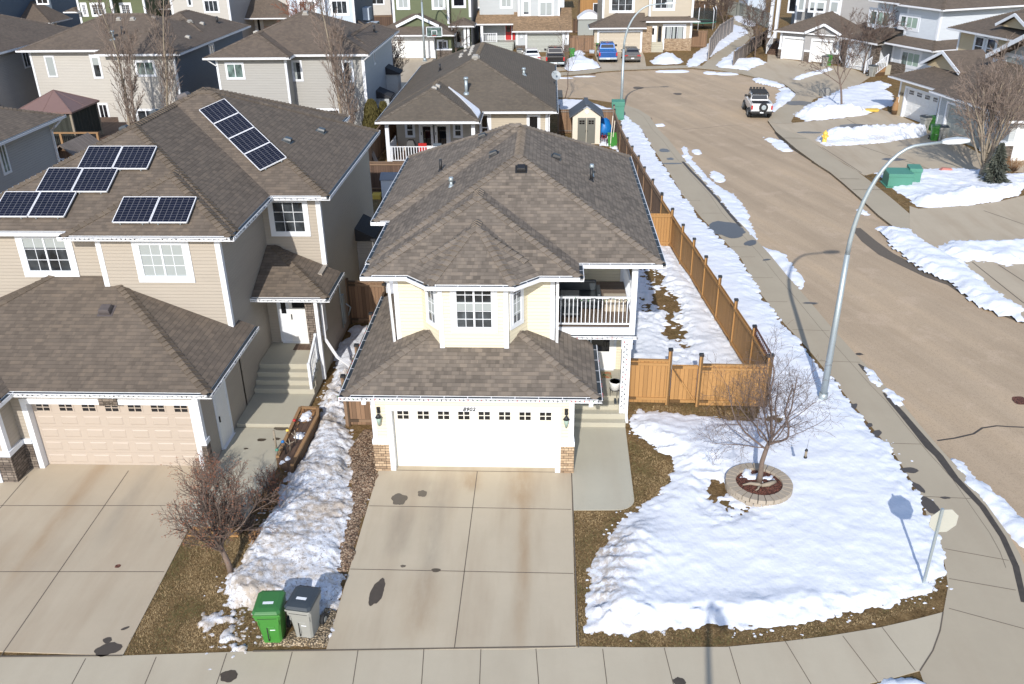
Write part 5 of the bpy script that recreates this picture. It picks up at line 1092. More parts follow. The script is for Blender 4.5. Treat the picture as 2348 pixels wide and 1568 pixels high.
tb = MB(); tb.box(-8.05, -7.95, 31.0, 31.25, .5, 1.7); tb.tube([(-8.0, 30.85, .4), (-8.0, 30.85, 2.4), (-8.0, 31.0, 2.5)], .03, 6); tb.tube([(-7.95, 31.4, 1.2), (-7.8, 31.5, 1.0), (-7.95, 31.6, .6)], .03, 6); tb.build('meter_box', M['metal'], Hn)
cb = MB(); cb.box(-8.05, -7.35, 34.7, 36.3, .6, 2.7); cb.build('chimney_box', M['grey2'], Hn); cb = MB(); cb.hexa([(-8.05, 34.5, 2.7), (-7.2, 34.5, 2.7), (-7.2, 36.5, 2.7), (-8.05, 36.5, 2.7), (-8.05, 34.5, 3.25), (-7.2, 34.5, 2.82), (-7.2, 36.5, 2.82), (-8.05, 36.5, 3.25)]); cb.build('chimney_box_roof', M['shK'], Hn)
for x, y in ((-16.2, 33.0), (-15.3, 33.9), (-12.2, 35.9), (-9.3, 35.6), (-9.9, 32.8)): vent_box(Hn, nu, x, y, 'abinl', .30, .16)
vent_box(Hn, nu, -14.3, 34.6, 'ventb', .42, .22)
# solar arrays
pv = NT('solar_cells'); u = pv.sep(pv.UV); a = pv.math('FRACT', pv.math('MULTIPLY', u[0], 6.0)); b = pv.math('FRACT', pv.math('MULTIPLY', u[1], 10.0))
ln_ = pv.math('MAXIMUM', pv.math('LESS_THAN', pv.math('ABSOLUTE', pv.math('SUBTRACT', a, .5)), 0), pv.math('MAXIMUM', pv.math('GREATER_THAN', pv.math('ABSOLUTE', pv.math('SUBTRACT', a, .5)), .465), pv.math('GREATER_THAN', pv.math('ABSOLUTE', pv.math('SUBTRACT', b, .5)), .465)))
wn = pv.n('ShaderNodeTexWhiteNoise', noise_dimensions='2D'); pv.l(pv.comb(pv.math('FLOOR', pv.math('MULTIPLY', u[0], 6.0)), pv.math('FLOOR', pv.math('MULTIPLY', u[1], 10.0))), wn.inputs['Vector'])
M['pv'] = pv.fin(pv.mix(ln_, pv.ramp(wn.outputs[0], [(0, (.006, .007, .016)), (1, (.010, .011, .024))]), (.16, .16, .175)), .2, spec=.4)
SG = 'solar panels on the beige neighbour roof'
def solar(label, p00, du, dv, y0, w, h, lift=.12):
    """p00 lower-left plan corner; du, dv plan directions; panel w along du, h along dv; on plane z = NZ + .46*(y - y0)"""
    def Z(x, y): return NZ + .46 * (y - y0)
    o = Vector((*p00, Z(*p00))); A = Vector((p00[0] + du[0], p00[1] + du[1], Z(p00[0] + du[0], p00[1] + du[1]))) - o; B = Vector((p00[0] + dv[0], p00[1] + dv[1], Z(p00[0] + dv[0], p00[1] + dv[1]))) - o
    N = A.cross(B).normalized(); root = thing('solar_panel', label, 'solar panel', tuple(o), 0, SG); q = N * lift; t = .04; f = .022; An, Bn = A.normalized(), B.normalized()
    mb = MB(); mb.face([q + An * f + Bn * f, q + A - An * f + Bn * f, q + A + B - An * f - Bn * f, q + B + An * f - Bn * f], 0, [(0, 0), (1, 0), (1, 1), (0, 1)] if A.length < B.length else [(0, 0), (0, 1), (1, 1), (1, 0)])
    mb.build('cells', M['pv'], root)
    fb = MB()
    for (s, e, w1) in ((Vector((0, 0, 0)), A, Bn), (B, B + A, -Bn), (Vector((0, 0, 0)), B, An), (A, A + B, -An)):
        c0 = s + q - N * t; c1 = e + q - N * t; fb.hexa([c0, c1, c1 + w1 * f, c0 + w1 * f, c0 + N * (t + .006), c1 + N * (t + .006), c1 + w1 * f + N * (t + .006), c0 + w1 * f + N * (t + .006)])
    fb.build('frame', M['gut'], root); rb_ = MB()
    for k in (.2, .8):
        rb_.beam(A * k + N * .04, A * k + B + N * .04, .04, .06, up=N)
        for j in (.1, .5, .9): rb_.beam(A * k + B * j, A * k + B * j + N * .08, .06, .06, up=Bn)
    rb_.build('mounting_rail', M['metal'], root); return root
yb = 25.42
for nm, x, y, y0 in (('upper', -15.62, 28.0, yb), ('middle', -16.6, 26.97, yb), ('lower', -17.6, 25.9, yb), ('small', -13.48, 25.42, 24.99)):
    for k in range(2):
        side = ('left', 'right')[k]
        lb = {'upper': '%s panel of the pair highest and nearest the left gutter', 'middle': '%s panel of the pair in the middle of the three staggered pairs', 'lower': '%s panel of the staggered pair at the left edge of the photo', 'small': '%s panel of the lone pair above the blind covered window'}[nm] % side
        solar(lb, (x + 1.19 * k, y), (1.175, 0), (0, 1.07), y0, 1, 1)
c0 = Vector((-10.24, 30.26)); dl = Vector((-13.38, 33.49)) - c0; ds = Vector((-9.41, 30.91)) - c0
for k in range(4):
    p = c0 + dl * (k / 4 + .002)
    solar(('lowest', 'second lowest', 'second highest', 'highest')[k] + ' panel of the slanting row of four on the right roof slope', tuple(p), tuple(ds), tuple(dl * .246), 29.17, 1, 1)
wl = ('blind', 'black', 'white')
for nm, ln in (('white and dark bulbs along the upper front gutter of the beige house', [(-14.9, 24.84, 6.25), (-9.6, 24.84, 6.25)]), ('white and dark bulbs along the sloping upper right gutter of the beige house', [(-9.52, 25., 6.25), (-9.52, 29.0, 6.25), (-7.6, 29.0, 6.25), (-7.5, 39., 6.25)]),
               ('small bulbs along the gutter above the pink beige garage door', [(-15.4, 21.13, 2.86), (-9.5, 21.13, 2.86)]), ('small white bulbs down the right gutter of the beige garage', [(-9.48, 21.3, 2.87), (-9.48, 25.5, 2.87)]), ('small bulbs round the little porch roof of the beige house', [(-10.1, 27.0, 3.27), (-7.4, 27.0, 3.27), (-7.38, 29.3, 3.27)]),
               ('tiny bulbs in a row just above the pink beige garage door trim', [(-15.3, 21.56, 2.55), (-10.2, 21.56, 2.55)])):
    bulbs('string_lights', nm, ln, .14 if 'sloping' not in nm else .2, hash(nm) % 97 if False else len(nm), wl, .014, .04, n_ind=46)
M['ventg'] = plain('weathered_grey_vent', (.36, .34, .31), .6, .15, 9)
FRM['Q1'] = (.29615, 794.9, 214.0); FRM['Q2'] = (.22781, 1146.5, 0); FRM['Q3'] = (.26198, 1406.3, 0)
def newhouse(label, loc=(0, 0), deg=0):
    return thing('house', label, 'house', (loc[0], loc[1], 0), math.radians(deg))
def walls(H, mat, boxes, name='wall'):
    mb = MB()
    for b in boxes: mb.box(*b)
    return mb.build(name, M[mat], H)
def corners(H, lst, w=.14): corner_each(H, lst, w, .03)
def gable_dec(H, x0, x1, y, z, pitch, back, wm, rm, t=.2, d=1.0):
    """small decorative front gable: two roof slopes, white rake boards and a sided triangle (local front faces -y)"""
    xm = (x0 + x1) / 2; h = (x1 - x0) / 2 * pitch; mb = MB(); k = .1
    mb.hexa([(x0, y - .35, z), (xm, y - .35, z + h), (xm, y + back, z + h), (x0, y + back, z), (x0, y - .35, z + k), (xm, y - .35, z + h + k), (xm, y + back, z + h + k), (x0, y + back, z + k)])
    mb.hexa([(xm, y - .35, z + h), (x1, y - .35, z), (x1, y + back, z), (xm, y + back, z + h), (xm, y - .35, z + h + k), (x1, y - .35, z + k), (x1, y + back, z + k), (xm, y + back, z + h + k)])
    mb.build('gable_roof', M[rm], H)
    tb = MB(); tb.beam((x0, y - .38, z + .02), (xm, y - .38, z + h + .02), .06, t, up=(0, 0, 1)); tb.beam((xm, y - .385, z + h + .02), (x1, y - .385, z + .02), .06, t); tb.build('rake_board', M['white'], H)
    wbm = MB(); f = [(x0 + .2, z - .05), (x1 - .2, z - .05), (xm, z + h - .05)]; wbm.face([(a, y, b) for a, b in f]); wbm.face([(a, y + .1, b) for a, b in f][::-1]); wbm.build('gable_wall', M[wm], H)
# ---------------------------------------------------------------- bungalow behind
H = newhouse('low brown roofed bungalow with covered rear deck behind the cream house')
walls(H, 'tan', [(-4.0, 0, 59.9, 78, 0, 3.0)]); walls(H, 'taupe', [(-10.4, -4.0, 60.0, 78, 0, 3.0)], 'rear_wall')
bz = 2.95
bh = [rect(-11.0, .6, 59.3, 78.6, .46, bz), rect(-11.02, -4.4, 56.3, 68, (.46, .46, None, .46), bz)]
make_roof(H, bh, M['shD'], M['capD'], gutin=2)
Fb = Fr(H, (0, 60.0), (1, 0)); pwin(Fb, 'Q1', 462, 236, 518, 328, mull=0, hbar=.5, trim=.12); pwin(Fb, 'Q1', 835, 240, 888, 330, mull=0, hbar=.5, trim=.12)
a = Fb.hit('Q1', 565, 405); b = Fb.hit('Q1', 790, 240); m_ = (a[0] + b[0]) / 2; door(Fb, a[0] + .1, m_ - .05, .3, b[1], M['wdoor'], glass=(.2, .8, .12, .92)); door(Fb, m_ + .05, b[0], .3, b[1], M['wdoor'], glass=(.2, .8, .12, .92))
Fb2 = Fr(H, (0, 59.9), (1, 0)); pwin(Fb2, 'Q1', 1042, 168, 1095, 305, mull=0, hbar=.3, trim=.14, glass='dglass'); pwin(Fb2, 3, 1955, 1455, 2075, 1640, mull=0, trim=.14, glass='dglass')
corners(H, [(0, 59.9, 0, 2.9, 1, -1), (-4.0, 59.9, 0, 2.9, -1, -1)], .15)
mb = MB(); mb.box(-10.6, -4.3, 56.9, 60, 0, .15); mb.build('deck', M['darkwood'], H)
for x in (-10.5, -4.85): mb = MB(); mb.box(x - .12, x + .12, 56.85, 57.09, 0, 2.8); mb.build('deck_post', M['white'], H)
railing(H, (-10.35, 56.98, .15), (-4.95, 56.98, .15), .1, 1.0, M['white'], 30, 'deck_railing', .05); railing(H, (-10.5, 57.1, .15), (-10.5, 59.9, .15), .1, 1.0, M['white'], 16, 'deck_railing', .05)
downspout(H, [(.45, 59.3, 2.85), (.1, 59.8, 2.6), (.1, 59.8, .2)])
for x, y in ((-6.75, 70.0), (-6.8, 71.3), (-6.6, 72.6), (-6.4, 73.9)): vent_box(H, bh, x, y, 'ventg', .26, .14)
for x, y in ((-4.9, 73.), (-4.9, 72.), (-4.85, 70.8), (-4.8, 69.6), (-4.8, 68.4)): vent_box(H, bh, x - 1.1, y, 'ventg', .26, .14)
vent_box(H, bh, -5.2, 65.0, 'ventg', .42, .26); vent_box(H, bh, -7.5, 60.6, 'ventg', .32, .16); vent_box(H, bh, -7.6, 59.6, 'ventg', .32, .16)
vent_pipe(H, bh, -5.6, 61.2, .95, .11, 'metal', True); vent_pipe(H, bh, -1.8, 67.0, .4, .1, 'metal', True); vent_pipe(H, bh, -8.1, 67.5, .5, .08)
sp = [bh[1]]; pts = [(-4.5, 56.9), (-4.45, 58.6), (-4.6, 59.3), (-5.2, 60.0), (-6.0, 60.9), (-6.9, 61.7), (-6.0, 60.3), (-5.1, 58.6)]
mb = MB(); mb.loft([[(x, y, roof_z(bh, x, y) + .005) for x, y in pts], [(x * .97 + -5.2 * .03, y * .97 + 59.3 * .03, roof_z(bh, x, y) + .09) for x, y in pts]]); mb.build('snow', M['snow'], None, kind='stuff')
# ---------------------------------------------------------------- beige house with poplars
H = newhouse('pale beige two storey house behind the bare poplars with brown gazebo at its left')
z = 6.0
hp_ = [rect(-39.9, -26.8, 67.05, 77, .41, z), rect(-33.2, -26.75, 64.85, 81.6, .41, z), rect(-34.5, -26.8, 72, 81.62, .45, z)]
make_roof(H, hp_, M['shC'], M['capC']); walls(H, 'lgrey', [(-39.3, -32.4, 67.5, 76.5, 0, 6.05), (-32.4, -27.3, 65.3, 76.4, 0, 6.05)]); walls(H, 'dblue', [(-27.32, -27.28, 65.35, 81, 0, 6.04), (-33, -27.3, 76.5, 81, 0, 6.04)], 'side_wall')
F1 = Fr(H, (0, 67.5), (1, 0)); F2_ = Fr(H, (0, 65.3), (1, 0))
pwin(F1, 1, 560, 710, 725, 960, mull=0, trim=.06, blind=(0, 1, 0, 1)); pwin(F1, 1, 1145, 720, 1290, 970, mull=0, trim=.1, blind=(0, 1, .62, 1)); pwin(F2_, 1, 1705, 775, 1955, 945, mull=1, trim=.1, glass='glassg'); pwin(F1, 1, 1235, 1310, 1400, 1590, mull=1, trim=.1, glass='dglass'); pwin(F2_, 1, 1720, 1385, 1980, 1600, mull=1, trim=.1)
F3 = Fr(H, (-27.28, 0), (0, 1)); pwin(F3, 2, 275, 575, 350, 670, mull=1, trim=.08)
corners(H, [(-39.3, 67.5, 0, 5.9, -1, -1), (-27.3, 65.3, 0, 5.9, 1, -1)], .12)
mb = MB(); mb.beam(F1.at(-32.7, 2.85, .02), F1.at(-32.7, 3.05, .02), .2, .2); mb.build('wall_lantern', M['bark2'], H)
for x, y in ((-33.6, 71.2), (-32.5, 71.2), (-31.0, 71.6), (-27.9, 70.), (-29.3, 74.5), (-28.7, 75.5)): vent_box(H, hp_, x, y, 'ventg', .32, .18)
vent_pipe(H, hp_, -32.6, 69.3, .5, .1, 'black'); vent_pipe(H, hp_, -33.1, 68.5, .5, .12, 'metal', True); vent_pipe(H, hp_, -28.3, 78, .5, .1)
# ---------------------------------------------------------------- grey house
H = newhouse('grey two storey house with brown hip roof and a recessed corner behind the solar house')
hp_ = [rect(-24.1, -12.75, 64.15, 75.2, .43, z), rect(-24.12, -18.1, 62.85, 73, (.43, .43, None, .43), z), rect(-16.5, -12.74, 66, 77.5, .46, z)]
make_roof(H, hp_, M['shC'], M['capC']); walls(H, 'grey', [(-23.5, -18.5, 63.3, 75, 0, 6.05), (-18.5, -13.3, 64.6, 75, 0, 6.05)]); walls(H, 'bgrey', [(-13.32, -13.26, 64.65, 77, 0, 6.04), (-17, -13.3, 75, 77, 0, 6.04)], 'side_wall')
F1 = Fr(H, (0, 63.3), (1, 0)); F2_ = Fr(H, (0, 64.6), (1, 0))
pwin(F1, 2, 495, 800, 725, 980, mull=1, trim=.1, glass='glassg'); pwin(F2_, 2, 1330, 775, 1455, 1005, mull=0, trim=.1, curtain=[(.0, .4)]); pwin(F2_, 2, 1965, 775, 2095, 1015, mull=0, trim=.1, curtain=[(.7, 1)]); pwin(F2_, 2, 1535, 1380, 1940, 1600, mull=2, trim=.1)
F3 = Fr(H, (-13.26, 0), (0, 1)); pwin(F3, 3, 0, 660, 25, 790, mull=0, trim=.1, glass='dglass'); corners(H, [(-23.5, 63.3, 0, 5.9, -1, -1), (-18.5, 63.3, 0, 5.9, 1, -1), (-13.27, 64.6, 0, 5.9, 1, -1)], .12)
for y, zz in ((68.5, 1.1), (73.2, 2.1)):
    mb = MB(); mb.box(-13.3, -12.3, y, y + 1.6, .3 if zz < 2 else 0, zz + 1.0); mb.build('chimney_box', M['bgrey'], H); mb = MB(); mb.hexa([(-13.3, y - .1, zz + 1.0), (-12.1, y - .1, zz + 1.0), (-12.1, y + 1.7, zz + 1.0), (-13.3, y + 1.7, zz + 1.0), (-13.3, y - .1, zz + 1.6), (-12.1, y - .1, zz + 1.1), (-12.1, y + 1.7, zz + 1.1), (-13.3, y + 1.7, zz + 1.6)]); mb.build('chimney_box_roof', M['shK'], H)
for x, y in ((-21.5, 67.0), (-18.3, 69.3)): vent_box(H, hp_, x, y, 'ventg', .36, .2)
vent_pipe(H, hp_, -13.8, 72.5, .5, .1); downspout(H, [(-24.0, 62.9, 5.85), (-23.5, 63.2, 5.4)]); downspout(H, [(-12.75, 64.1, 5.85), (-13.2, 64.5, 5.5), (-13.2, 64.5, .3)])
# ---------------------------------------------------------------- far left edge house
H = newhouse('dark sided house at the left edge behind the gazebo with a black roofed chimney box')
hp_ = [rect(-58, -40.7, 60, 79, .41, z)]; make_roof(H, hp_, M['shC'], M['capC']); walls(H, 'grey2', [(-57, -41.3, 60.6, 78.4, 0, 6.05)]); F3 = Fr(H, (-41.3, 0), (0, 1)); pwin(F3, 1, 270, 665, 390, 830, mull=1, trim=.06)
mb = MB(); mb.box(-41.3, -40.5, 61.3, 64.0, .2, 2.3); mb.build('chimney_box', M['grey2'], H); mb = MB(); mb.hexa([(-41.3, 61.1, 2.3), (-40.3, 61.1, 2.3), (-40.3, 64.2, 2.3), (-41.3, 64.2, 2.3), (-41.3, 61.1, 2.9), (-40.3, 61.1, 2.42), (-40.3, 64.2, 2.42), (-41.3, 64.2, 2.9)]); mb.build('chimney_box_roof', M['shK'], H)
H = newhouse('grey sided house cut by the left edge in front of the wooden playhouse')
hp_ = [rect(-40, -25.2, 30, 44.95, .41, 5.8)]; make_roof(H, hp_, M['shB'], M['capB']); walls(H, 'grey2', [(-39, -25.75, 30.6, 44.4, 0, 5.85)]); F3 = Fr(H, (-25.75, 0), (0, 1)); pwin(F3, 8, -40, 730, 125, 1030, mull=1, trim=.07, glass='glassg'); downspout(H, [(-25.25, 44.85, 5.65), (-25.5, 44.45, 5.3), (-25.72, 44.45, 5.1), (-25.72, 44.45, .2)], r=.055)
# ---------------------------------------------------------------- gazebo, deck, playhouse
t = thing('gazebo', 'brown metal roofed gazebo with netting on the raised wooden deck', 'gazebo', (-33.6, 59.5, 1.0)); mb = MB(); ap = (0, 0, 3.45); q = [(-2, -2, 2.35), (2, -2, 2.35), (2, 2, 2.35), (-2, 2, 2.35)]
for k in range(4): mb.face([q[k], q[(k + 1) % 4], ap])
for k in range(4):
    a, b = q[k], q[(k + 1) % 4]; mb.face([a, (a[0], a[1], 2.25), (b[0], b[1], 2.25), b])
    for j in range(1, 12):
        p = Vector(a).lerp(Vector(b), j / 12); e = Vector(ap); tt = 1 - abs(j / 12 - .5) * 2; s0 = p; s1 = p.lerp(Vector(((p.x, 0, 0) if k % 2 == 0 else (0, p.y, 0))) * 1.0 + Vector((0, 0, 2.35 + 1.1 * tt)), .98); mb.beam(s0, s1, .03, .03)
    mb.beam(a, ap, .07, .05)
mb.build('canopy', M['brownmetal'], t)
for x in (-1.8, 1.8):
    for y in (-1.8, 1.8): mb = MB(); mb.box(x - .07, x + .07, y - .07, y + .07, -.1, 2.3); mb.build('post', M['bark2'], t)
mb = MB()
for k in range(24):
    y0, y1 = -1.75 + 3.5 * k / 24, -1.75 + 3.5 * (k + 1) / 24; x0 = 1.78 + .06 * math.sin(k * 1.9); x1 = 1.78 + .06 * math.sin((k + 1) * 1.9); mb.face([(x0, y0, .3), (x1, y1, .3), (x1 - .02, y1, 2.3), (x0 - .02, y0, 2.3)]); mb.face([(y0, -x0, .2), (y1, -x1, .2), (y1, -x1, 2.3), (y0, -x0, 2.3)])
mb.build('netting', M['steelmesh'], t)
t = thing('deck', 'raised wooden deck with dark pickets under the brown gazebo', 'deck', (-33.2, 60.5, 0)); mb = MB(); mb.box(-4.5, 3.4, -3.6, 6.6, .8, 1.0); mb.box(-4.4, 3.3, -3.5, 6.5, 0, .8); mb.build('floor', M['darkwood'], t)
for x in (-4.4, -1.8, .8, 3.3): mb = MB(); mb.box(x - .07, x + .07, -3.6, -3.46, .0, 2.1); mb.build('post', M['timber'], t)
mb = MB(); mb.box(-4.5, 3.4, -3.62, -3.44, 2.08, 2.16); mb.box(-4.5, 3.4, -3.58, -3.5, .72, .95); mb.build('handrail', M['timber'], t)
mb = MB()
for k in range(60): x = -4.3 + 7.5 * k / 60; mb.box(x, x + .035, -3.55, -3.52, .95, 2.08)
mb.build('picket_row', M['black'], t)
t = thing('playhouse', 'small wooden playhouse with white framed windows beside the left gutter', 'playhouse', (-28.6, 50.2, 0), math.radians(-3)); mb = MB(); mb.box(-1.25, 1.25, 0, 2.6, 0, 1.9); mb.face([(-1.25, -.0, 1.9), (1.25, 0, 1.9), (0, 0, 2.9)]); mb.build('wall', M['oldwood'], t)
mb = MB()
for s_ in (-1, 1): mb.hexa([(s_ * 1.5, -.3, 1.72), (0, -.3, 2.95), (0, 2.9, 2.95), (s_ * 1.5, 2.9, 1.72), (s_ * 1.5, -.3, 1.80), (0, -.3, 3.03), (0, 2.9, 3.03), (s_ * 1.5, 2.9, 1.80)])
mb.build('roof', M['greywood'], t)
fp = Fr(t, (0, 0), (1, 0))
for a, b, c, d in ((-.62, -.12, 1.55, 2.1), (.12, .62, 1.55, 2.1), (-1.0, -.4, .55, 1.2), (.15, .9, .55, 1.2)): window(fp, a, b, c, d, 1, (1, 2), .07, tm='white', glass='dglass')
# ---------------------------------------------------------------- houses across the street (left to right)
H = newhouse('slate blue sided house with small brown porch roof at the top left corner')
walls(H, 'dblue', [(-76, -66.2, 100, 128, 0, 7.5)]); walls(H, 'bgrey', [(-71.9, -66.25, 99.9, 100, 0, 7.5)], 'front_wall')
walls(H, 'dblue', [(-66.2, -64.2, 118, 128, 0, 7)], 'porch_wall')
pr = [Hip([(-66.2, 112.6), (-61.9, 112.6), (-61.9, 118), (-66.2, 118)], [.5, .5, None, None], 3.0)]; make_roof(H, pr, M['shC'], M['capC'])
for x in (-62.6, -62.0): mb = MB(); mb.box(x - .25, x + .15, 113, 113.3, 0, 3.0); mb.build('porch_column', M['white'], H)
F_ = Fr(H, (-66.2, 0), (0, 1)); F0 = Fr(H, (0, 117.9), (1, 0)); door(F0, -65, -64.1, .6, 2.7, M['wdoor'], glass=(.3, .7, .2, .8)); F1 = Fr(H, (0, 99.9), (1, 0)); pwin(F1, 1, 455, -40, 610, 45, mull=1, trim=.1, glass='dglass')
H = newhouse('olive green house with white framed grid windows beside the slate blue house')
walls(H, 'green', [(-54.6, -50.5, 106, 118, 0, 7), (-50.5, -47.2, 107.2, 118, 0, 7)]); walls(H, 'dblue', [(-47.2, -38.5, 112, 120, 0, 4.6)], 'side_wall'); make_roof(H, [rect(-47.2, -37.8, 111.2, 121, .45, 4.7)], M['shC'], M['capC'])
F1 = Fr(H, (0, 106), (1, 0)); F2_ = Fr(H, (0, 107.2), (1, 0)); pwin(F1, 1, 1028, 55, 1095, 185, mull=1, grid=(2, 4), trim=.2); pwin(F1, 1, 1150, 55, 1320, 185, mull=1, grid=(2, 4), trim=.2); pwin(F2_, 1, 1520, 55, 1650, 180, mull=1, grid=(2, 4), trim=.2)
pr = [rect(-55.9, -54.4, 105.2, 108.8, .45, 5.0)]; make_roof(H, pr, M['shC'], M['capC']); corners(H, [(-54.6, 106, 2, 7, -1, -1), (-50.5, 106, 2, 7, 1, -1), (-47.2, 107.2, 2, 7, 1, -1)], .2)
make_roof(H, [rect(-56.6, -50.1, 104.9, 118.6, .45, 7.05), rect(-52, -46.7, 106.3, 118.6, .45, 7.05)], M['shC'], M['capC'])
F4 = Fr(H, (0, 112), (1, 0)); pwin(F4, 1, 1965, 120, 2020, 215, mull=0, trim=.12); pwin(F4, 1, 2180, 90, 2230, 160, mull=1, trim=.12)
H = newhouse('beige back row house with white front door under a small hipped porch roof')
walls(H, 'lgrey', [(-44.5, -37.5, 108, 120, 0, 8)]); walls(H, 'grey2', [(-37.52, -37.47, 108.05, 120, 0, 8)], 'side_wall'); walls(H, 'lgrey', [(-37.5, -31.6, 116.4, 125, 0, 8)], 'porch_wall'); walls(H, 'grey2', [(-31.62, -31.57, 116.5, 125, 0, 8)], 'side_wall')
pr = [Hip([(-37.5, 112.9), (-30.9, 112.9), (-30.9, 116.4), (-37.5, 116.4)], [.55, .55, None, None], 3.35)]; make_roof(H, pr, M['shC'], M['capC'])
F1 = Fr(H, (0, 108), (1, 0)); pwin(F1, 2, 215, 5, 405, 145, mull=2, trim=.14); pwin(F1, 2, 10, -30, 65, 65, mull=0, trim=.14); F2_ = Fr(H, (0, 116.4), (1, 0)); pwin(F2_, 2, 755, -60, 905, 80, mull=1, trim=.14, curtain=[(0, .35)]); a = F2_.hit(2, 830, 440); b = F2_.hit(2, 985, 290); door(F2_, a[0] + .5, a[0] + 1.5, .9, 3.1, M['wdoor'], glass=(.35, .65, .2, .9), side=.5)
mb = MB(); mb.box(-32.6, -32.3, 113.3, 113.6, 0, 3.3); mb.build('porch_column', M['white'], H); corners(H, [(-37.47, 108, 0, 8, 1, -1), (-31.57, 116.4, 3.5, 8, 1, -1), (-44.4, 108, 0, 8, -1, -1)], .2)
H = newhouse('pale blue house above the grey house roof with a bay of three white curtained windows')
walls(H, 'blue', [(-29.8, -25.6, 105.6, 118, 0, 7.5), (-25.6, -22.4, 106.4, 118, 0, 7.5)]); walls(H, 'dblue', [(-22.42, -22.37, 106.45, 118, 0, 7.5)], 'side_wall'); walls(H, 'blue', [(-22.4, -20.6, 107.4, 112, 0, 3.0)], 'porch_wall')
F1 = Fr(H, (0, 105.6), (1, 0)); pwin(F1, 2, 1410, 15, 1625, 180, mull=2, trim=.16, curtain=[(.4, .64), (.1, .25), (.75, .9)]); F2_ = Fr(H, (0, 106.4), (1, 0)); pwin(F2_, 2, 1820, 10, 2025, 170, mull=2, trim=.22); corners(H, [(-29.8, 105.6, 0, 7.5, -1, -1), (-25.6, 105.6, 0, 7.5, 1, -1), (-22.37, 106.4, 0, 7.5, 1, -1)], .2)
pr = [Hip([(-22.4, 104.6), (-19.4, 104.6), (-19.4, 108.5), (-22.4, 108.5)], [.4, .4, None, None], 2.4)]; make_roof(H, pr, M['shK'], M['capC'])
mb = MB(); mb.box(-22.4, -21.6, 111, 113, 3.2, 4.6); mb.build('chimney_box', M['blue'], H)
H = newhouse('olive green house with a white double garage door under a small front gable')
walls(H, 'green', [(-19.3, -17.75, 102.4, 106, 0, 2.6), (-12.75, -10.9, 102.4, 106, 0, 2.6), (-17.75, -12.75, 102.4, 106, 2.3, 2.6), (-17.75, -12.75, 102.7, 106, 0, 2.3), (-17.85, -11.4, 106, 118, 0, 7.5), (-11.4, -9.0, 107, 118, 0, 7.5)]); walls(H, 'grey2', [(-9.02, -8.97, 107.05, 118, 0, 7.5)], 'side_wall')
F1 = Fr(H, (0, 102.4), (1, 0)); trim_opening(F1, -17.7, -12.8, 2.2, .2); garage_door(F1, -17.7, -12.8, .02, 2.2, M['wdoor'], 8, 4, None, .18); hp_ = [Hip([(-19.8, 101.7), (-10.5, 101.7), (-10.5, 106), (-19.8, 106)], [.42, .42, None, .42], 2.62), Hip([(-11.2, 103.9), (-8.4, 103.9), (-8.4, 107), (-11.2, 107)], [.42, .42, None, .42], 3.3)]
make_roof(H, hp_, M['shC'], M['capC']); gable_dec(H, -17.1, -12.3, 103.4, 3.35, .46, 2.3, 'green', 'shC', .28); pieces(H, 'stone_base', 'stoneD', [(-12.55, -10.85, 102.33, 102.5, 0, .9)]); pieces(H, 'belt_trim', 'white', [(-12.6, -10.82, 102.3, 102.5, .9, 1.05)])
pwin(F1, 3, 815, 515, 875, 620, mull=0, trim=.16); pwin(F1, 3, 885, 520, 925, 605, mull=0, trim=.12)
F2_ = Fr(H, (0, 106), (1, 0)); pwin(F2_, 3, 310, -20, 440, 95, mull=1, trim=.22, blind=(0, 1, 0, 1)); pwin(F2_, 3, 755, -20, 885, 95, mull=1, trim=.22, blind=(0, 1, 0, 1)); F4 = Fr(H, (0, 107), (1, 0)); pwin(F4, 3, 1005, -30, 1145, 75, mull=0, trim=.2, glass='dglass'); door(F4, -10.9, -10.0, .6, 2.75, M['wdoor'], glass=(.25, .75, .25, .8), side=.3)
for x in (-9.1, -9.5): mb = MB(); mb.box(x - .13, x + .13, 104.3, 104.56, 0, 3.3); mb.build('porch_column', M['white'], H)
corners(H, [(-17.85, 106, 3.2, 7.5, -1, -1), (-11.4, 106, 3.3, 7.5, 1, -1), (-8.97, 107, 3.9, 7.5, 1, -1)], .22)
H = newhouse('pale grey house with tan shingles, red front door and wide grey garage door')
gz = 2.45
walls(H, 'bgrey', [(-3.7, -2.55, 106.5, 110, 0, gz + .1), (1.75, 2.35, 106.5, 110, 0, gz + .1), (-2.55, 1.75, 106.5, 110, 2.1, gz + .1), (-2.55, 1.75, 106.8, 110, 0, 2.2), (-3.6, 1.3, 109.5, 121, 0, 7.2), (-8.2, -3.7, 110.5, 121, 0, 7.2)])
F1 = Fr(H, (0, 106.5), (1, 0)); trim_opening(F1, -2.45, 1.65, 2.08, .2); garage_door(F1, -2.45, 1.65, .02, 2.08, M['ggdoor'], 8, 4, None, .18)
hp_ = [Hip([(-4.1, 106.0), (2.75, 106.0), (2.75, 111.5), (-4.1, 111.5)], [.36, None, None, None], gz), Hip([(-8.6, 108.3), (-3.6, 108.3), (-3.6, 111.5), (-8.6, 111.5)], [.36, None, None, None], 3.0)]
make_roof(H, hp_, M['shE'], M['capE'], tabs=False); pieces(H, 'stone_base', 'stoneD', [(-3.75, -2.66, 106.42, 106.8, 0, .8), (1.86, 2.4, 106.42, 106.8, 0, .8)])
corners(H, [(-3.7, 106.5, .9, gz, -1, -1), (2.35, 106.5, .9, gz, 1, -1), (-3.6, 109.5, 3.4, 7, -1, -1), (1.3, 109.5, 3.3, 7, 1, -1)], .18)
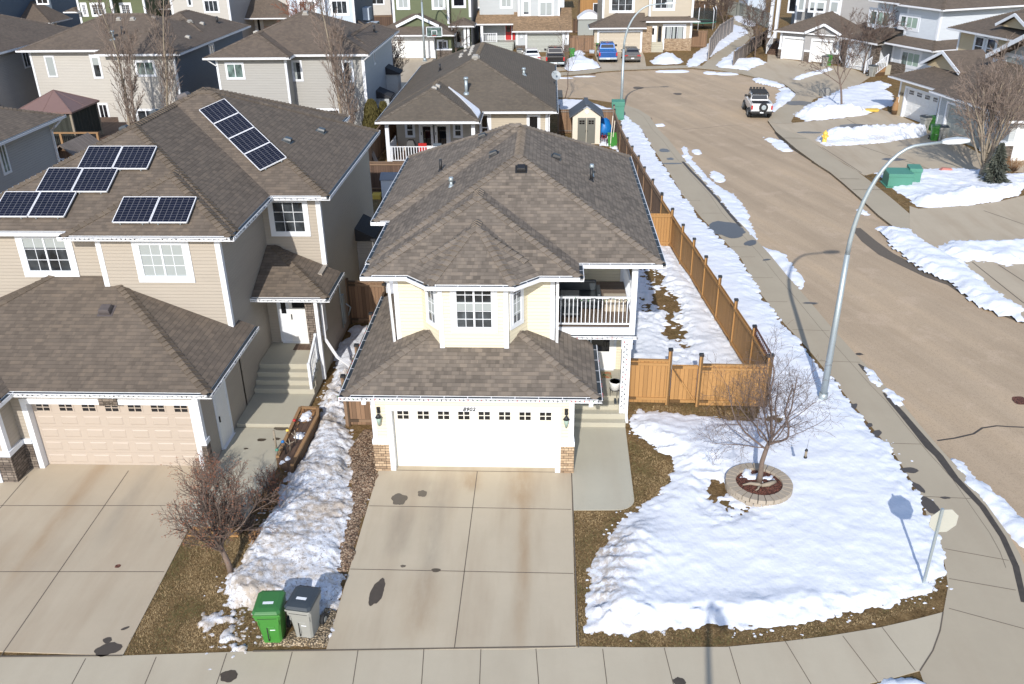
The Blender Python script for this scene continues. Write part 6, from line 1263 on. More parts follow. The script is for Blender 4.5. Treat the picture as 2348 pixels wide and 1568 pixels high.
F2_ = Fr(H, (0, 109.5), (1, 0)); pwin(F2_, 3, 2095, 25, 2250, 190, mull=1, trim=.2, blind=(0, 1, .05, 1)); pwin(F2_, 3, 1885, 15, 1960, 180, mull=0, trim=.18, blind=(0, 1, .15, 1)); F4 = Fr(H, (0, 110.5), (1, 0)); pwin(F4, 3, 1610, -25, 1735, 85, mull=1, trim=.18, blind=(0, 1, 0, 1))
M['rdoor'] = M['red']; a = F4.hit(3, 1665, 500); b = F4.hit(3, 1735, 300); door(F4, a[0], b[0], a[1], b[1], M['red'], glass=(.15, .85, .5, .95)); mb = MB(); F4.box(mb, b[0] + .15, b[0] + .45, a[1], b[1], 0, .06); mb.build('side_panel', M['red'], H)
mb = MB(); mb.box(-8.0, -4.1, 108.5, 110.5, 0, .9); mb.build('porch', M['ggdoor'], H); mb = MB()
for k in range(4): mb.box(-5.9, -4.2, 108.5 - .3 * (k + 1), 108.5 - .3 * k, 0, .9 - .2 * (k + 1))
mb.build('steps', M['ggdoor'], H); railing(H, (-7.8, 108.55, .9), (-6.1, 108.55, .9), .1, 1.0, M['white'], 8, 'railing', .05); mb = MB(); mb.box(-8.0, -7.7, 108.4, 108.7, 0, 3.0); mb.build('porch_column', M['white'], H)
for u in (-3.1, 2.05): mb = MB(); mb.beam(F1.at(u, 1.6, .05), F1.at(u, 1.85, .05), .2, .15); mb.build('wall_lantern', M['white'], H)
H = newhouse('tan house with stone base, tan garage door and white front door')
walls(H, 'tan', [(5.3, 5.75, 106, 109, 0, 2.85), (10.65, 11.2, 106, 109, 0, 2.85), (5.75, 10.65, 106, 109, 2.3, 2.85), (5.75, 10.65, 106.3, 109, 0, 2.4), (6.3, 11.6, 108.6, 120, 0, 7.5), (11.6, 16.6, 107.6, 120, 0, 7.5), (11.2, 16.6, 107.3, 109, 0, 3.2)])
F1 = Fr(H, (0, 106), (1, 0)); trim_opening(F1, 5.85, 10.6, 2.25, .2); garage_door(F1, 5.85, 10.6, .02, 2.25, M['tdoor'], 8, 4, None, .18); pieces(H, 'stone_base', 'stoneT', [(5.25, 5.63, 105.93, 106.3, 0, 1.1), (10.82, 11.9, 105.93, 106.5, 0, 2.85), (13.4, 16.65, 107.2, 107.4, 0, 1.35)])
hp_ = [Hip([(4.75, 105.4), (11.2, 105.4), (11.2, 109), (4.75, 109)], [.4, None, None, .4], 2.8), Hip([(10.6, 106.6), (17.3, 106.6), (17.3, 109), (10.6, 109)], [.4, .4, None, .4], 3.35)]; make_roof(H, hp_, M['shC'], M['capC'])
F2_ = Fr(H, (0, 108.6), (1, 0)); pwin(F2_, 4, 985, -20, 1245, 135, mull=2, trim=.24, grid=(1, 2)); F4 = Fr(H, (0, 107.6), (1, 0)); pwin(F4, 4, 1535, -20, 1755, 105, mull=2, trim=.24, curtain=[(.7, .95)]); F5 = Fr(H, (0, 107.3), (1, 0)); a = F5.hit(4, 1465, 540); b = F5.hit(4, 1545, 330); door(F5, a[0], b[0], a[1], b[1], M['wdoor'], glass=(.3, .7, .5, .9)); mb = MB(); F5.box(mb, a[0] - .75, a[0] - .3, a[1], b[1], 0, .05); F5.box(mb, b[0] + .25, b[0] + .65, a[1], b[1], 0, .05); mb.build('side_light', M['dglass'], H)
pwin(F5, 4, 1655, 330, 1885, 490, mull=2, trim=.25, curtain=[(.1, .3), (.42, .55), (.7, .95)]); corners(H, [(6.3, 108.6, 3.5, 7.5, -1, -1), (11.6, 107.6, 3.7, 7.5, -1, -1), (16.6, 107.3, 1.4, 7.5, 1, -1)], .2)
mb = MB()
for k in range(4): mb.box(11.3, 13.3, 107.3 - .3 * (k + 1), 107.3 - .3 * k, 0, 1.0 - .22 * (k))
mb.build('steps', M['conc2'], H); railing(H, (11.35, 106.0, .3), (11.35, 107.2, 1.0), .1, 1.0, M['white'], 5, 'railing', .05); railing(H, (13.3, 106.0, .3), (13.3, 107.2, 1.0), .1, 1.0, M['white'], 5, 'railing', .05)
# ---------------------------------------------------------------- right side houses
H = newhouse('grey house with two single white garage doors, gable over the right one', (25.3, 101.0), -37)
walls(H, 'grey2', [(0, 6.6, .3, 5.5, 0, 2.9), (0, .45, 0, .3, 0, 2.9), (2.85, 3.75, -.3, .3, 0, 2.9), (6.0, 6.6, -.3, .3, 0, 2.9), (.45, 2.85, 0, .3, 2.25, 2.9), (3.75, 6.0, -.3, .3, 2.25, 2.9), (1.2, 8.6, 5.5, 15, 0, 7.8), (-1.5, 1.2, 7, 15, 0, 7.8)])
F1 = Fr(H, (0, 0), (1, 0)); F2_ = Fr(H, (0, -.3), (1, 0)); trim_opening(F1, .5, 2.8, 2.2, .2); garage_door(F1, .5, 2.8, .02, 2.2, M['wdoor'], 4, 4, None, .18); trim_opening(F2_, 3.8, 5.95, 2.2, .2); garage_door(F2_, 3.8, 5.95, .02, 2.2, M['wdoor'], 4, 4, None, .18)
hp_ = [Hip([(-.6, -.5), (7.2, -.5), (7.2, 5.6), (-.6, 5.6)], [.42, .42, None, .42], 2.95), Hip([(5.6, 1.4), (11.0, 1.4), (11.0, 7.0), (5.6, 7.0)], [.42, .42, None, .42], 3.0)]; make_roof(H, hp_, M['shC'], M['capC']); gable_dec(H, 3.0, 6.9, -.45, 2.95, .48, 2.6, 'grey2', 'shC', .24)
pieces(H, 'stone_base', 'stoneD', [(-.05, .3, -.07, .3, 0, 1.0), (3.0, 3.6, -.37, .3, 0, 1.0), (6.15, 6.66, -.37, .3, 0, 1.0)]); pieces(H, 'belt_trim', 'white', [(-.07, .3, -.09, .3, 1.0, 1.2), (2.98, 3.62, -.39, .3, 1.0, 1.2), (6.13, 6.68, -.39, .3, 1.0, 1.2)])
F4 = Fr(H, (0, 5.5), (1, 0)); pwin(F4, 5, 1140, 20, 1305, 145, mull=1, trim=.18, blind=(0, 1, .3, 1)); pwin(F4, 5, 1000, -20, 1050, 130, mull=0, trim=.14, blind=(0, 1, 0, 1)); pwin(F4, 5, 1400, 20, 1475, 155, mull=0, trim=.14, blind=(0, 1, 0, 1)); F5 = Fr(H, (0, 7), (1, 0)); pwin(F5, 5, 880, -20, 950, 150, mull=0, trim=.14, glass='dglass')
corners(H, [(1.2, 5.5, 3.4, 7.8, -1, -1), (4.0, 5.49, 3.6, 7.8, -1, -1), (8.6, 5.5, 3.4, 7.8, 1, -1), (-1.5, 7, 0, 7.8, -1, -1), (0, 0, 1.2, 2.9, -1, -1), (6.6, -.3, 1.2, 2.9, 1, -1)], .2)
mb = MB(); mb.box(-3.0, -.8, 3.5, 7, 0, 1.1); mb.build('porch', M['darkwood'], H); mb = MB()
for k in range(5): mb.box(-2.2, -.2, 3.5 - .3 * (k + 1), 3.5 - .3 * k, 0, 1.0 - .2 * k)
mb.build('steps', M['darkwood'], H); railing(H, (-2.3, 2.0, .1), (-2.3, 3.5, 1.1), .1, 1.0, M['white'], 6, 'railing', .05)
for x in (-2.9, -2.2): mb = MB(); mb.box(x - .15, x + .15, 3.5, 3.8, 1.1, 7.5); mb.build('porch_column', M['white'], H)
pieces(H, 'stone_column', 'stoneD', [(-3.1, -2.0, 3.4, 4.0, 0, 1.6)]); downspout(H, [(6.95, -.3, 2.8), (6.75, -.2, 2.5), (6.75, -.2, .8), (7.6, -.9, .15)], r=.06)
H = newhouse('pale grey blue house with stone columns and a white railed entrance stair', (30.6, 95.2), -68)
walls(H, 'blue2', [(.2, .9, 0, .3, 0, 2.9), (.9, 3.7, 0, .3, 2.4, 2.9), (3.7, 4.2, 0, .3, 0, 2.9), (.2, 4.2, .3, 6, 0, 2.95), (5.3, 10.6, 1.3, 12, 0, 3.0), (.8, 9.8, 2.6, 14, 2.8, 6.5), (4.2, 5.3, 3, 8, 0, 3)])
walls(H, 'blue2', [(5.6, 9.85, 2.0, 2.62, 2.9, 6.5)], 'bay_wall')
F1 = Fr(H, (0, 0), (1, 0)); trim_opening(F1, 1.0, 3.65, 2.3, .15); garage_door(F1, 1.0, 3.65, .02, 2.3, M['wdoor'], 5, 4, None, .18); pieces(H, 'stone_column', 'stoneD', [(4.15, 4.75, -.3, .35, 0, 2.95), (5.25, 7.4, 1.2, 1.4, 0, 1.2), (-.1, .3, -.07, .3, 0, 2.9)])
hp_ = [Hip([(-.6, -.6), (5.2, -.6), (5.2, 2.7), (-.6, 2.7)], [.35, None, None, .35], 2.95), Hip([(4.1, .3), (11.5, .3), (11.5, 8.5), (4.1, 8.5)], [.35, .35, .35, .35], 3.05)]; make_roof(H, hp_, M['shC'], M['capC'], gutin=False)
make_roof(H, [rect(.2, 10.5, 2.0, 14.6, .42, 6.45), rect(5.0, 10.55, 1.4, 9, (.42, .42, None, .42), 6.45)], M['shC'], M['capC'], gutin=False)
F4 = Fr(H, (0, 1.3), (1, 0)); pwin(F4, 6, 825, 640, 1015, 850, mull=2, trim=.24, glass='glassg', blind=(.35, 1, 0, 1, 'blindg')); F5 = Fr(H, (0, 2.6), (1, 0)); pwin(F5, 6, 430, 130, 640, 335, mull=2, trim=.3, glass='glassg', blind=(.35, .7, 0, 1, 'blindg')); F6 = Fr(H, (0, 2.0), (1, 0)); pwin(F6, 6, 810, 195, 1000, 365, mull=2, trim=.26, glass='glassg', blind=(.35, 1, 0, 1, 'blindg'))
corners(H, [(.8, 2.6, 3.3, 6.4, -1, -1), (5.6, 2.0, 3.2, 6.4, -1, -1), (9.85, 2.0, 3.2, 6.4, 1, -1), (10.6, 1.3, 0, 3, 1, -1), (5.3, 1.3, 0, 3, -1, -1)], .2)
mb = MB(); mb.box(4.2, 5.6, .3, 3, 0, .9); mb.build('porch', M['conc2'], H); mb = MB()
for k in range(4): mb.box(4.5, 5.9, .3 - .3 * (k + 1), .3 - .3 * k, 0, .9 - .2 * (k + 1) + .1)
mb.build('steps', M['timber'], H); railing(H, (4.5, -1.0, .1), (4.5, .3, .9), .1, 1.1, M['white'], 7, 'railing', .05); railing(H, (5.95, -1.0, .1), (5.95, .3, .9), .1, 1.1, M['white'], 7, 'railing', .05)
for x, y in ((8, 11), (5, 12), (2.5, 11)): vent_box(H, [rect(.2, 10.5, 2.0, 14.6, .42, 6.45)], x, y, 'ventg', .36, .16)
H = newhouse('yellow tan house with dark paned garage door windows and small gables', (27.85, 71.9), -77)
walls(H, 'tan2', [(0, .75, 0, .3, 0, 2.9), (.75, 5.0, 0, .3, 2.3, 2.9), (5.0, 6.1, 0, .3, 0, 2.9), (0, 6.1, .3, 8, 0, 2.95), (-5.6, 5.0, 8.5, 18, 0, 5.7)])
F1 = Fr(H, (0, 0), (1, 0)); trim_opening(F1, .85, 4.9, 2.25, .14); garage_door(F1, .85, 4.9, .02, 2.25, M['wdoor'], 4, 4, [0, 1, 2, 3], .18, (4, 2)); text(H, '1131', F1, .4, 1.6, .3, 'black', .05)
hp_ = [Hip([(-.7, -.6), (6.1, -.6), (6.1, 8.6), (-.7, 8.6)], [.42, None, None, .42], 2.95)]; make_roof(H, hp_, M['shC'], M['capC']); gable_dec(H, .2, 5.0, 1.6, 3.9, .5, 3.0, 'tan2', 'shC', .22)
make_roof(H, [rect(-6.3, 5.6, 7.8, 18.6, .45, 5.65)], M['shC'], M['capC']); gable_dec(H, -1.2, 2.6, 8.6, 6.4, .5, 3.0, 'tan2', 'shC', .22); gable_dec(H, .8, 5.2, 10.4, 7.4, .5, 3.0, 'tan2', 'shC', .22)
F5 = Fr(H, (0, 8.5), (1, 0)); pwin(F5, 6, 1755, 455, 1840, 690, mull=0, hbar=.45, trim=.2); pwin(F5, 6, 1870, 475, 1960, 720, mull=0, hbar=.45, trim=.2); vent_box(H, hp_, 2.6, 6.8, 'ventg', .36, .16); corners(H, [(0, 0, 0, 2.9, -1, -1), (-5.6, 8.5, 3, 5.6, -1, -1)], .16)
pieces(H, 'stone_base', 'stoneD', [(5.15, 6.1, -.07, .2, 0, .9)])
H = newhouse('lavender grey house behind the big bare tree with tall upper gable window', (28.5, 65.7), -80)
walls(H, 'bgrey', [(0, .9, 0, .3, 0, 2.9), (.9, 5.6, 0, .3, 2.35, 2.9), (5.6, 6.2, 0, .3, 0, 2.9), (0, 6.2, .3, 9, 0, 2.95), (.3, 8.5, 4.2, 14, 0, 5.6)])
walls(H, 'bgrey', [(6.2, 9.0, 1.6, 8, 0, 2.95)], 'side_garage_wall')
F1 = Fr(H, (0, 0), (1, 0)); trim_opening(F1, 1.0, 5.5, 2.3, .14); garage_door(F1, 1.0, 5.5, .02, 2.3, M['ggdoor'], 8, 4, None, .18); hp_ = [Hip([(-.4, -.6), (6.9, -.6), (6.9, 9), (-.4, 9)], [.42, .42, None, None], 2.96)]; make_roof(H, hp_, M['shC'], M['capC'])
F5 = Fr(H, (0, 4.2), (1, 0)); pwin(F5, 6, 1975, 765, 2045, 960, mull=0, trim=.16); pwin(F5, 6, 2120, 690, 2310, 1040, mull=0, trim=.2, blind=(0, 1, .0, 1)); xm = F5.hit(6, 2210, 400, .5); zz = 5.4; hw = 4.4
mb = MB(); mb.face([F5.at(.3, 5.5, 0), F5.at(8.5, 5.5, 0), F5.at(4.4, 7.6, 0)]); mb.build('gable_wall', M['bgrey'], H)
mb = MB()
for s_ in (-1, 1):
    a, b = 4.4 + s_ * 4.9, 4.4
    mb.hexa([(a, 3.2, 5.15), (b, 3.2, 7.65), (b, 14, 7.65), (a, 14, 5.15), (a, 3.2, 5.3), (b, 3.2, 7.8), (b, 14, 7.8), (a, 14, 5.3)])
mb.build('gable_roof', M['shC'], H); mb = MB(); mb.beam((-.5, 3.17, 5.22), (4.4, 3.17, 7.72), .06, .3); mb.beam((4.4, 3.165, 7.72), (9.3, 3.165, 5.22), .06, .3); mb.build('rake_board', M['white'], H)
corners(H, [(0, 0, 0, 2.9, -1, -1), (.3, 4.2, 3, 5.4, -1, -1)], .14)
# front facing garage at the right edge
H = newhouse('grey house at the right edge with brick base beside the spruce', (29.7, 57.4), -2)
walls(H, 'bgrey', [(0, .5, 0, .3, 0, 2.7), (.5, 6.5, 0, .3, 2.5, 2.7), (0, 8, .3, 7, 0, 2.75)]); F1 = Fr(H, (0, 0), (1, 0)); garage_door(F1, .55, 6.4, .02, 2.5, M['wdoor'], 8, 5, None, .18); pieces(H, 'stone_base', 'stoneD', [(-.4, .35, -.2, .35, 0, 1.1)]); pieces(H, 'belt_trim', 'white', [(-.45, .4, -.25, .38, 1.1, 1.3)])
tb = MB(); tb.box(.35, .52, -.04, .02, 0, 2.6); tb.box(.35, 6.6, -.045, .02, 2.5, 2.72); tb.build('door_trim', M['white'], H); make_roof(H, [Hip([(-.6, -.6), (8, -.6), (8, 7), (-.6, 7)], [.42, None, None, .42], 2.78)], M['shC'], M['capC'])
# ---------------------------------------------------------------- back row beyond
def backhouse(label, x0, x1, y0, y1, h, wm, wins=(), roof=True, rm='shC', z=None):
    H = newhouse(label, ((x0 + x1) / 2, y0)); w_ = (x1 - x0) / 2; walls(H, wm, [(-w_, w_, 0, y1 - y0, 0, h)]); F_ = Fr(H, (0, 0), (1, 0))
    for u0, u1, a, b in wins: window(F_, u0, u1, a, b, 1, None, .14)
    if roof: make_roof(H, [rect(-w_ - .5, w_ + .5, -.5, y1 - y0 + .5, .42, h)], M[rm], M['capC'])
    return H, F_
H, F_ = backhouse('white stuccoed house wall with patio beyond the dark fence', -11.2, -5.8, 134, 142, 5.5, 'lgrey', [(.6, 2.0, 3.2, 4.4), (-2., -.8, 1, 2.3)])
H, F_ = backhouse('orange cedar clad house corner with a dark door between the grey and tan houses', 4.4, 8.6, 130, 138, 5.5, 'cedar', [])
door(F_, -.2, .9, .9, 3.1, M['black']); mb = MB(); mb.box(-1.5, 3.2, -1.4, 0, 0, .9); mb.build('deck', M['timber'], H)
H, F_ = backhouse('white walled house with a black stair railing beyond the small shed', 8.8, 14.0, 131, 140, 6, 'blue2', [(.2, 1.9, 2.8, 4.2)]); railing(H, (-2.0, -1.0, 1.6), (1.4, -1.0, .1), .1, 1.0, M['black'], 12, 'stair_railing', .05); mb = MB(); mb.hexa([(-2.1, -1.2, 0), (1.5, -1.2, 0), (1.5, -.1, 0), (-2.1, -.1, 0), (-2.1, -1.2, 1.6), (1.5, -1.2, .1), (1.5, -.1, .1), (-2.1, -.1, 1.6)]); mb.build('stairs', M['greywood'], H)
backhouse('beige house with a pale window beyond the dark wooden fence', -31.5, -24.2, 142, 150, 6, 'lgrey', [(.4, 2.6, 2.2, 4.0)])
backhouse('slate blue house block behind the pale green fence', 30.3, 33.0, 143, 150, 6, 'blue', [])
backhouse('yellow tan house wall at the top edge above the pale green fence', 23.0, 29.9, 158, 166, 6, 'tan2', [])
backhouse('brown fronted house between the two right hand houses at the top edge', 34, 44, 122, 131, 5.5, 'dblue', [(-2, -1, 3, 4)])
for i, (x, w_, y, m_) in enumerate(((-70, 11, 150, 'tan'), (-52, 12, 152, 'bgrey'), (-39, 9, 150, 'lgrey'), (-16, 10, 150, 'grey'), (-1.5, 8, 148, 'blue2'), (16.5, 9, 160, 'lgrey'), (-88, 12, 130, 'lgrey'), (52, 12, 112, 'tan'), (56, 12, 92, 'lgrey'))):
    backhouse('%s house wholly behind the front rows' % m_ if False else ['tan', 'cool grey', 'beige', 'mid grey', 'white', 'cream', 'pale', 'brown sided', 'light sided'][i] + ' house far beyond the first row of houses', x - w_ / 2, x + w_ / 2, y, y + 10, 6, m_, [(-2, -.5, 3.4, 4.8), (1, 2.5, 3.4, 4.8)])
# ================================================================ fences
def fence(name, label, pts, h, mat, pmat, post_h=None, post_w=.1, cap=None, cat='fence', group=None, posts=None, rail=True, topcap=True, z=0, step=2.4):
    """boarded fence along pts; posts at every point (or every `step` m)"""
    o = Vector((pts[0][0], pts[0][1], z)); root = thing(name, label, cat, tuple(o), 0, group); P = [Vector((p[0], p[1], z)) - o for p in pts]; post_h = post_h or h + .15
    pp = []
    for i in range(len(P) - 1):
        a, b = P[i], P[i + 1]; n = max(1, round((b - a).length / step)); mb = MB(); t = (b - a).normalized(); nn = Vector((-t.y, t.x, 0)) * .012
        mb.hexa([a - nn + Vector((0, 0, .05)), b - nn + Vector((0, 0, .05)), b + nn + Vector((0, 0, .05)), a + nn + Vector((0, 0, .05)), a - nn + Vector((0, 0, h)), b - nn + Vector((0, 0, h)), b + nn + Vector((0, 0, h)), a + nn + Vector((0, 0, h))])
        mb.build('board_panel', M[mat], root)
        if rail:
            for s_ in (-1, 1):
                for zz in (.22, h - .12): rb_ = MB(); rb_.beam(a + nn * (3 * s_) + Vector((0, 0, zz)), b + nn * (3 * s_) + Vector((0, 0, zz)), .045, .09); rb_.build('rail', M[pmat], root)
        if topcap: rb_ = MB(); rb_.beam(a + Vector((0, 0, h + .02)), b + Vector((0, 0, h + .02)), .11, .04); rb_.build('top_board', M[pmat], root)
        for k in range(n): pp.append(a.lerp(b, k / n))
    pp.append(P[-1]); base = None
    for p in pp:
        if base is None:
            mb = MB(); w_ = post_w / 2; mb.box(-w_, w_, -w_, w_, 0, post_h)
            ob = mb.build('post', M[pmat], root); base = ob
            if cap: mb = MB(); mb.hexa([(-w_ * 1.3, -w_ * 1.3, post_h), (w_ * 1.3, -w_ * 1.3, post_h), (w_ * 1.3, w_ * 1.3, post_h), (-w_ * 1.3, w_ * 1.3, post_h), (-w_ * 1.2, -w_ * 1.2, post_h + .07), (w_ * 1.2, -w_ * 1.2, post_h + .07), (w_ * 1.2, w_ * 1.2, post_h + .07), (-w_ * 1.2, w_ * 1.2, post_h + .07)]); mb.v = [tuple(v) for v in mb.v]; capo = mb.build('post_cap', M[cap], ob)
            ob.location = p
        else:
            c = base.copy(); COL.objects.link(c); c.parent = root; c.location = p
            if cap: d = capo.copy(); COL.objects.link(d); d.parent = c
    return root
fence('fence', 'new orange cedar fence with black capped posts running back beside the pavement', [(7.40, 25.7), (7.30, 27.9), (7.10, 30.2), (6.90, 32.5), (6.70, 34.7), (6.53, 36.9), (6.30, 38.8), (6.12, 41.2)], 1.72, 'cedar', 'cedarp', 1.95, .115, 'black', topcap=False, step=9)
fence('fence', 'older brown stretch of fence beyond the cedar fence beside the snowy verge', [(5.9, 43.8), (5.7, 46.3), (5.5, 48.8), (5.40, 51.3), (5.22, 53.6), (5.1, 55.8), (4.95, 59.5), (4.88, 64.6)], 1.72, 'oldwood', 'oldpost', 1.95, .115, 'black', step=9)
fence('fence', 'short cedar side panel joining the long fence to the yard corner', [(4.5, 41.3), (6.1, 41.25), (5.9, 43.7)], 1.72, 'cedar', 'cedarp', 1.9, .1, 'black', topcap=False, step=9)
fence('fence', 'orange cedar front fence panel right of the diagonal braced gate', [(5.12, 25.72), (7.33, 25.68)], 1.58, 'cedar', 'cedarp', 1.93, .12, 'black', topcap=True, step=9)
fence('fence', 'orange cedar front fence panel between the porch column and the gate', [(2.72, 25.9), (4.12, 25.85)], 1.66, 'cedar', 'cedarp', 2.05, .12, 'black', topcap=True, step=9)
t = thing('gate', 'cedar gate with a diagonal brace in the front fence', 'gate', (4.20, 25.84, 0)); mb = MB(); mb.box(0, .86, -.015, .015, .08, 1.52); mb.build('board_panel', M['cedar'], t)
mb = MB(); mb.box(0, .86, -.06, -.02, .1, .2); mb.box(0, .86, -.06, -.02, 1.4, 1.5); mb.beam((.05, -.042, 1.38), (.8, -.042, .22), .04, .1, up=(0, 1, 0)); mb.build('brace', M['cedarp'], t)
# lattice on top of the last cedar panel
t = thing('lattice', 'small wooden lattice strip on top of the nearest cedar fence panel', 'lattice', (7.38, 25.8, 1.74)); mb = MB(); e = Vector((7.31, 27.8, 1.74)) - Vector((7.38, 25.8, 1.74))
mb.beam((0, 0, .26), e + Vector((0, 0, .26)), .04, .035); mb.beam((0, 0, .01), e + Vector((0, 0, .01)), .04, .03)
for k in range(13): a = e * (k / 12.5); b = e * (min(1, (k + .9) / 12.5)); mb.beam(a + Vector((0, 0, .02)), b + Vector((0, 0, .25)), .012, .02); mb.beam(a + Vector((0, 0, .25)), b + Vector((0, 0, .02)), .012, .02)
mb.build('strips', M['redmulch'], t)
fence('fence', 'weathered brown fence running back along the gap between the two houses', [(-6.5, 24.3), (-6.5, 26.5), (-6.48, 29.1), (-6.47, 31.9)], 1.5, 'oldwood', 'oldpost', 1.8, .12, 'black', step=9)
fence('fence', 'weathered brown fence panel between the wooden post and the cream garage', [(-6.45, 24.25), (-5.12, 24.25)], 1.62, 'oldwood', 'oldpost', 1.75, .12, step=9, topcap=False)
fence('gate', 'brown wooden gate closing the gap beside the beige house wall', [(-8.0, 32.1), (-6.5, 32.0)], 1.85, 'oldwood', 'oldpost', 2.0, .12, cat='gate', step=9)
fence('fence', 'brown slatted fence behind the small grey storage shed', [(-11.0, 50.6), (-5.6, 50.6)], 1.8, 'darkwood', 'oldpost', 1.85, step=2.4)
fence('fence', 'tall dark fence running away left of the bungalow deck', [(-11.4, 52.5), (-11.4, 66)], 2.0, 'oldwood', 'oldpost', 2.1, step=3)
fence('fence', 'brown slatted fence behind the grey roofed garden shed', [(.8, 65.6), (4.88, 65.6)], 1.75, 'oldwood', 'greywood', 2.05, .12, 'black', step=9)
def fp(label, f, pts, h, m, p='oldpost', z=1.8, step=2.4, **k): return fence('fence', label, [tuple(g(f, x, y, z)[:2]) for x, y in pts], h, m, p, z=0, step=step, **k)
fp('beige vinyl fence rising beside the snowy footpath', 5, [(-130, 510), (0, 330), (175, 222)], 2.1, 'fbeige', 'fbeige', 2.0, 2.4)
fp('pale green curved fence at the top beyond the footpath', 5, [(110, 12), (250, 35), (400, 85), (520, 125), (660, 185)], 2.0, 'fgreen', 'fgreen', 2.0, 3)
fp('grey brown fence along the near side of the footpath', 5, [(180, 660), (350, 540), (420, 480), (580, 395)], 1.5, 'greywood', 'greywood', 1.5, 2.4)
fp('dark weathered fence in the back row left of the green garage house', 3, [(-60, 195), (0, 195), (235, 190)], 1.8, 'darkwood')
fp('dark weathered fence between the green and red door houses', 3, [(1275, 232), (1520, 240)], 1.8, 'darkwood')
fp('pale brown fence panel left of the red front door', 3, [(1375, 400), (1565, 395)], 1.8, 'oldwood')
fp('pale brown fence panel between the grey and tan garages', 4, [(460, 450), (640, 452), (765, 455)], 1.8, 'oldwood')
fp('dark fence standing behind the small white roofed shed', 4, [(500, 240), (600, 238)], 1.8, 'darkwood')
fp('pale brown fence panel between the tan house and the beige vinyl fence', 4, [(1925, 395), (2190, 400)], 1.9, 'oldwood')
fp('brown fence at the top beyond the trampoline', 4, [(1915, 20), (2220, 22)], 1.9, 'oldwood')
fp('grey fence running into the gap left of the twin garage house', 5, [(580, 395), (640, 290)], 1.8, 'greywood')
M['ventl'] = plain('pale_grey_lamp_housing', (.50, .53, .55), .5, .06, 4)
# ================================================================ street lamps, sign, hydrant, boxes
def lamp(label, x, y, H, reach, adir, r=.10, elbow=2.6):
    t = thing('street_lamp', label, 'street lamp', (x, y, 0), 0, 'curved steel street lamps'); mb = MB(); mb.tube([(0, 0, 0), (0, 0, H - elbow)], [r * 1.2, r * .8], 10); mb.build('pole', M['metal'], t)
    mb = MB(); ca, sa = math.cos(adir), math.sin(adir); pts = []
    for k in range(13):
        a = k / 12 * PI / 2; pts.append(((1 - math.cos(a)) * reach * .72 * ca, (1 - math.cos(a)) * reach * .72 * sa, H - elbow + math.sin(a) * elbow))
    pts.append((reach * ca, reach * sa, H + .06)); mb.tube(pts, [r * .8 - r * .35 * k / 13 for k in range(14)], 8); mb.build('arm', M['metal'], t)
    mb = MB(); e = Vector((reach * ca, reach * sa, H + .06)); d = Vector((ca, sa, .05)); s_ = Vector((-sa, ca, 0))
    rings = []
    for a, w_, h_ in ((-.05, .05, .05), (.1, .12, .09), (.45, .16, .10), (.75, .11, .06), (.8, .05, .03)): c = e + d * a; rings.append([c - s_ * w_ - Vector((0, 0, h_ * .5)), c + s_ * w_ - Vector((0, 0, h_ * .5)), c + s_ * w_ * .8 + Vector((0, 0, h_)), c - s_ * w_ * .8 + Vector((0, 0, h_))])
    mb.loft(rings, smooth=False); mb.build('lamp_head', M['ventl'], t)
    mb = MB(); mb.box(-r * 2, r * 2, -r * 2, r * 2, 0, .05); mb.cyl((0, 0), r * 1.5, .05, .35, 10); mb.build('base', M['metal'], t)
    return t
lamp('tall curved steel street lamp standing in the snow beside the fenced yard', 9.43, 26.12, 8.75, 2.35, .10, .10, 3.4)
lamp('curved steel street lamp behind the fence corner beside the green cabinet', 5.85, 70.9, 8.5, 3.0, .03, .11, 3.2)
lamp('steel street lamp in front of the green house with the white garage', -13.7, 100.4, 9.0, 2.4, -1.2, .12, 2.8)
lamp('steel street lamp outside the view whose shadow falls on the near pavement', 2.2, 2.75, 8.8, .9, -1.45, .09, 2.2)
t = thing('stop_sign', 'back of an octagonal sign on a thin leaning grey post in the snow', 'sign', (9.43, 17.14, 0)); mb = MB(); mb.box(-.03, .03, -.03, .03, 0, 2.32); mb.build('post', M['metal'], t)
mb = MB(); mb.prism([(.36 * math.cos(PI / 8 + k * PI / 4), .36 * math.sin(PI / 8 + k * PI / 4)) for k in range(8)], -.004, .004); ob = mb.build('sign_plate', M['blind'], t); ob.rotation_euler = (PI / 2, 0, math.radians(4)); ob.location = (.12, .045, 1.93)
M['blind2'] = plain('pale_sign_back', (.44, .44, .39), .5, .05, 3); ob.data.materials[0] = M['blind2']
t = thing('fire_hydrant', 'yellow fire hydrant at the tip of the long snow bank', 'hydrant', (*g('c', 972, 985)[:2], 0)); mb = MB(); mb.tube([(0, 0, 0), (0, 0, .08), (0, 0, .1), (0, 0, .62), (0, 0, .66), (0, 0, .78), (0, 0, .86)], [.2, .2, .15, .15, .19, .15, .05], 14); mb.build('body', M['yellow'], t); mb = MB(); mb.tube([(-.24, 0, .5), (.24, 0, .5)], .075, 10); mb.tube([(0, -.26, .48), (0, 0, .48)], .095, 10); mb.tube([(0, 0, .84), (0, 0, .93)], .04, 6); mb.build('nozzle', M['yellow'], t)
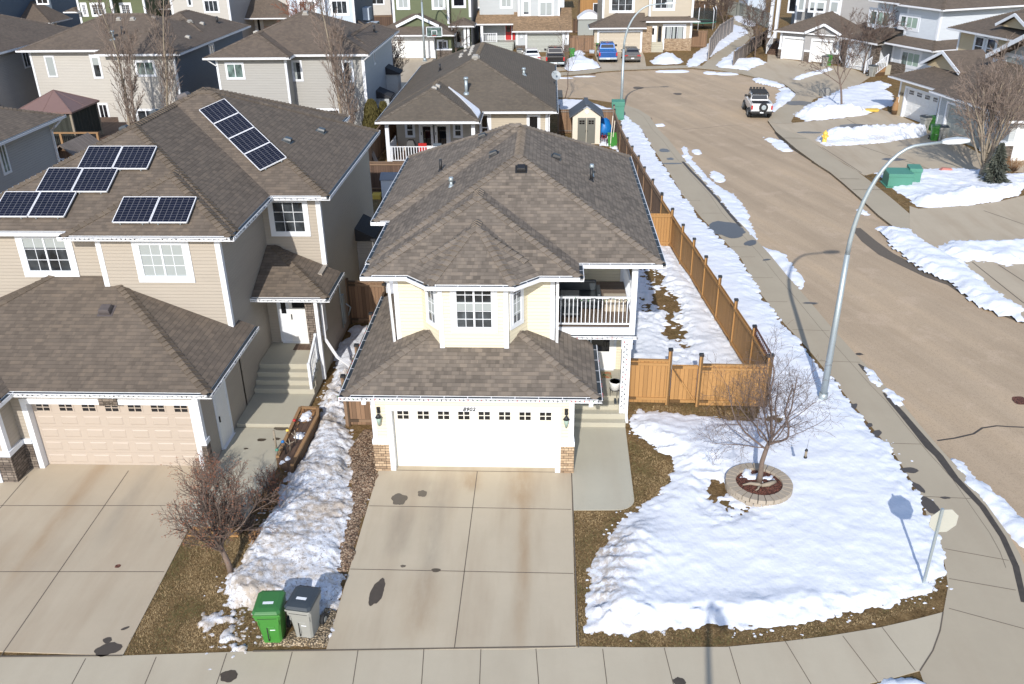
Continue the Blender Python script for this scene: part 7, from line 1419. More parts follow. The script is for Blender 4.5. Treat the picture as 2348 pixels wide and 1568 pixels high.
def cab(label, x, y, w_, d, h, rz, lidh=.08, two=False):
    t = thing('utility_box', label, 'utility box', (x, y, .05), rz, 'green utility boxes'); mb = MB(); mb.box(-w_ / 2, w_ / 2, 0, d, 0, h * .72); mb.build('body', M['util'], t, bevel=.015)
    mb = MB(); mb.hexa([(-w_ / 2 - .03, -.04, h * .70), (w_ / 2 + .03, -.04, h * .70), (w_ / 2 + .03, d, h * .72), (-w_ / 2 - .03, d, h * .72), (-w_ / 2 - .03, -.04, h * .92), (w_ / 2 + .03, -.04, h * .92), (w_ / 2 + .03, d, h), (-w_ / 2 - .03, d, h)]); mb.build('lid', M['util'], t, bevel=.015)
    mb = MB(); mb.box(-w_ / 2 - .1, w_ / 2 + .1, -.1, d + .1, -.12, .0); mb.build('pad', M['util'], t); return t
c = g('c', 1490, 1290); cab('wide green transformer box on the snowy island beside the tall street lamp arm', c.x, c.y, 1.4, 1.2, .85, -.06); c = g('c', 1592, 1272); cab('narrow upright green box touching the wide green transformer box', c.x, c.y + .1, .68, .8, 1.0, -.12)
c = g(4, 1062, 1505); cab('pale green cabinet behind the fence corner post beside the far lamp', c.x, c.y, .95, .6, 1.45, 0)
# ================================================================ wheelie bins
def make_bin(label, bm, lm, loc, rz=0, group='wheeled bins standing outside the houses'):
    t = thing('wheeled_bin', label, 'bin', loc, rz, group); mb = MB(); rr_ = lambda w_, d0, d1, z, c: [(-w_ + c, d0, z), (w_ - c, d0, z), (w_, d0 + c, z), (w_, d1 - c, z), (w_ - c, d1, z), (-w_ + c, d1, z), (-w_, d1 - c, z), (-w_, d0 + c, z)]
    mb.loft([rr_(.22, -.22, .26, 0, .05), rr_(.225, -.225, .28, .15, .05), rr_(.27, -.29, .33, .78, .05), rr_(.30, -.34, .36, .80, .05), rr_(.305, -.35, .37, .98, .05)]); mb.box(-.06, -.03, -.262, -.235, .18, .55); mb.box(-.06, .12, -.278, -.25, .53, .56)
    for x_ in (-.24, .21): mb.box(x_, x_ + .03, -.30, -.27, .62, .79)
    mb.box(-.305, .305, -.36, -.33, .93, .975)
    b_ = mb.build('body', bm, t, bevel=.012)
    mb = MB(); mb.loft([rr_(.315, -.37, .39, .98, .06), rr_(.32, -.375, .395, 1.03, .06), rr_(.29, -.33, .36, 1.07, .06), rr_(.20, -.22, .3, 1.09, .05)]); mb.build('lid', lm, t, bevel=.008)
    mb = MB(); mb.tube([(-.24, .44, .98), (.24, .44, .98)], .018, 6)
    for x in (-.24, 0, .24): mb.beam((x, .36, 1.0), (x, .45, .98), .03, .04)
    mb.build('handle', lm, t)
    for s_ in (-1, 1): mb = MB(); mb.tube([(s_ * .25, .33, .14), (s_ * .32, .33, .14)], .14, 16); w2 = mb.build('wheel', M['rubber'], t); mb = MB(); mb.tube([(s_ * .322, .33, .14), (s_ * .33, .33, .14)], .075, 10); mb.build('hub', M['abin'], w2)
    mb = MB(); mb.box(-.10, .10, -.276, -.27, .66, .69); mb.box(.0, .12, -.262, -.25, .44, .46); mb.box(-.12, .12, -.10, -.02, 1.0905, 1.092) ; mb.build('sticker', M['white'], t); mb = MB(); mb.box(-.10, .0, -.262, -.226, .15, .52) if False else mb.box(-.07, -.045, -.268, -.24, .12, .54); mb.box(-.22, .22, -.345, -.3, .86, .875); mb.build('groove', M['black'], t); return t
def lettering(t, z=.70):
    for k, (z_, w_) in enumerate(((.012, .18), (-.012, .14))): pass
gb1 = make_bin('dark green lidded green bin on the brown grass beside the gravel', M['gbin'], M['gbinl'], (-6.28, 14.95, .02), math.radians(4)); gb2 = make_bin('grey bin with a charcoal lid on the gravel beside the driveway', M['abin'], M['abinl'], (-5.54, 15.10, .03), math.radians(-8))
for f, x, y, rz, col, lb in ((3, 150, 752, .2, 'a', 'grey bin at the left end of the white double garage door across the street'), (3, 192, 745, .1, 'g', 'green bin half behind the grey one beside the white double garage door'), (3, 1842, 742, 0, 'a', 'grey bin behind the white car against the grey garage'), (4, 485, 735, .1, 'g', 'green bin between the black pickup and the snow mound'),
        (4, 818, 665, 0, 'g', 'green bin left of the blue pickup against the tan garage'), (5, 1312, 840, 0, 'a', 'grey bin in front of the right white garage door of the twin garage house'), (5, 1362, 825, .1, 'g', 'green bin behind the grey one at the twin garage house'), (5, 1915, 965, .5, 'a', 'grey bin at the foot of the white railed steps'),
        (7, 930, 685, .3, 'a', 'grey bin at the right end of the paned garage door'), (7, 1030, 690, .3, 'g', 'dark green bin beside the grey one at the paned garage door'), (7, 1035, 790, -.2, 'g', 'green bin in front of the lavender grey garage'), (7, 1115, 798, -.2, 'a', 'brownish grey bin behind bare branches in front of the lavender garage')):
    c = g(f, x, y); dup(gb2 if col == 'a' else gb1, (c.x, c.y + .1, .02), rz, lb)
# ================================================================ foreground tree ring
RC = g('v', 1740, 1108, .2); ring = thing('stone_ring', 'round tan block planter ring filled with red mulch in the snowy lawn', 'planter', (RC.x, RC.y, 0)); mb = MB(); n = 26
for k in range(n):
    a0, a1 = 2 * PI * k / n + .012, 2 * PI * (k + 1) / n - .012; ri, ro = .66, .95
    for z0, z1, off_ in ((.0, .135, 0), (.14, .27, PI / n)):
        p = [(r_ * math.cos(a + off_), r_ * math.sin(a + off_)) for r_, a in ((ri, a0), (ro, a0), (ro, a1), (ri, a1))]; mb.hexa([(x, y, z0) for x, y in p] + [(x, y, z1) for x, y in p])
mb.build('blocks', M['paverp'], ring, bevel=.01)
mb = MB(); q = 24
for r0, r1, z0, z1 in ((.0, .35, .27, .24), (.35, .69, .24, .19)):
    for k in range(q):
        a, b = 2 * PI * k / q, 2 * PI * (k + 1) / q; mb.face([(r0 * math.cos(a), r0 * math.sin(a), z0), (r1 * math.cos(a), r1 * math.sin(a), z1), (r1 * math.cos(b), r1 * math.sin(b), z1), (r0 * math.cos(b), r0 * math.sin(b), z0)] if r0 > 0 else [(0, 0, z0), (r1 * math.cos(a), r1 * math.sin(a), z1), (r1 * math.cos(b), r1 * math.sin(b), z1)])
mb.build('mulch', M['redmulch'], ring)
snow('snow', [(RC.x + .1 + .42 * math.cos(a), RC.y + .28 + .26 * math.sin(a)) for a in [k * .524 for k in range(12)]], .05, .05, .2, 'snow', .03, .2, 51, .16)
dw = thing('driftwood', 'pale forked driftwood piece lying on the mulch at the tree foot', 'driftwood', (RC.x, RC.y - .25, .27)); mb = MB(); mb.tube([(-.52, .02, .03), (-.3, .05, .07), (-.08, 0, .07), (.0, -.02, .05)], [.02, .045, .055, .04], 7); mb.tube([(0, -.02, .05), (.2, .0, .08), (.42, .12, .10)], [.05, .07, .055], 7); mb.tube([(-.05, 0, .05), (-.12, -.15, .02), (-.2, -.22, .02)], [.04, .025, .015], 6); mb.build('wood', M['bark2'], dw)
PT = dict(levels=4, kids=[7, 9, 6, 4], start=[.28, .2, .2, .15], angle=[58, 46, 44, 42], ratio=[.86, .52, .50, .48], rr=[.52, .42, .5, .6], up=[.0, .035, .02, .0], wander=.13, taper=.42, step=.13, trunk_lv=0, short=.5)
def custom_tree():
    root = thing('tree', 'wide spreading bare tree growing from the round stone planter', 'tree', (RC.x, RC.y, .2)); rr = random.Random(21); mbs = [MB(), MB()]; tips = []
    tr = [Vector(p) for p in ((0, 0, -.05), (.02, .03, .3), (.03, .08, .7), (.12, .12, 1.15), (.22, .15, 1.45))]; mbs[0].tube(tr, [.10, .08, .07, .062, .052], 9)
    P = dict(PT, levels=4)
    limbs = [((-1.0, .1, .55), 1.9, .045, 1.10), ((-.55, .55, .95), 1.7, .04, 1.25), ((.25, .4, 1.2), 2.1, .055, 1.45), ((.75, .15, 1.15), 1.7, .045, 1.42), ((1.0, -.2, .62), 2.2, .052, 1.25), ((.15, -.9, .7), 1.3, .03, 1.2), ((-.25, 1, .8), 1.6, .04, 1.35), ((.7, .9, .7), 1.7, .035, 1.4), ((-.6, -.5, .7), 1.3, .03, 1.3), ((-.2, .1, 1.3), 1.6, .04, 1.4), ((1.1, .5, .4), 1.6, .03, 1.2), ((-1, -.3, .25), 1.4, .025, 1.15)]
    for d, L, r, hz in limbs:
        p = Vector((0, 0, 0))
        for i in range(4):
            if tr[i].z <= hz <= tr[i + 1].z + .001: p = tr[i].lerp(tr[i + 1], (hz - tr[i].z) / (tr[i + 1].z - tr[i].z))
        grow(mbs, tips, p, Vector(d).normalized(), L * 1.18, r * .72, 1, P, rr, .0032)
    mbs[0].build('trunk', M['bark'], root); mbs[1].build('crown', M['twigd'], root)
custom_tree()
t = thing('bird_feeder', 'small dark tube bird feeder hanging from the right branches of the bare tree', 'bird feeder', (*atY(1848, 1040, 21.0)[:2], atY(1848, 1040, 21.0).z)); mb = MB(); mb.cyl((0, 0), .035, -.1, .1, 10); mb.build('tube', M['bark2'], t); mb = MB(); mb.cyl((0, 0), .05, .1, .15, 10, r2=.03); mb.cyl((0, 0), .05, -.14, -.1, 10); mb.tube([(0, 0, .15), (.02, 0, .5)], .004, 4); mb.build('cap', M['black'], t)
# left shrub tree
def left_tree():
    root = thing('tree', 'bare multi stemmed tree with russet tips on the brown grass by the snow bank', 'tree', (-8.05, 17.16, 0)); rr = random.Random(5); mbs = [MB(), MB()]; tips = []
    mbs[0].tube([(0, 0, -.1), (-.05, .02, .3), (-.14, .04, .62), (-.18, .06, .85)], [.085, .07, .065, .055], 8)
    P = dict(levels=4, kids=[0, 7, 5, 4], start=[0, .18, .2, .2], angle=[0, 32, 32, 30], ratio=[0, .50, .5, .5], rr=[0, .62, .65, .65], up=[0, .045, .05, .03], wander=.085, taper=.45, step=.16, trunk_lv=0, short=.35)
    for k in range(17):
        a = k * 2.4; s_ = .12 + .88 * ((k * 7) % 17) / 17; hh = .5 + .02 * k
        grow(mbs, tips, Vector((-.16, .05, hh)), Vector((math.cos(a) * s_ * .95, math.sin(a) * s_ * .9, 1)).normalized(), 1.95 * (1 - .22 * s_) * rr.uniform(.85, 1.1), .032, 1, P, rr, .0042)
    mbs[0].build('trunk', M['bark3'], root); mbs[1].build('crown', M['twig'], root); lb = MB()
    for t in tips:
        if rr.random() < .55:
            for q in range(2):
                c = t + Vector((rr.gauss(0, .03), rr.gauss(0, .03), rr.gauss(0, .03))); d = Vector((rr.gauss(0, 1), rr.gauss(0, 1), rr.gauss(0, 1))).normalized(); e = d.orthogonal().normalized(); s_ = .018; lb.face([c - d * s_, c + e * s_ * .6, c + d * s_, c - e * s_ * .6])
    lb.build('leaves', M['berry'], root)
left_tree()
# shrubs along the planter
def shrub(label, x, y, r, h, mt, n, seed, lm=None, ln=0, ls=.03, z=0):
    t = thing('shrub', label, 'shrub', (x, y, z)); rr = random.Random(seed); mb = MB(); lb = MB()
    for k in range(n):
        a = rr.random() * 6.28; q = rr.random() ** .6; b = Vector((math.cos(a) * q * r * .35, math.sin(a) * q * r * .35, 0)); e = Vector((math.cos(a) * q * r, math.sin(a) * q * r, h * rr.uniform(.6, 1.05) * (1 - .3 * q))); m_ = b.lerp(e, .5) + Vector((rr.gauss(0, .04), rr.gauss(0, .04), .05)); mb.tube([b, m_, e], [.008, .006, .0035], 3)
        for j in range(3): c = m_.lerp(e, rr.random()); mb.tube([c, c + Vector((rr.gauss(0, .1), rr.gauss(0, .1), rr.uniform(.03, .16))) * (h / .8)], [.004, .003], 3)
        for j in range(ln):
            c = b.lerp(e, rr.uniform(.35, 1)) + Vector((rr.gauss(0, .05), rr.gauss(0, .05), rr.gauss(0, .05))); d1 = Vector((rr.gauss(0, 1), rr.gauss(0, 1), rr.gauss(0, 1))).normalized() * ls * rr.uniform(.6, 1.3); d2 = d1.orthogonal().normalized() * ls * .5; lb.face([c - d1, c + d2, c + d1, c - d2])
    mb.build('stems', mt, t)
    if lm and lb.f: lb.build('leaves', lm, t)
    return t
shrub('russet leafed shrub against the beige garage corner', -9.95, 20.9, .45, 1.25, M['twig'], 60, 1, M['berry'], 7, .03); shrub('reddish twiggy shrub at the lower end of the timber planter', -8.0, 20.6, .45, .95, M['twig'], 60, 2, M['berry'], 6, .028); shrub('dry orange leafed shrub between the walkway and the snow bank', -8.0, 19.8, .5, .65, M['twig'], 60, 3, M['dry'], 10, .032)
shrub('low dark shrub behind the bare tree crown at the end of the side walk', -8.9, 19.3, .55, .5, M['bark'], 60, 4, M['darkwood'], 8, .035); shrub('small orange shrub beside the bare tree trunk', -7.75, 18.4, .28, .4, M['twig'], 30, 5, M['dry'], 10, .028)
shrub('dark low shrub by the walkway and the snow', -8.35, 18.9, .5, .45, M['bark'], 50, 6, M['darkwood'], 8, .035)
# timber planter
t = thing('timber_planter', 'long tapered timber planter box with ornaments beside the neighbour steps', 'planter', (-7.8, 21.4, 0)); o_ = Vector((-7.8, 21.4, 0)); q = [Vector(p) - o_ for p in ((-8.15, 24.72, 0), (-7.56, 24.68, 0), (-7.46, 24.2, 0), (-7.55, 21.4, 0), (-8.1, 21.8, 0))]; mb = MB()
for k in (0, 1, 2, 4):
    a, b = q[k], q[(k + 1) % 5]
    for j in range(3): mb.beam(a + Vector((0, 0, .08 + .14 * j)), b + Vector((0, 0, .08 + .14 * j)), .10, .132)
mb.build('timber', M['timber'], t); mb = MB(); mb.prism([tuple(p[:2]) for p in q], .02, .36); mb.build('soil', M['darkwood'], t)
rr = random.Random(9); mb = MB()
for k in range(260):
    y = 24.6 - abs(rr.gauss(0, .35)); c = Vector((rr.uniform(-8.05, -7.6), y, .38 + rr.random() * .04)) - o_; a = rr.random() * 6.28; d = Vector((math.cos(a), math.sin(a), rr.gauss(0, .2))) * .05; e = Vector((-math.sin(a), math.cos(a), .3)) * .022; mb.face([c - d, c + e, c + d, c - e])
mb.build('dry_leaves', M['dry'], t)
snow('snow', [(-8.0, 23.9), (-7.7, 23.9), (-7.65, 24.3), (-7.75, 24.55), (-7.95, 24.4)], .06, .04, .12, 'snow', .03, .38, 52, .05)
snow('snow', [(-7.95, 21.5), (-7.65, 21.55), (-7.6, 21.9), (-7.9, 22.0)], .05, .04, .12, 'snowm', .03, .36, 53, .08); snow('snow', [(-7.95, 22.9), (-7.7, 22.9), (-7.65, 23.2), (-7.9, 23.2)], .05, .04, .1, 'snow', .03, .36, 54, .08)
def orn(label, x, y, col, kind):
    t = thing('garden_ornament', label, 'ornament', (x, y, .36), 0, 'ornaments standing in the timber planter')
    mb = MB()
    if kind == 0: mb.tube([(0, 0, 0), (0, 0, .25)], .008, 5); mb.build('stake', M['black'], t); mb = MB(); mb.tube([(0, 0, .22), (0, 0, .24), (0, 0, .28), (0, 0, .30)], [.02, .06, .05, .02], 8); mb.build('flower', M[col], t)
    else: mb.tube([(0, 0, 0), (.02, 0, .3), (0, .02, .42)], [.02, .016, .01], 6); mb.tube([(0, 0, .25), (.16, .02, .33)], .012, 5); mb.tube([(0, 0, .2), (-.12, .03, .3)], .012, 5); mb.build('figure', M[col], t)
orn('red metal flower at the leafy end of the timber planter', -8.02, 23.55, 'red', 0); orn('yellow flower ornament on the left edge of the timber planter', -8.08, 22.95, 'yellow', 0); orn('blue glass ornament halfway along the timber planter', -8.05, 22.3, 'blueT', 0); orn('green ornament near the lower end of the timber planter', -8.1, 21.85, 'util', 0)
orn('pale driftwood figure with raised arms in the timber planter', -7.78, 22.7, 'bark2', 1); orn('pale curled figure below the driftwood figure in the timber planter', -7.82, 22.2, 'bark2', 1); orn('black wire ornament between the blue and green ornaments', -7.9, 22.0, 'black', 1)
c = g('D', 860, 640); t = tag(MB().tube([(0, 0, 0), (0, 0, .75)], .03, 6).build('wooden_stake', M['bark2']), 'thin pale wooden stake beside the side walk shrub', 'stake'); t.location = (c.x, c.y - .0, 0)
t = tag(MB().box(-.35, .35, -.22, .22, 0, .02).build('doormat', M['darkwood']), 'grey brown doormat at the white door of the beige house', 'doormat'); t.location = (-8.85, 28.2, .875)
tag(MB().box(-.7, 0.7, -.18, .18, -.02, .03).build('edging', M['cedarp']), 'pale orange timber edging at the end of the side walk', 'edging').location = (-9.0, 18.7, .02)
M['pinkish'] = plain('faded_red', (.45, .17, .14), .6)
# ================================================================ background trees and plants
PB = dict(levels=4, kids=[9, 6, 5, 4], start=[.38, .25, .2, .2], angle=[38, 32, 30, 30], ratio=[.72, .5, .5, .5], rr=[.5, .55, .6, .6], up=[0, .05, .05, .03], wander=.08, taper=.4, step=.35, trunk_lv=0, short=.5)
PP = dict(levels=3, kids=[26, 7, 5], start=[.12, .15, .2], angle=[28, 24, 24], ratio=[.24, .5, .5], rr=[.35, .6, .6], up=[0, .18, .12, .08], wander=.03, taper=.12, step=.4, trunk_lv=0, short=.9)
GP = 'tall narrow bare poplars behind the solar house'
bare_tree('poplar', 'tall pale poplar in front of the beige house window, left one of its close pair', (-30.2, 62.0, 0), 11.5, .13, PP, M['bark2'], M['twig2'], 3, group=GP, minr=.012)
bare_tree('poplar', 'tall pale poplar at the right corner of the beige house', (-28.1, 64.0, 0), 11.5, .13, PP, M['bark2'], M['twig2'], 4, (.02, 0, 1), group=GP, minr=.012)
bare_tree('poplar', 'tall pale poplar against the grey house by its narrow right window', (-14.7, 62.3, 0), 11.5, .13, PP, M['bark2'], M['twig2'], 6, group=GP, minr=.012)
bare_tree('poplar', 'shorter bushy poplar in front of the beige house lower window', (-29.4, 61.2, 0), 7.5, .10, dict(PP, kids=[30, 8, 6]), M['bark'], M['twig2'], 8, group=GP, minr=.012)
bare_tree('poplar', 'shorter bushy poplar beside the tall one at the grey house', (-14.0, 61.8, 0), 7.5, .10, dict(PP, kids=[30, 8, 6]), M['bark'], M['twig2'], 9, group=GP, minr=.012)
def P_big():
    root = thing('tree', 'large vase shaped bare tree behind the small spruce at the right', 'tree', (26.6, 53.5, 0)); rr = random.Random(12); mbs = [MB(), MB()]; tips = []
    mbs[0].tube([(0, 0, -.1), (0, 0, .5), (.05, 0, 1.0)], [.2, .16, .15], 8)
    P = dict(levels=4, kids=[0, 6, 5, 5], start=[0, .3, .25, .2], angle=[0, 26, 30, 32], ratio=[0, .5, .5, .5], rr=[0, .6, .6, .6], up=[0, .02, .02, .0], wander=.05, taper=.4, step=.4, trunk_lv=1, short=.5)
    for k in range(15):
        a = k * 2.4; s_ = .15 + .85 * ((k * 7) % 15) / 15; grow(mbs, tips, Vector((0, 0, .4 + .04 * k)), Vector((math.cos(a) * s_ * .62, math.sin(a) * s_ * .62, 1)).normalized(), 5.6 * (1 - .25 * s_), .07, 1, P, rr, .012)
    mbs[0].build('trunk', M['bark2'], root); mbs[1].build('crown', M['twig2'], root)
P_big()
bare_tree('tree', 'small bare tree in the snowy lawn left of the yellow tan garage', (24.24, 74.1, 0), 4.6, .10, PB, M['bark'], M['twig'], 13, minr=.012)
bare_tree('tree', 'bare multi stemmed tree between the bungalow and the grey house', (-13.9, 80.5, 0), 3.6, .08, dict(PB, start=[.1, .2, .2, .2], kids=[12, 6, 5, 4]), M['bark'], M['twig'], 14, minr=.012)
bare_tree('tree', 'leaning bare sapling at the right corner of the bungalow roof', (1.5, 79.0, 0), 4.0, .05, dict(PB, kids=[5, 4, 3, 3], levels=3), M['bark'], M['twig'], 15, (.25, 0, 1), minr=.012)
bare_tree('tree', 'bare bushy tree beside the grey brown footpath fence', (22.9, 101.5, 0), 4.5, .08, dict(PB, start=[.12, .2, .2, .2], kids=[12, 6, 5, 4]), M['bark'], M['twig'], 16, minr=.014)
bare_tree('tree', 'reddish bare tree in the gap between the beige and grey houses', (-23.6, 92., 0), 5.2, .08, dict(PB, start=[.15, .2, .2, .2], kids=[12, 7, 6, 4]), M['bark'], M['berry'], 17, minr=.014)
bare_tree('tree', 'bare shrubby tree before the glazed door of the green house', (-10.6, 104.0, 0), 3.4, .06, dict(PB, start=[.1, .2, .2, .2], kids=[9, 5, 4, 3]), M['bark'], M['twig'], 18, minr=.012)
bare_tree('tree', 'bare reddish tree in front of the pale blue house garage', (31.8, 92.4, 0), 4.2, .07, dict(PB, start=[.12, .2, .2, .2], kids=[12, 6, 5, 4]), M['bark'], M['twig'], 19, minr=.014)
for i, (x, y, h) in enumerate(((17.5, 140, 4.5), (20.5, 138, 5), (23.8, 139, 4.6), (26.0, 136, 4.2), (19., 131, 3.6), (24.8, 131.5, 3.8))):
    bare_tree('tree', 'bare brown tree in the thicket behind the trampoline', (x, y, 0), h, .08, dict(PB, levels=3, start=[.1, .2, .2], kids=[16, 8, 6]), M['bark'], M['twig'], 30 + i, group='bare trees of the thicket behind the trampoline', minr=.02)
def evergreen(label, x, y, h, r, mt, n, seed, conic=True, name='cedar'):
    t = thing(name, label, 'tree' if conic else 'shrub', (x, y, 0)); rr = random.Random(seed); mb = MB(); mb.tube([(0, 0, 0), (0, 0, h * .9)], [.06, .02], 6); mb.build('trunk', M['bark'], t); lb = MB()
    for k in range(n):
        z = h * (rr.random() ** (1.3 if conic else 1)); rad = r * (1 - z / h) ** (.9 if conic else .35) + .05; a = rr.random() * 6.28
        if conic:
            layer = int(z / h * 11); a += layer; q = rad * (.35 + .65 * rr.random()) * (.75 + .35 * math.sin(a * 4 + layer * 2)); c = Vector((math.cos(a) * q, math.sin(a) * q, z - q * .25)); d = Vector((math.cos(a), math.sin(a), -.25 + rr.gauss(0, .2))) * .16
        else: q = rad * (.5 + .5 * rr.random() ** .4) * (1 + .25 * noise.noise(Vector((math.cos(a) * 2, math.sin(a) * 2, z * 2)))); c = Vector((math.cos(a) * q, math.sin(a) * q, z)); d = Vector((rr.gauss(0, .04), rr.gauss(0, .04), .13))
        e = d.orthogonal().normalized() * (.035 if conic else .04); e.rotate(Matrix.Rotation(rr.random() * 6.28, 3, d.normalized())); lb.face([c - d, c + e, c + d, c - e])
    lb.build('crown', mt, t); return t
evergreen('small ragged grey green spruce in front of the big bare tree', 26.7, 52.1, 2.5, 1.0, M['spruce'], 2600, 1, name='spruce')
evergreen('rounded yellow brown cedar shrub left of the bungalow deck', -12.75, 63.5, 2.9, .75, M['needle'], 5000, 2, False); evergreen('smaller dark cedar shrub touching the yellow brown one', -12.0, 64.3, 2.6, .55, M['needle'], 3000, 3, False)
shrub('dry brown twiggy bush beside the brick base at the right edge', 29.2, 55.2, .8, 1.0, M['dry'], 120, 7); shrub('tuft of pale dry grass left of the small bare tree', *g(6, 75, 1370)[:2], .35, .5, M['bark2'], 50, 8); shrub('tuft of pale dry grass in the snow near the yellow toy', *g(6, 265, 1425)[:2], .35, .5, M['bark2'], 50, 9); shrub('dry brown brush beside the tan garage snow patch', *g(4, 720, 720)[:2], .6, .6, M['dry'], 60, 10)
# ================================================================ sheds, dish, trampoline and small things
t = thing('garden_shed', 'cream garden shed with grey double doors and a slate grey roof', 'shed', (2.75, 62.35, 0)); mb = MB(); mb.box(-.98, .98, 0, 2.2, 0, 1.95); mb.face([(-.98, 0, 1.95), (.98, 0, 1.95), (0, 0, 2.62)]); mb.build('wall', M['soffit'], t); M['shedc'] = plain('cream_resin', (.66, .60, .50), .6, .06, 3); bpy.data.objects[t.children[0].name].data.materials[0] = M['shedc']
mb = MB()
for s_ in (-1, 1): mb.hexa([(s_ * 1.22, -.18, 1.85), (0, -.18, 2.70), (0, 2.4, 2.70), (s_ * 1.22, 2.4, 1.85), (s_ * 1.22, -.18, 1.93), (0, -.18, 2.78), (0, 2.4, 2.78), (s_ * 1.22, 2.4, 1.93)])
mb.beam((0, -.2, 2.79), (0, 2.42, 2.79), .3, .04); M['slate'] = plain('slate_roof_panels', (.075, .085, .10), .7, .2, 8); mb.build('roof', M['slate'], t)
M['sdoor'] = plain('grey_resin_door', (.145, .145, .125), .55, .1, 3)
for s_ in (-1, 1):
    mb = MB(); mb.box(min(s_ * .02, s_ * .62), max(s_ * .02, s_ * .62), -.05, -.01, .06, 1.86)
    for k in range(5): x = s_ * (.1 + k * .11); mb.box(x - .008, x + .008, -.056, -.05, .1, 1.2)
    d = mb.build('shed_door', M['sdoor'], t); mb = MB()
    for a in range(2):
        for b in range(2): x0 = s_ * .14 + s_ * a * .2; mb.box(min(x0, x0 + s_ * .17), max(x0, x0 + s_ * .17), -.056, -.05, 1.42 + b * .15, 1.54 + b * .15)
    mb.build('door_pane', M['dglass'], d); mb = MB(); mb.box(s_ * .06 - .015, s_ * .06 + .015, -.08, -.05, .85, 1.0); mb.build('handle', M['black'], d)
mb = MB(); mb.tube([(0, -.03, 2.28), (0, -.0, 2.28)], .13, 14); mb.build('vent', M['gut'], t)
t = thing('storage_shed', 'small grey lidded storage shed in front of the brown slatted fence', 'shed', (-8.7, 49.6, 0)); mb = MB(); mb.box(-.95, .95, -.5, .5, 0, 1.15); mb.build('body', M['white'], t, bevel=.02); mb = MB(); pr_ = [(-1.0, -.55 + 1.1 * k / 8, 1.15 + .32 * math.sin(PI * k / 8)) for k in range(9)]; mb.loft([pr_, [(1.0, y, z_) for _, y, z_ in pr_]], closed=False, cap=False); mb.face(pr_[::-1]); mb.face([(1.0, y, z_) for _, y, z_ in pr_]); mb.build('lid', M['gut'], t); t.children[1].data.materials[0] = M['slate2'] = plain('grey_resin_lid', (.25, .26, .28), .6, .1, 3)
tag(MB().box(-.25, .25, -.3, .3, 0, .25).build('toy_truck', M['yellow']), 'yellow toy lying beside the small grey storage shed', 'toy').location = (-10.0, 49.4, 0)
t = thing('satellite_dish', 'grey satellite dish on the right edge of the bungalow roof', 'satellite dish', (.62, 68.8, 2.95)); mb = MB(); c = Vector((0, -.1, .75)); nrm = Vector((.12, -.85, .45)).normalized(); u = nrm.orthogonal().normalized(); v = nrm.cross(u); rings = []
for rr_, dd in ((.02, .0), (.16, .02), (.28, .06), (.34, .08)): rings.append([c + (u * math.cos(a) + v * math.sin(a) * 1.1) * rr_ + nrm * dd for a in [k * PI / 10 for k in range(20)]])
mb.loft(rings, cap=False, smooth=True); mb.loft([[p - nrm * .015 for p in r_] for r_ in rings[::-1]], cap=False, smooth=True); mb.build('dish', M['gut'], t); t.children[0].data.materials[0] = M['dishg'] = plain('pale_grey_dish', (.30, .33, .35), .5, .05, 3)
mb = MB(); mb.tube([(0, 0, -.1), (0, 0, .5), c - nrm * .02], .03, 6); mb.tube([c - v * .4, c + nrm * .5], .012, 5); mb.box(-.06, .06, -.56, -.44, .85, .97); mb.build('arm', M['metal'], t)
t = thing('trampoline', 'round netted trampoline with white poles behind the beige vinyl fence', 'trampoline', (20.9, 127.5, 0)); mb = MB(); mb.tube([(2.0 * math.cos(a), 2.0 * math.sin(a), .95) for a in [k * PI / 16 for k in range(33)]], .07, 6); mb.build('pad', M['util'], t); mb = MB(); mb.prism([(1.95 * math.cos(a), 1.95 * math.sin(a)) for a in [k * PI / 16 for k in range(32)]], .93, .95); mb.build('mat', M['black'], t)
for k in range(6): a = k * PI / 3 + .2; mb = MB(); mb.tube([(2.1 * math.cos(a), 2.1 * math.sin(a), 0), (2.1 * math.cos(a), 2.1 * math.sin(a), 2.5), (1.9 * math.cos(a), 1.9 * math.sin(a), 2.9)], .05, 6); mb.build('pole', M['white'], t)
NN = NT('netting_mesh'); M['nett'] = NN.fin((.02, .025, .025), .8); tr_ = NN.n('ShaderNodeBsdfTransparent'); mx = NN.n('ShaderNodeMixShader'); mx.inputs[0].default_value = .6; NN.l(tr_.outputs[0], mx.inputs[1]); NN.l(NN.b.outputs[0], mx.inputs[2]); NN.l(mx.outputs[0], NN.out.inputs[0])
mb = MB(); mb.loft([[(2 * math.cos(a), 2 * math.sin(a), z_) for a in [k * PI / 12 for k in range(24)]] for z_ in (1.0, 1.8, 2.5)], cap=False); mb.build('netting', M['nett'], t)
t = thing('basketball_hoop', 'basketball hoop with clear backboard beside the white double garage door', 'basketball hoop', (-12.4, 100.2, 0)); mb = MB(); mb.tube([(0, 0, 0), (0, 0, 2.4), (0, -.5, 3.0)], .06, 8); mb.box(-.4, .4, -.2, .7, 0, .18); mb.build('pole', M['black'], t); mb = MB(); mb.box(-.85, .85, -.6, -.56, 2.7, 3.7); mb.build('backboard', M['glassg'], t); mb = MB()
for a, b, c_, d in ((-.87, .87, 2.68, 2.74), (-.87, .87, 3.66, 3.72), (-.87, -.8, 2.7, 3.7), (.8, .87, 2.7, 3.7), (-.3, .3, 3.3, 3.35), (-.3, -.25, 2.9, 3.3), (.25, .3, 2.9, 3.3)): mb.box(a, b, -.63, -.6, c_, d)
mb.build('board_frame', M['white'], t); mb = MB(); mb.tube([(.23 * math.cos(a), -.85 + .23 * math.sin(a), 2.85) for a in [k * PI / 8 for k in range(17)]], .015, 5); mb.build('rim', M['red'], t)
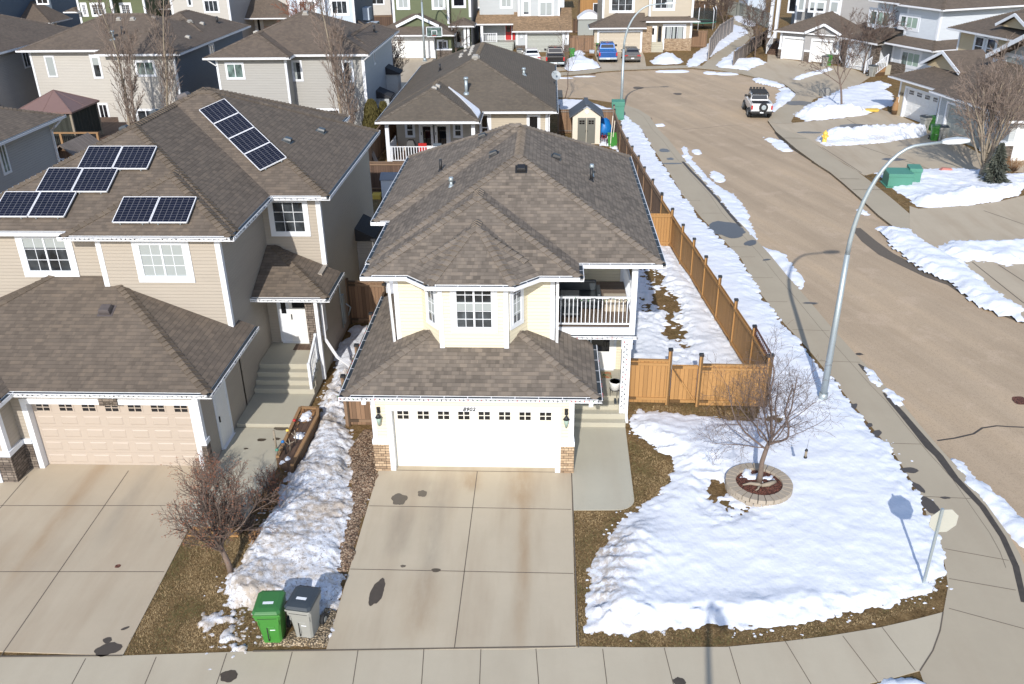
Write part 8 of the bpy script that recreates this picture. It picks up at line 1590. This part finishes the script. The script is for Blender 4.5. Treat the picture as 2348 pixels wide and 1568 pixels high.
t = thing('tarp_heap', 'bright blue tarp heap beside the cream garden shed', 'tarp', (4.1, 63.8, 0)); mb = MB(); rings = []
for z_, r_ in ((.35, .5), (.6, .62), (.95, .55), (1.3, .38), (1.5, .12)): rings.append([(r_ * (1 + .16 * math.sin(a * 5 + z_ * 4)) * math.cos(a), r_ * (1 + .14 * math.sin(a * 4 + z_ * 7)) * math.sin(a), z_ + .05 * math.sin(a * 3)) for a in [k * PI / 12 for k in range(24)]])
mb.loft(rings, smooth=True); mb.build('tarp', M['blueT'], t); mb = MB()
for k in range(4): a = k * PI / 2 + .6; mb.tube([(.45 * math.cos(a), .45 * math.sin(a), 0), (.35 * math.cos(a), .35 * math.sin(a), .6)], .03, 5)
mb.build('frame', M['black'], t)
def bike(label, x, y, rz, col, s=.8):
    t = thing('bicycle', label, 'bicycle', (x, y, 0), rz, 'small bicycles by the blue tarp'); t.scale = (s, s, s)
    for yy in (-.5, .5): mb = MB(); mb.tube([(0, yy + .3 * math.cos(a), .3 + .3 * math.sin(a)) for a in [k * PI / 10 for k in range(21)]], .025, 5); mb.build('wheel', M['rubber'], t)
    mb = MB()
    for a, b in (((0, -.5, .3), (0, -.35, .8)), ((0, -.38, .72), (0, .2, .65)), ((0, .2, .65), (0, 0, .3)), ((0, -.38, .65), (0, 0, .3)), ((0, .5, .3), (0, .2, .65)), ((0, .5, .3), (0, 0, .3)), ((0, .2, .65), (0, .22, .8))): mb.tube([a, b], .02, 5)
    mb.build('frame', M[col], t); mb = MB(); mb.tube([(-.25, -.34, .88), (.25, -.34, .88)], .018, 5); mb.tube([(0, -.35, .8), (0, -.34, .88)], .018, 5); mb.build('handlebar', M['black'], t); mb = MB(); mb.box(-.06, .06, .12, .34, .8, .85); mb.build('saddle', M['black'], t)
bike('red child bicycle nearest the cream shed', 4.0, 62.7, .5, 'red'); bike('white child bicycle in front of the blue tarp', 4.3, 62.3, -.2, 'white')
for k, (x, lb) in enumerate(((4.5, 'long pale pole leaning on the fence beside the blue tarp'), (4.65, 'shorter pale pole leaning on the fence over the green sled'))): tag(MB().beam((0, 0, 0), (.25, 2.0 - k * .5, 1.8 - k * .3), .05, .05).build('leaning_pole', M['shedc']), lb, 'pole').location = (x - .1, 61.2 + k * .3, 0)
tag(MB().loft([[(-.3, -.5, .05), (.3, -.5, .05), (.3, .5, .6), (-.3, .5, .6)], [(-.35, -.55, .2), (.35, -.55, .2), (.35, .55, .8), (-.35, .55, .8)]]).build('sled', M['gbin']), 'green plastic sled leaning on the fence by the poles', 'sled').location = (4.62, 61.9, 0)
tag(MB().loft([[(-.33, -.2, .0), (.33, -.2, .0), (.33, .2, 0), (-.33, .2, 0)], [(-.35, -.25, .6), (.35, -.25, .6), (.35, .25, .6), (-.35, .25, .6)], [(-.2, -.15, 1.0), (.2, -.15, 1.0), (.2, .15, 1.0), (-.2, .15, 1.0)]], smooth=False).build('barbecue', M['black'], bevel=.04), 'black covered barbecue on the bungalow deck', 'barbecue').location = (-9.3, 58.9, .15)
for i, (x, lb, m_) in enumerate(((-8.4, 'red patio chair behind the bungalow deck railing', 'red'), (-7.4, 'purple patio chair behind the bungalow deck railing', 'dblue'))):
    t = thing('patio_chair', lb, 'chair', (x, 57.9, .15)); mb = MB(); mb.box(-.28, .28, -.25, .25, .4, .47); mb.build('seat', M[m_], t); mb = MB(); mb.box(-.28, .28, .22, .28, .47, .95); mb.build('backrest', M[m_], t)
    for a in (-.25, .25):
        for b in (-.22, .24): mb = MB(); mb.box(a - .02, a + .02, b - .02, b + .02, 0, .4); mb.build('leg', M['black'], t)
t = thing('garden_shed', 'small shed with pale rounded roof between the grey and tan houses', 'shed', (6.0 - .6, 121.5, 0)); mb = MB(); mb.box(-1.5, 1.5, 0, 3, 0, 2.0); mb.build('wall', M['oldwood'], t); mb = MB(); pr_ = [(-1.6 + 3.2 * k / 8, 0, 2.0 + .9 * math.sin(PI * k / 8)) for k in range(9)]; mb.loft([[(x, -.2, z_) for x, _, z_ in pr_], [(x, 3.2, z_) for x, _, z_ in pr_]], closed=False, cap=False); mb.face([(x, -.2, z_) for x, _, z_ in pr_]); mb.build('roof', M['gut'], t); t.children[1].data.materials[0] = M['blind']
c = g(6, 420, 1405); tag(MB().loft([[(-.5, -.25, 0), (.5, -.25, 0), (.5, .25, 0), (-.5, .25, 0)], [(-.6, -.3, .18), (.6, -.3, .18), (.6, .3, .18), (-.6, .3, .18)]]).build('toy_sled', M['yellow']), 'yellow plastic toy at the edge of the snowy lawn', 'toy').location = (c.x, c.y, .05)
c = g(7, 1160, 1125); tag(MB().loft([[(-.4, -.15, 0), (.4, -.15, 0), (.4, .2, 0), (-.4, .2, 0)], [(-.25, -.1, .18), (.3, -.1, .14), (.3, .1, .14), (-.25, .1, .18)]]).build('red_sled', M['pinkish']), 'faded red item lying in the snow behind the green boxes', 'toy').location = (c.x, c.y, .1)
c = g(5, 1325, 1210); tag(MB().loft([[(.5 * math.cos(a), .4 * math.sin(a), 0) for a in [k * PI / 5 for k in range(10)]], [(.5 * math.cos(a) * (1 + .1 * math.sin(3 * a)), .42 * math.sin(a), .4) for a in [k * PI / 5 for k in range(10)]], [(.3 * math.cos(a), .2 * math.sin(a), .7) for a in [k * PI / 5 for k in range(10)]]]).build('boulder', M['rock']), 'grey boulder on the brown bed beside the snowy lawn', 'boulder').location = (c.x, c.y, 0)
t = thing('carved_bear', 'brown carved wooden figure with a tall pale board at the paned garage', 'carving', (*g(6, 715, 1440)[:2], 0)); mb = MB(); mb.tube([(0, 0, 0), (0, 0, .3), (0, 0, .8), (.05, 0, 1.15), (.05, -.02, 1.4)], [.22, .26, .24, .14, .15], 9); mb.build('body', M['timber'], t); mb = MB(); mb.beam((.4, 0, 0), (.75, .1, 1.5), .1, .05); mb.build('board', M['cedarp'], t); t['label'] = 'brown carved wooden figure standing at the left side of the paned garage'; t.name = 'wooden_figure'
tag(MB().box(-.6, .6, -.05, .05, 0, .9).build('pallet', M['bark2']), 'pale slatted wooden pallet leaning left of the tan garage', 'pallet').location = (*g(4, 705, 640)[:2], 0)
tag(MB().loft([[(-.25, -.2, 0), (.25, -.2, 0), (.25, .2, 0), (-.25, .2, 0)], [(-.3, -.25, .35), (.3, -.25, .35), (.3, .25, .35), (-.3, .25, .35)]]).build('tub', M['blue']), 'small pale blue tub beside the blue pickup', 'tub').location = (*g(4, 735, 668)[:2], 0)
# lumber and clutter in the gap left of the bungalow deck
tag(MB().beam((0, 0, 0), (-.5, .4, 1.1), .3, .04).build('leaning_board', M['greywood']), 'grey board leaning in the gap left of the bungalow deck', 'board').location = (-10.9, 55.5, 0)
# ================================================================ vehicles
def carpaint(name, c, r=.25, metal=.3): t = NT(name); n = t.noise(t.OB, 2.5, 4, .5); return t.fin(t.mix(n, sc3(c, .9), sc3(c, 1.08)), r, metal=metal, coat=.8)
PW, PBk, PBl, PG = carpaint('white_car_paint', (.68, .68, .68), metal=.0), carpaint('black_car_paint', (.018, .018, .020)), carpaint('blue_car_paint', (.015, .095, .33)), carpaint('grey_car_paint', (.13, .125, .12))
def wheel(root, x, y, r, w_=.24, side=1):
    mb = MB(); mb.tube([(x - w_ / 2, y, r), (x - w_ * .4, y, r), (x + w_ * .4, y, r), (x + w_ / 2, y, r)], [r * .9, r, r, r * .9], 20); o = mb.build('wheel', M['rubber'], root); mb = MB(); mb.tube([(x + side * (w_ / 2 - .02), y, r), (x + side * (w_ / 2 + .012), y, r)], [r * .62, r * .5], 12); mb.build('rim', M['metal'], o)
def sect(y, zb, zt, wb, wt, cz=.12): return [(-wb, y, zb), (wb, y, zb), (wb + .03, y, zb + (zt - zb) * .4), (wt, y, zt - cz), (wt - .10, y, zt), (-wt + .10, y, zt), (-wt, y, zt - cz), (-wb - .03, y, zb + (zt - zb) * .4)]
def lights(root, pts, mat, name='tail_light'):
    for (x0, x1, y0, y1, z0, z1) in pts: mb = MB(); mb.box(x0, x1, y0, y1, z0, z1); mb.build(name, M[mat], root, bevel=.015)
def pickup(label, loc, rz, paint, spare=False, rack=False, cover=None, bed_depth=.5, lift=0.0):
    """tail faces -y; length 5.7 m"""
    t = thing('pickup_truck', label, 'pickup truck', loc, rz, 'vehicles parked on the street and driveways'); z = .42 + lift; W_ = .98
    mb = MB(); mb.loft([sect(.0, z + .08, z + .72, .93, .95), sect(.12, z, z + .78, W_ - .02, W_), sect(1.75, z, z + .80, W_ - .02, W_), sect(2.0, z, z + .80, W_, W_), sect(4.2, z, z + .80, W_, W_), sect(5.3, z + .02, z + .74, W_ - .05, W_ - .05), sect(5.7, z + .1, z + .58, W_ - .14, W_ - .14)]); mb.build('body', paint, t, bevel=.03)
    mb = MB(); a = z + .80; mb.box(-.80, .80, .14, 1.78, a + .001, a + .006); o = mb.build('bed_cover' if cover else 'cargo_bed', M[cover or 'black'], t)
    mb = MB()
    for x in (-.93, .86): mb.box(x, x + .07, .1, 1.85, a, a + .07)
    mb.box(-.9, .9, .04, .11, a - .15, a + .05); mb.build('bed_rail', paint, t)
    mb = MB(); mb.loft([[(-.86, 1.86, a - .02), (.86, 1.86, a - .02), (.90, 4.35, a - .02), (-.90, 4.35, a - .02)], [(-.76, 2.02, a + .50), (.76, 2.02, a + .50), (.78, 3.55, a + .50), (-.78, 3.55, a + .50)], [(-.66, 2.15, a + .60), (.66, 2.15, a + .60), (.66, 3.35, a + .60), (-.66, 3.35, a + .60)]]); mb.build('cab', paint, t, bevel=.03)
    mb = MB(); mb.face([(-.72, 1.885, a + .10), (.72, 1.885, a + .10), (.66, 1.975, a + .45), (-.66, 1.975, a + .45)]); mb.build('rear_window', M['dglass'], t); mb = MB(); mb.face([(.78, 4.22, a + .06), (-.78, 4.22, a + .06), (-.70, 3.64, a + .46), (.70, 3.64, a + .46)]); mb.build('windscreen', M['dglass'], t)
    for s_ in (-1, 1):
        mb = MB(); f = [(s_ * .882, 2.15, a + .08), (s_ * .895, 3.95, a + .08), (s_ * .80, 3.5, a + .44), (s_ * .79, 2.25, a + .44)]; mb.face(f if s_ > 0 else f[::-1]); mb.build('side_window', M['dglass'], t); mb = MB(); mb.box(s_ * .93, s_ * 1.18, 3.6, 3.72, a + .02, a + .24); mb.build('wing_mirror', M['black'], t, bevel=.03)
        for y in (1.15, 4.65): wheel(t, s_ * (.86 + (.08 if lift else 0)), y, .40 + lift * .35, .27 + (.05 if lift else 0), s_)
        if lift: mb = MB(); mb.loft([[(s_ * .95, y_ - .6, z), (s_ * 1.12, y_ - .6, z), (s_ * 1.10, y_ - .6, z + .06), (s_ * .95, y_ - .6, z + .1)] for y_ in (.85,)] + [[(s_ * .95, 1.75, z), (s_ * 1.12, 1.75, z), (s_ * 1.10, 1.75, z + .06), (s_ * .95, 1.75, z + .1)]]); mb.build('fender_flare', M['black'], t)
    lights(t, [(-.99, -.83, -.02, .1, z + .30, z + .68), (.83, .99, -.02, .1, z + .30, z + .68)], 'red'); lights(t, [(-.85, -.55, 5.62, 5.72, z + .3, z + .5), (.55, .85, 5.62, 5.72, z + .3, z + .5)], 'white', 'headlight')
    mb = MB(); mb.box(-.95, .95, -.16, .02, z - .04, z + .16); mb.build('bumper', M['black'] if lift else M['metal'], t, bevel=.03); mb = MB(); mb.box(-.16, .16, -.175, -.165, z + .0, z + .13); mb.build('number_plate', M['white'], t); mb = MB(); mb.box(-.14, .14, 2.12, 2.16, a + .56, a + .60); mb.build('brake_light', M['red'], t)
    mb = MB(); mb.box(-.9, .9, .3, 5.3, z - .12, z + .02); mb.build('chassis', M['black'], t)
    if spare: mb = MB(); mb.tube([(.12, -.30, z + .55), (.12, -.27, z + .55), (.12, -.08, z + .55), (.12, -.04, z + .55)], [.33, .40, .40, .33], 24); s = mb.build('spare_wheel', M['rubber'], t); mb = MB(); mb.tube([(.12, -.315, z + .55), (.12, -.29, z + .55)], [.2, .24], 16); mb.build('rim', M['metal'], s)
    if rack:
        mb = MB(); rz_ = a + .70
        for x in (-.75, .75): mb.beam((x, 1.6, rz_), (x, 4.0, rz_), .05, .06)
        for k in range(9): y = 1.65 + k * .28; mb.beam((-.75, y, rz_), (.75, y, rz_), .05, .04)
        for x in (-.75, .75):
            for y in (1.7, 2.9, 3.9): mb.beam((x, y, rz_ - .5), (x, y, rz_), .04, .04)
        for x in (-.6, -.3, 0, .3, .6): mb.box(x - .1, x + .1, 3.95, 4.05, rz_ + .02, rz_ + .18)
        mb.box(-.72, .72, 1.7, 3.9, rz_ - .03, rz_ - .01)
        mb.build('roof_rack', M['black'], t)
    return t
def sedan(label, loc, rz, paint, hatch=False):
    t = thing('parked_car', label, 'car', loc, rz, 'vehicles parked on the street and driveways'); W_ = .90; L = 4.3 if hatch else 4.75; d = .10 if hatch else .95
    mb = MB(); mb.loft([sect(0, .38, .80, .78, .80), sect(.12, .26, .93, .86, .86), sect(.8, .22, .98, W_, W_ - .02), sect(L - 1.2, .22, .95, W_, W_ - .02), sect(L - .4, .26, .82, .86, .84), sect(L, .34, .66, .74, .74)]); mb.build('body', paint, t, bevel=.03)
    a = .95; mb = MB(); mb.loft([[(-.78, d, a - .03), (.78, d, a - .03), (.80, L - 1.25, a - .03), (-.80, L - 1.25, a - .03)], [(-.62, d + (.35 if hatch else .55), a + .42), (.62, d + (.35 if hatch else .55), a + .42), (.64, L - 1.95, a + .44), (-.64, L - 1.95, a + .44)], [(-.54, d + .6, a + .48), (.54, d + .6, a + .48), (.54, L - 2.15, a + .50), (-.54, L - 2.15, a + .50)]]); mb.build('cab', paint, t, bevel=.03)
    e = .35 if hatch else .55; mb = MB(); mb.face([(-.68, d + .03 + e * .1, a + .03), (.68, d + .03 + e * .1, a + .03), (.58, d - .02 + e * .9, a + .38), (-.58, d - .02 + e * .9, a + .38)]); mb.build('rear_window', M['dglass'], t)
    mb = MB(); mb.face([(.72, L - 1.28, a + .02), (-.72, L - 1.28, a + .02), (-.60, L - 1.9, a + .40), (.60, L - 1.9, a + .40)]); mb.build('windscreen', M['dglass'], t)
    for s_ in (-1, 1):
        mb = MB(); f = [(s_ * .80, d + .35, a + .04), (s_ * .81, L - 1.6, a + .04), (s_ * .66, L - 2.05, a + .38), (s_ * .645, d + .75, a + .38)]; mb.face(f if s_ > 0 else f[::-1]); mb.build('side_window', M['dglass'], t); mb = MB(); mb.box(s_ * .86, s_ * 1.04, L - 1.75, L - 1.62, a + .0, a + .14); mb.build('wing_mirror', paint, t, bevel=.02)
        for y in (.85, L - .85): wheel(t, s_ * .80, y, .33, .22, s_)
    lights(t, [(-.84, -.48, -.0, .14, .68, .84), (.48, .84, -.0, .14, .68, .84)], 'red'); mb = MB(); mb.box(-.8, .8, -.06, .1, .3, .5); mb.build('bumper', paint, t, bevel=.03); mb = MB(); mb.box(-.16, .16, -.075, -.065, .52, .64) if not hatch else mb.box(-.16, .16, -.075, -.065, .45, .57); mb.build('number_plate', M['white'], t); return t
c = g(5, 480, 1475, RZ); c2 = g('c', 525, 812, RZ); wp = pickup('white pickup with a rear spare wheel and black roof rack on the street', (c2.x, c2.y - .6, RZ), math.radians(-4), PW, True, True, None, lift=.22); wp.scale = (.84, .84, .84)
c = g(3, 2008, 835); c = g('v', 1222, 150); sedan('white car on the driveway of the grey garage', (c.x, c.y, .02), math.radians(5), PW)
c = g('v', 1273, 156); pickup('black pickup on the driveway beside the white car', (c.x, c.y, .02), 0, PBk)
c = g('v', 1394, 145); pickup('bright blue pickup on the driveway of the tan garage', (c.x, c.y, .02), 0, PBl, cover='blueT'); 
c = g('v', 1450, 145); sedan('dark grey hatchback behind the far street lamp', (c.x, c.y, .02), math.radians(1), PG, True)
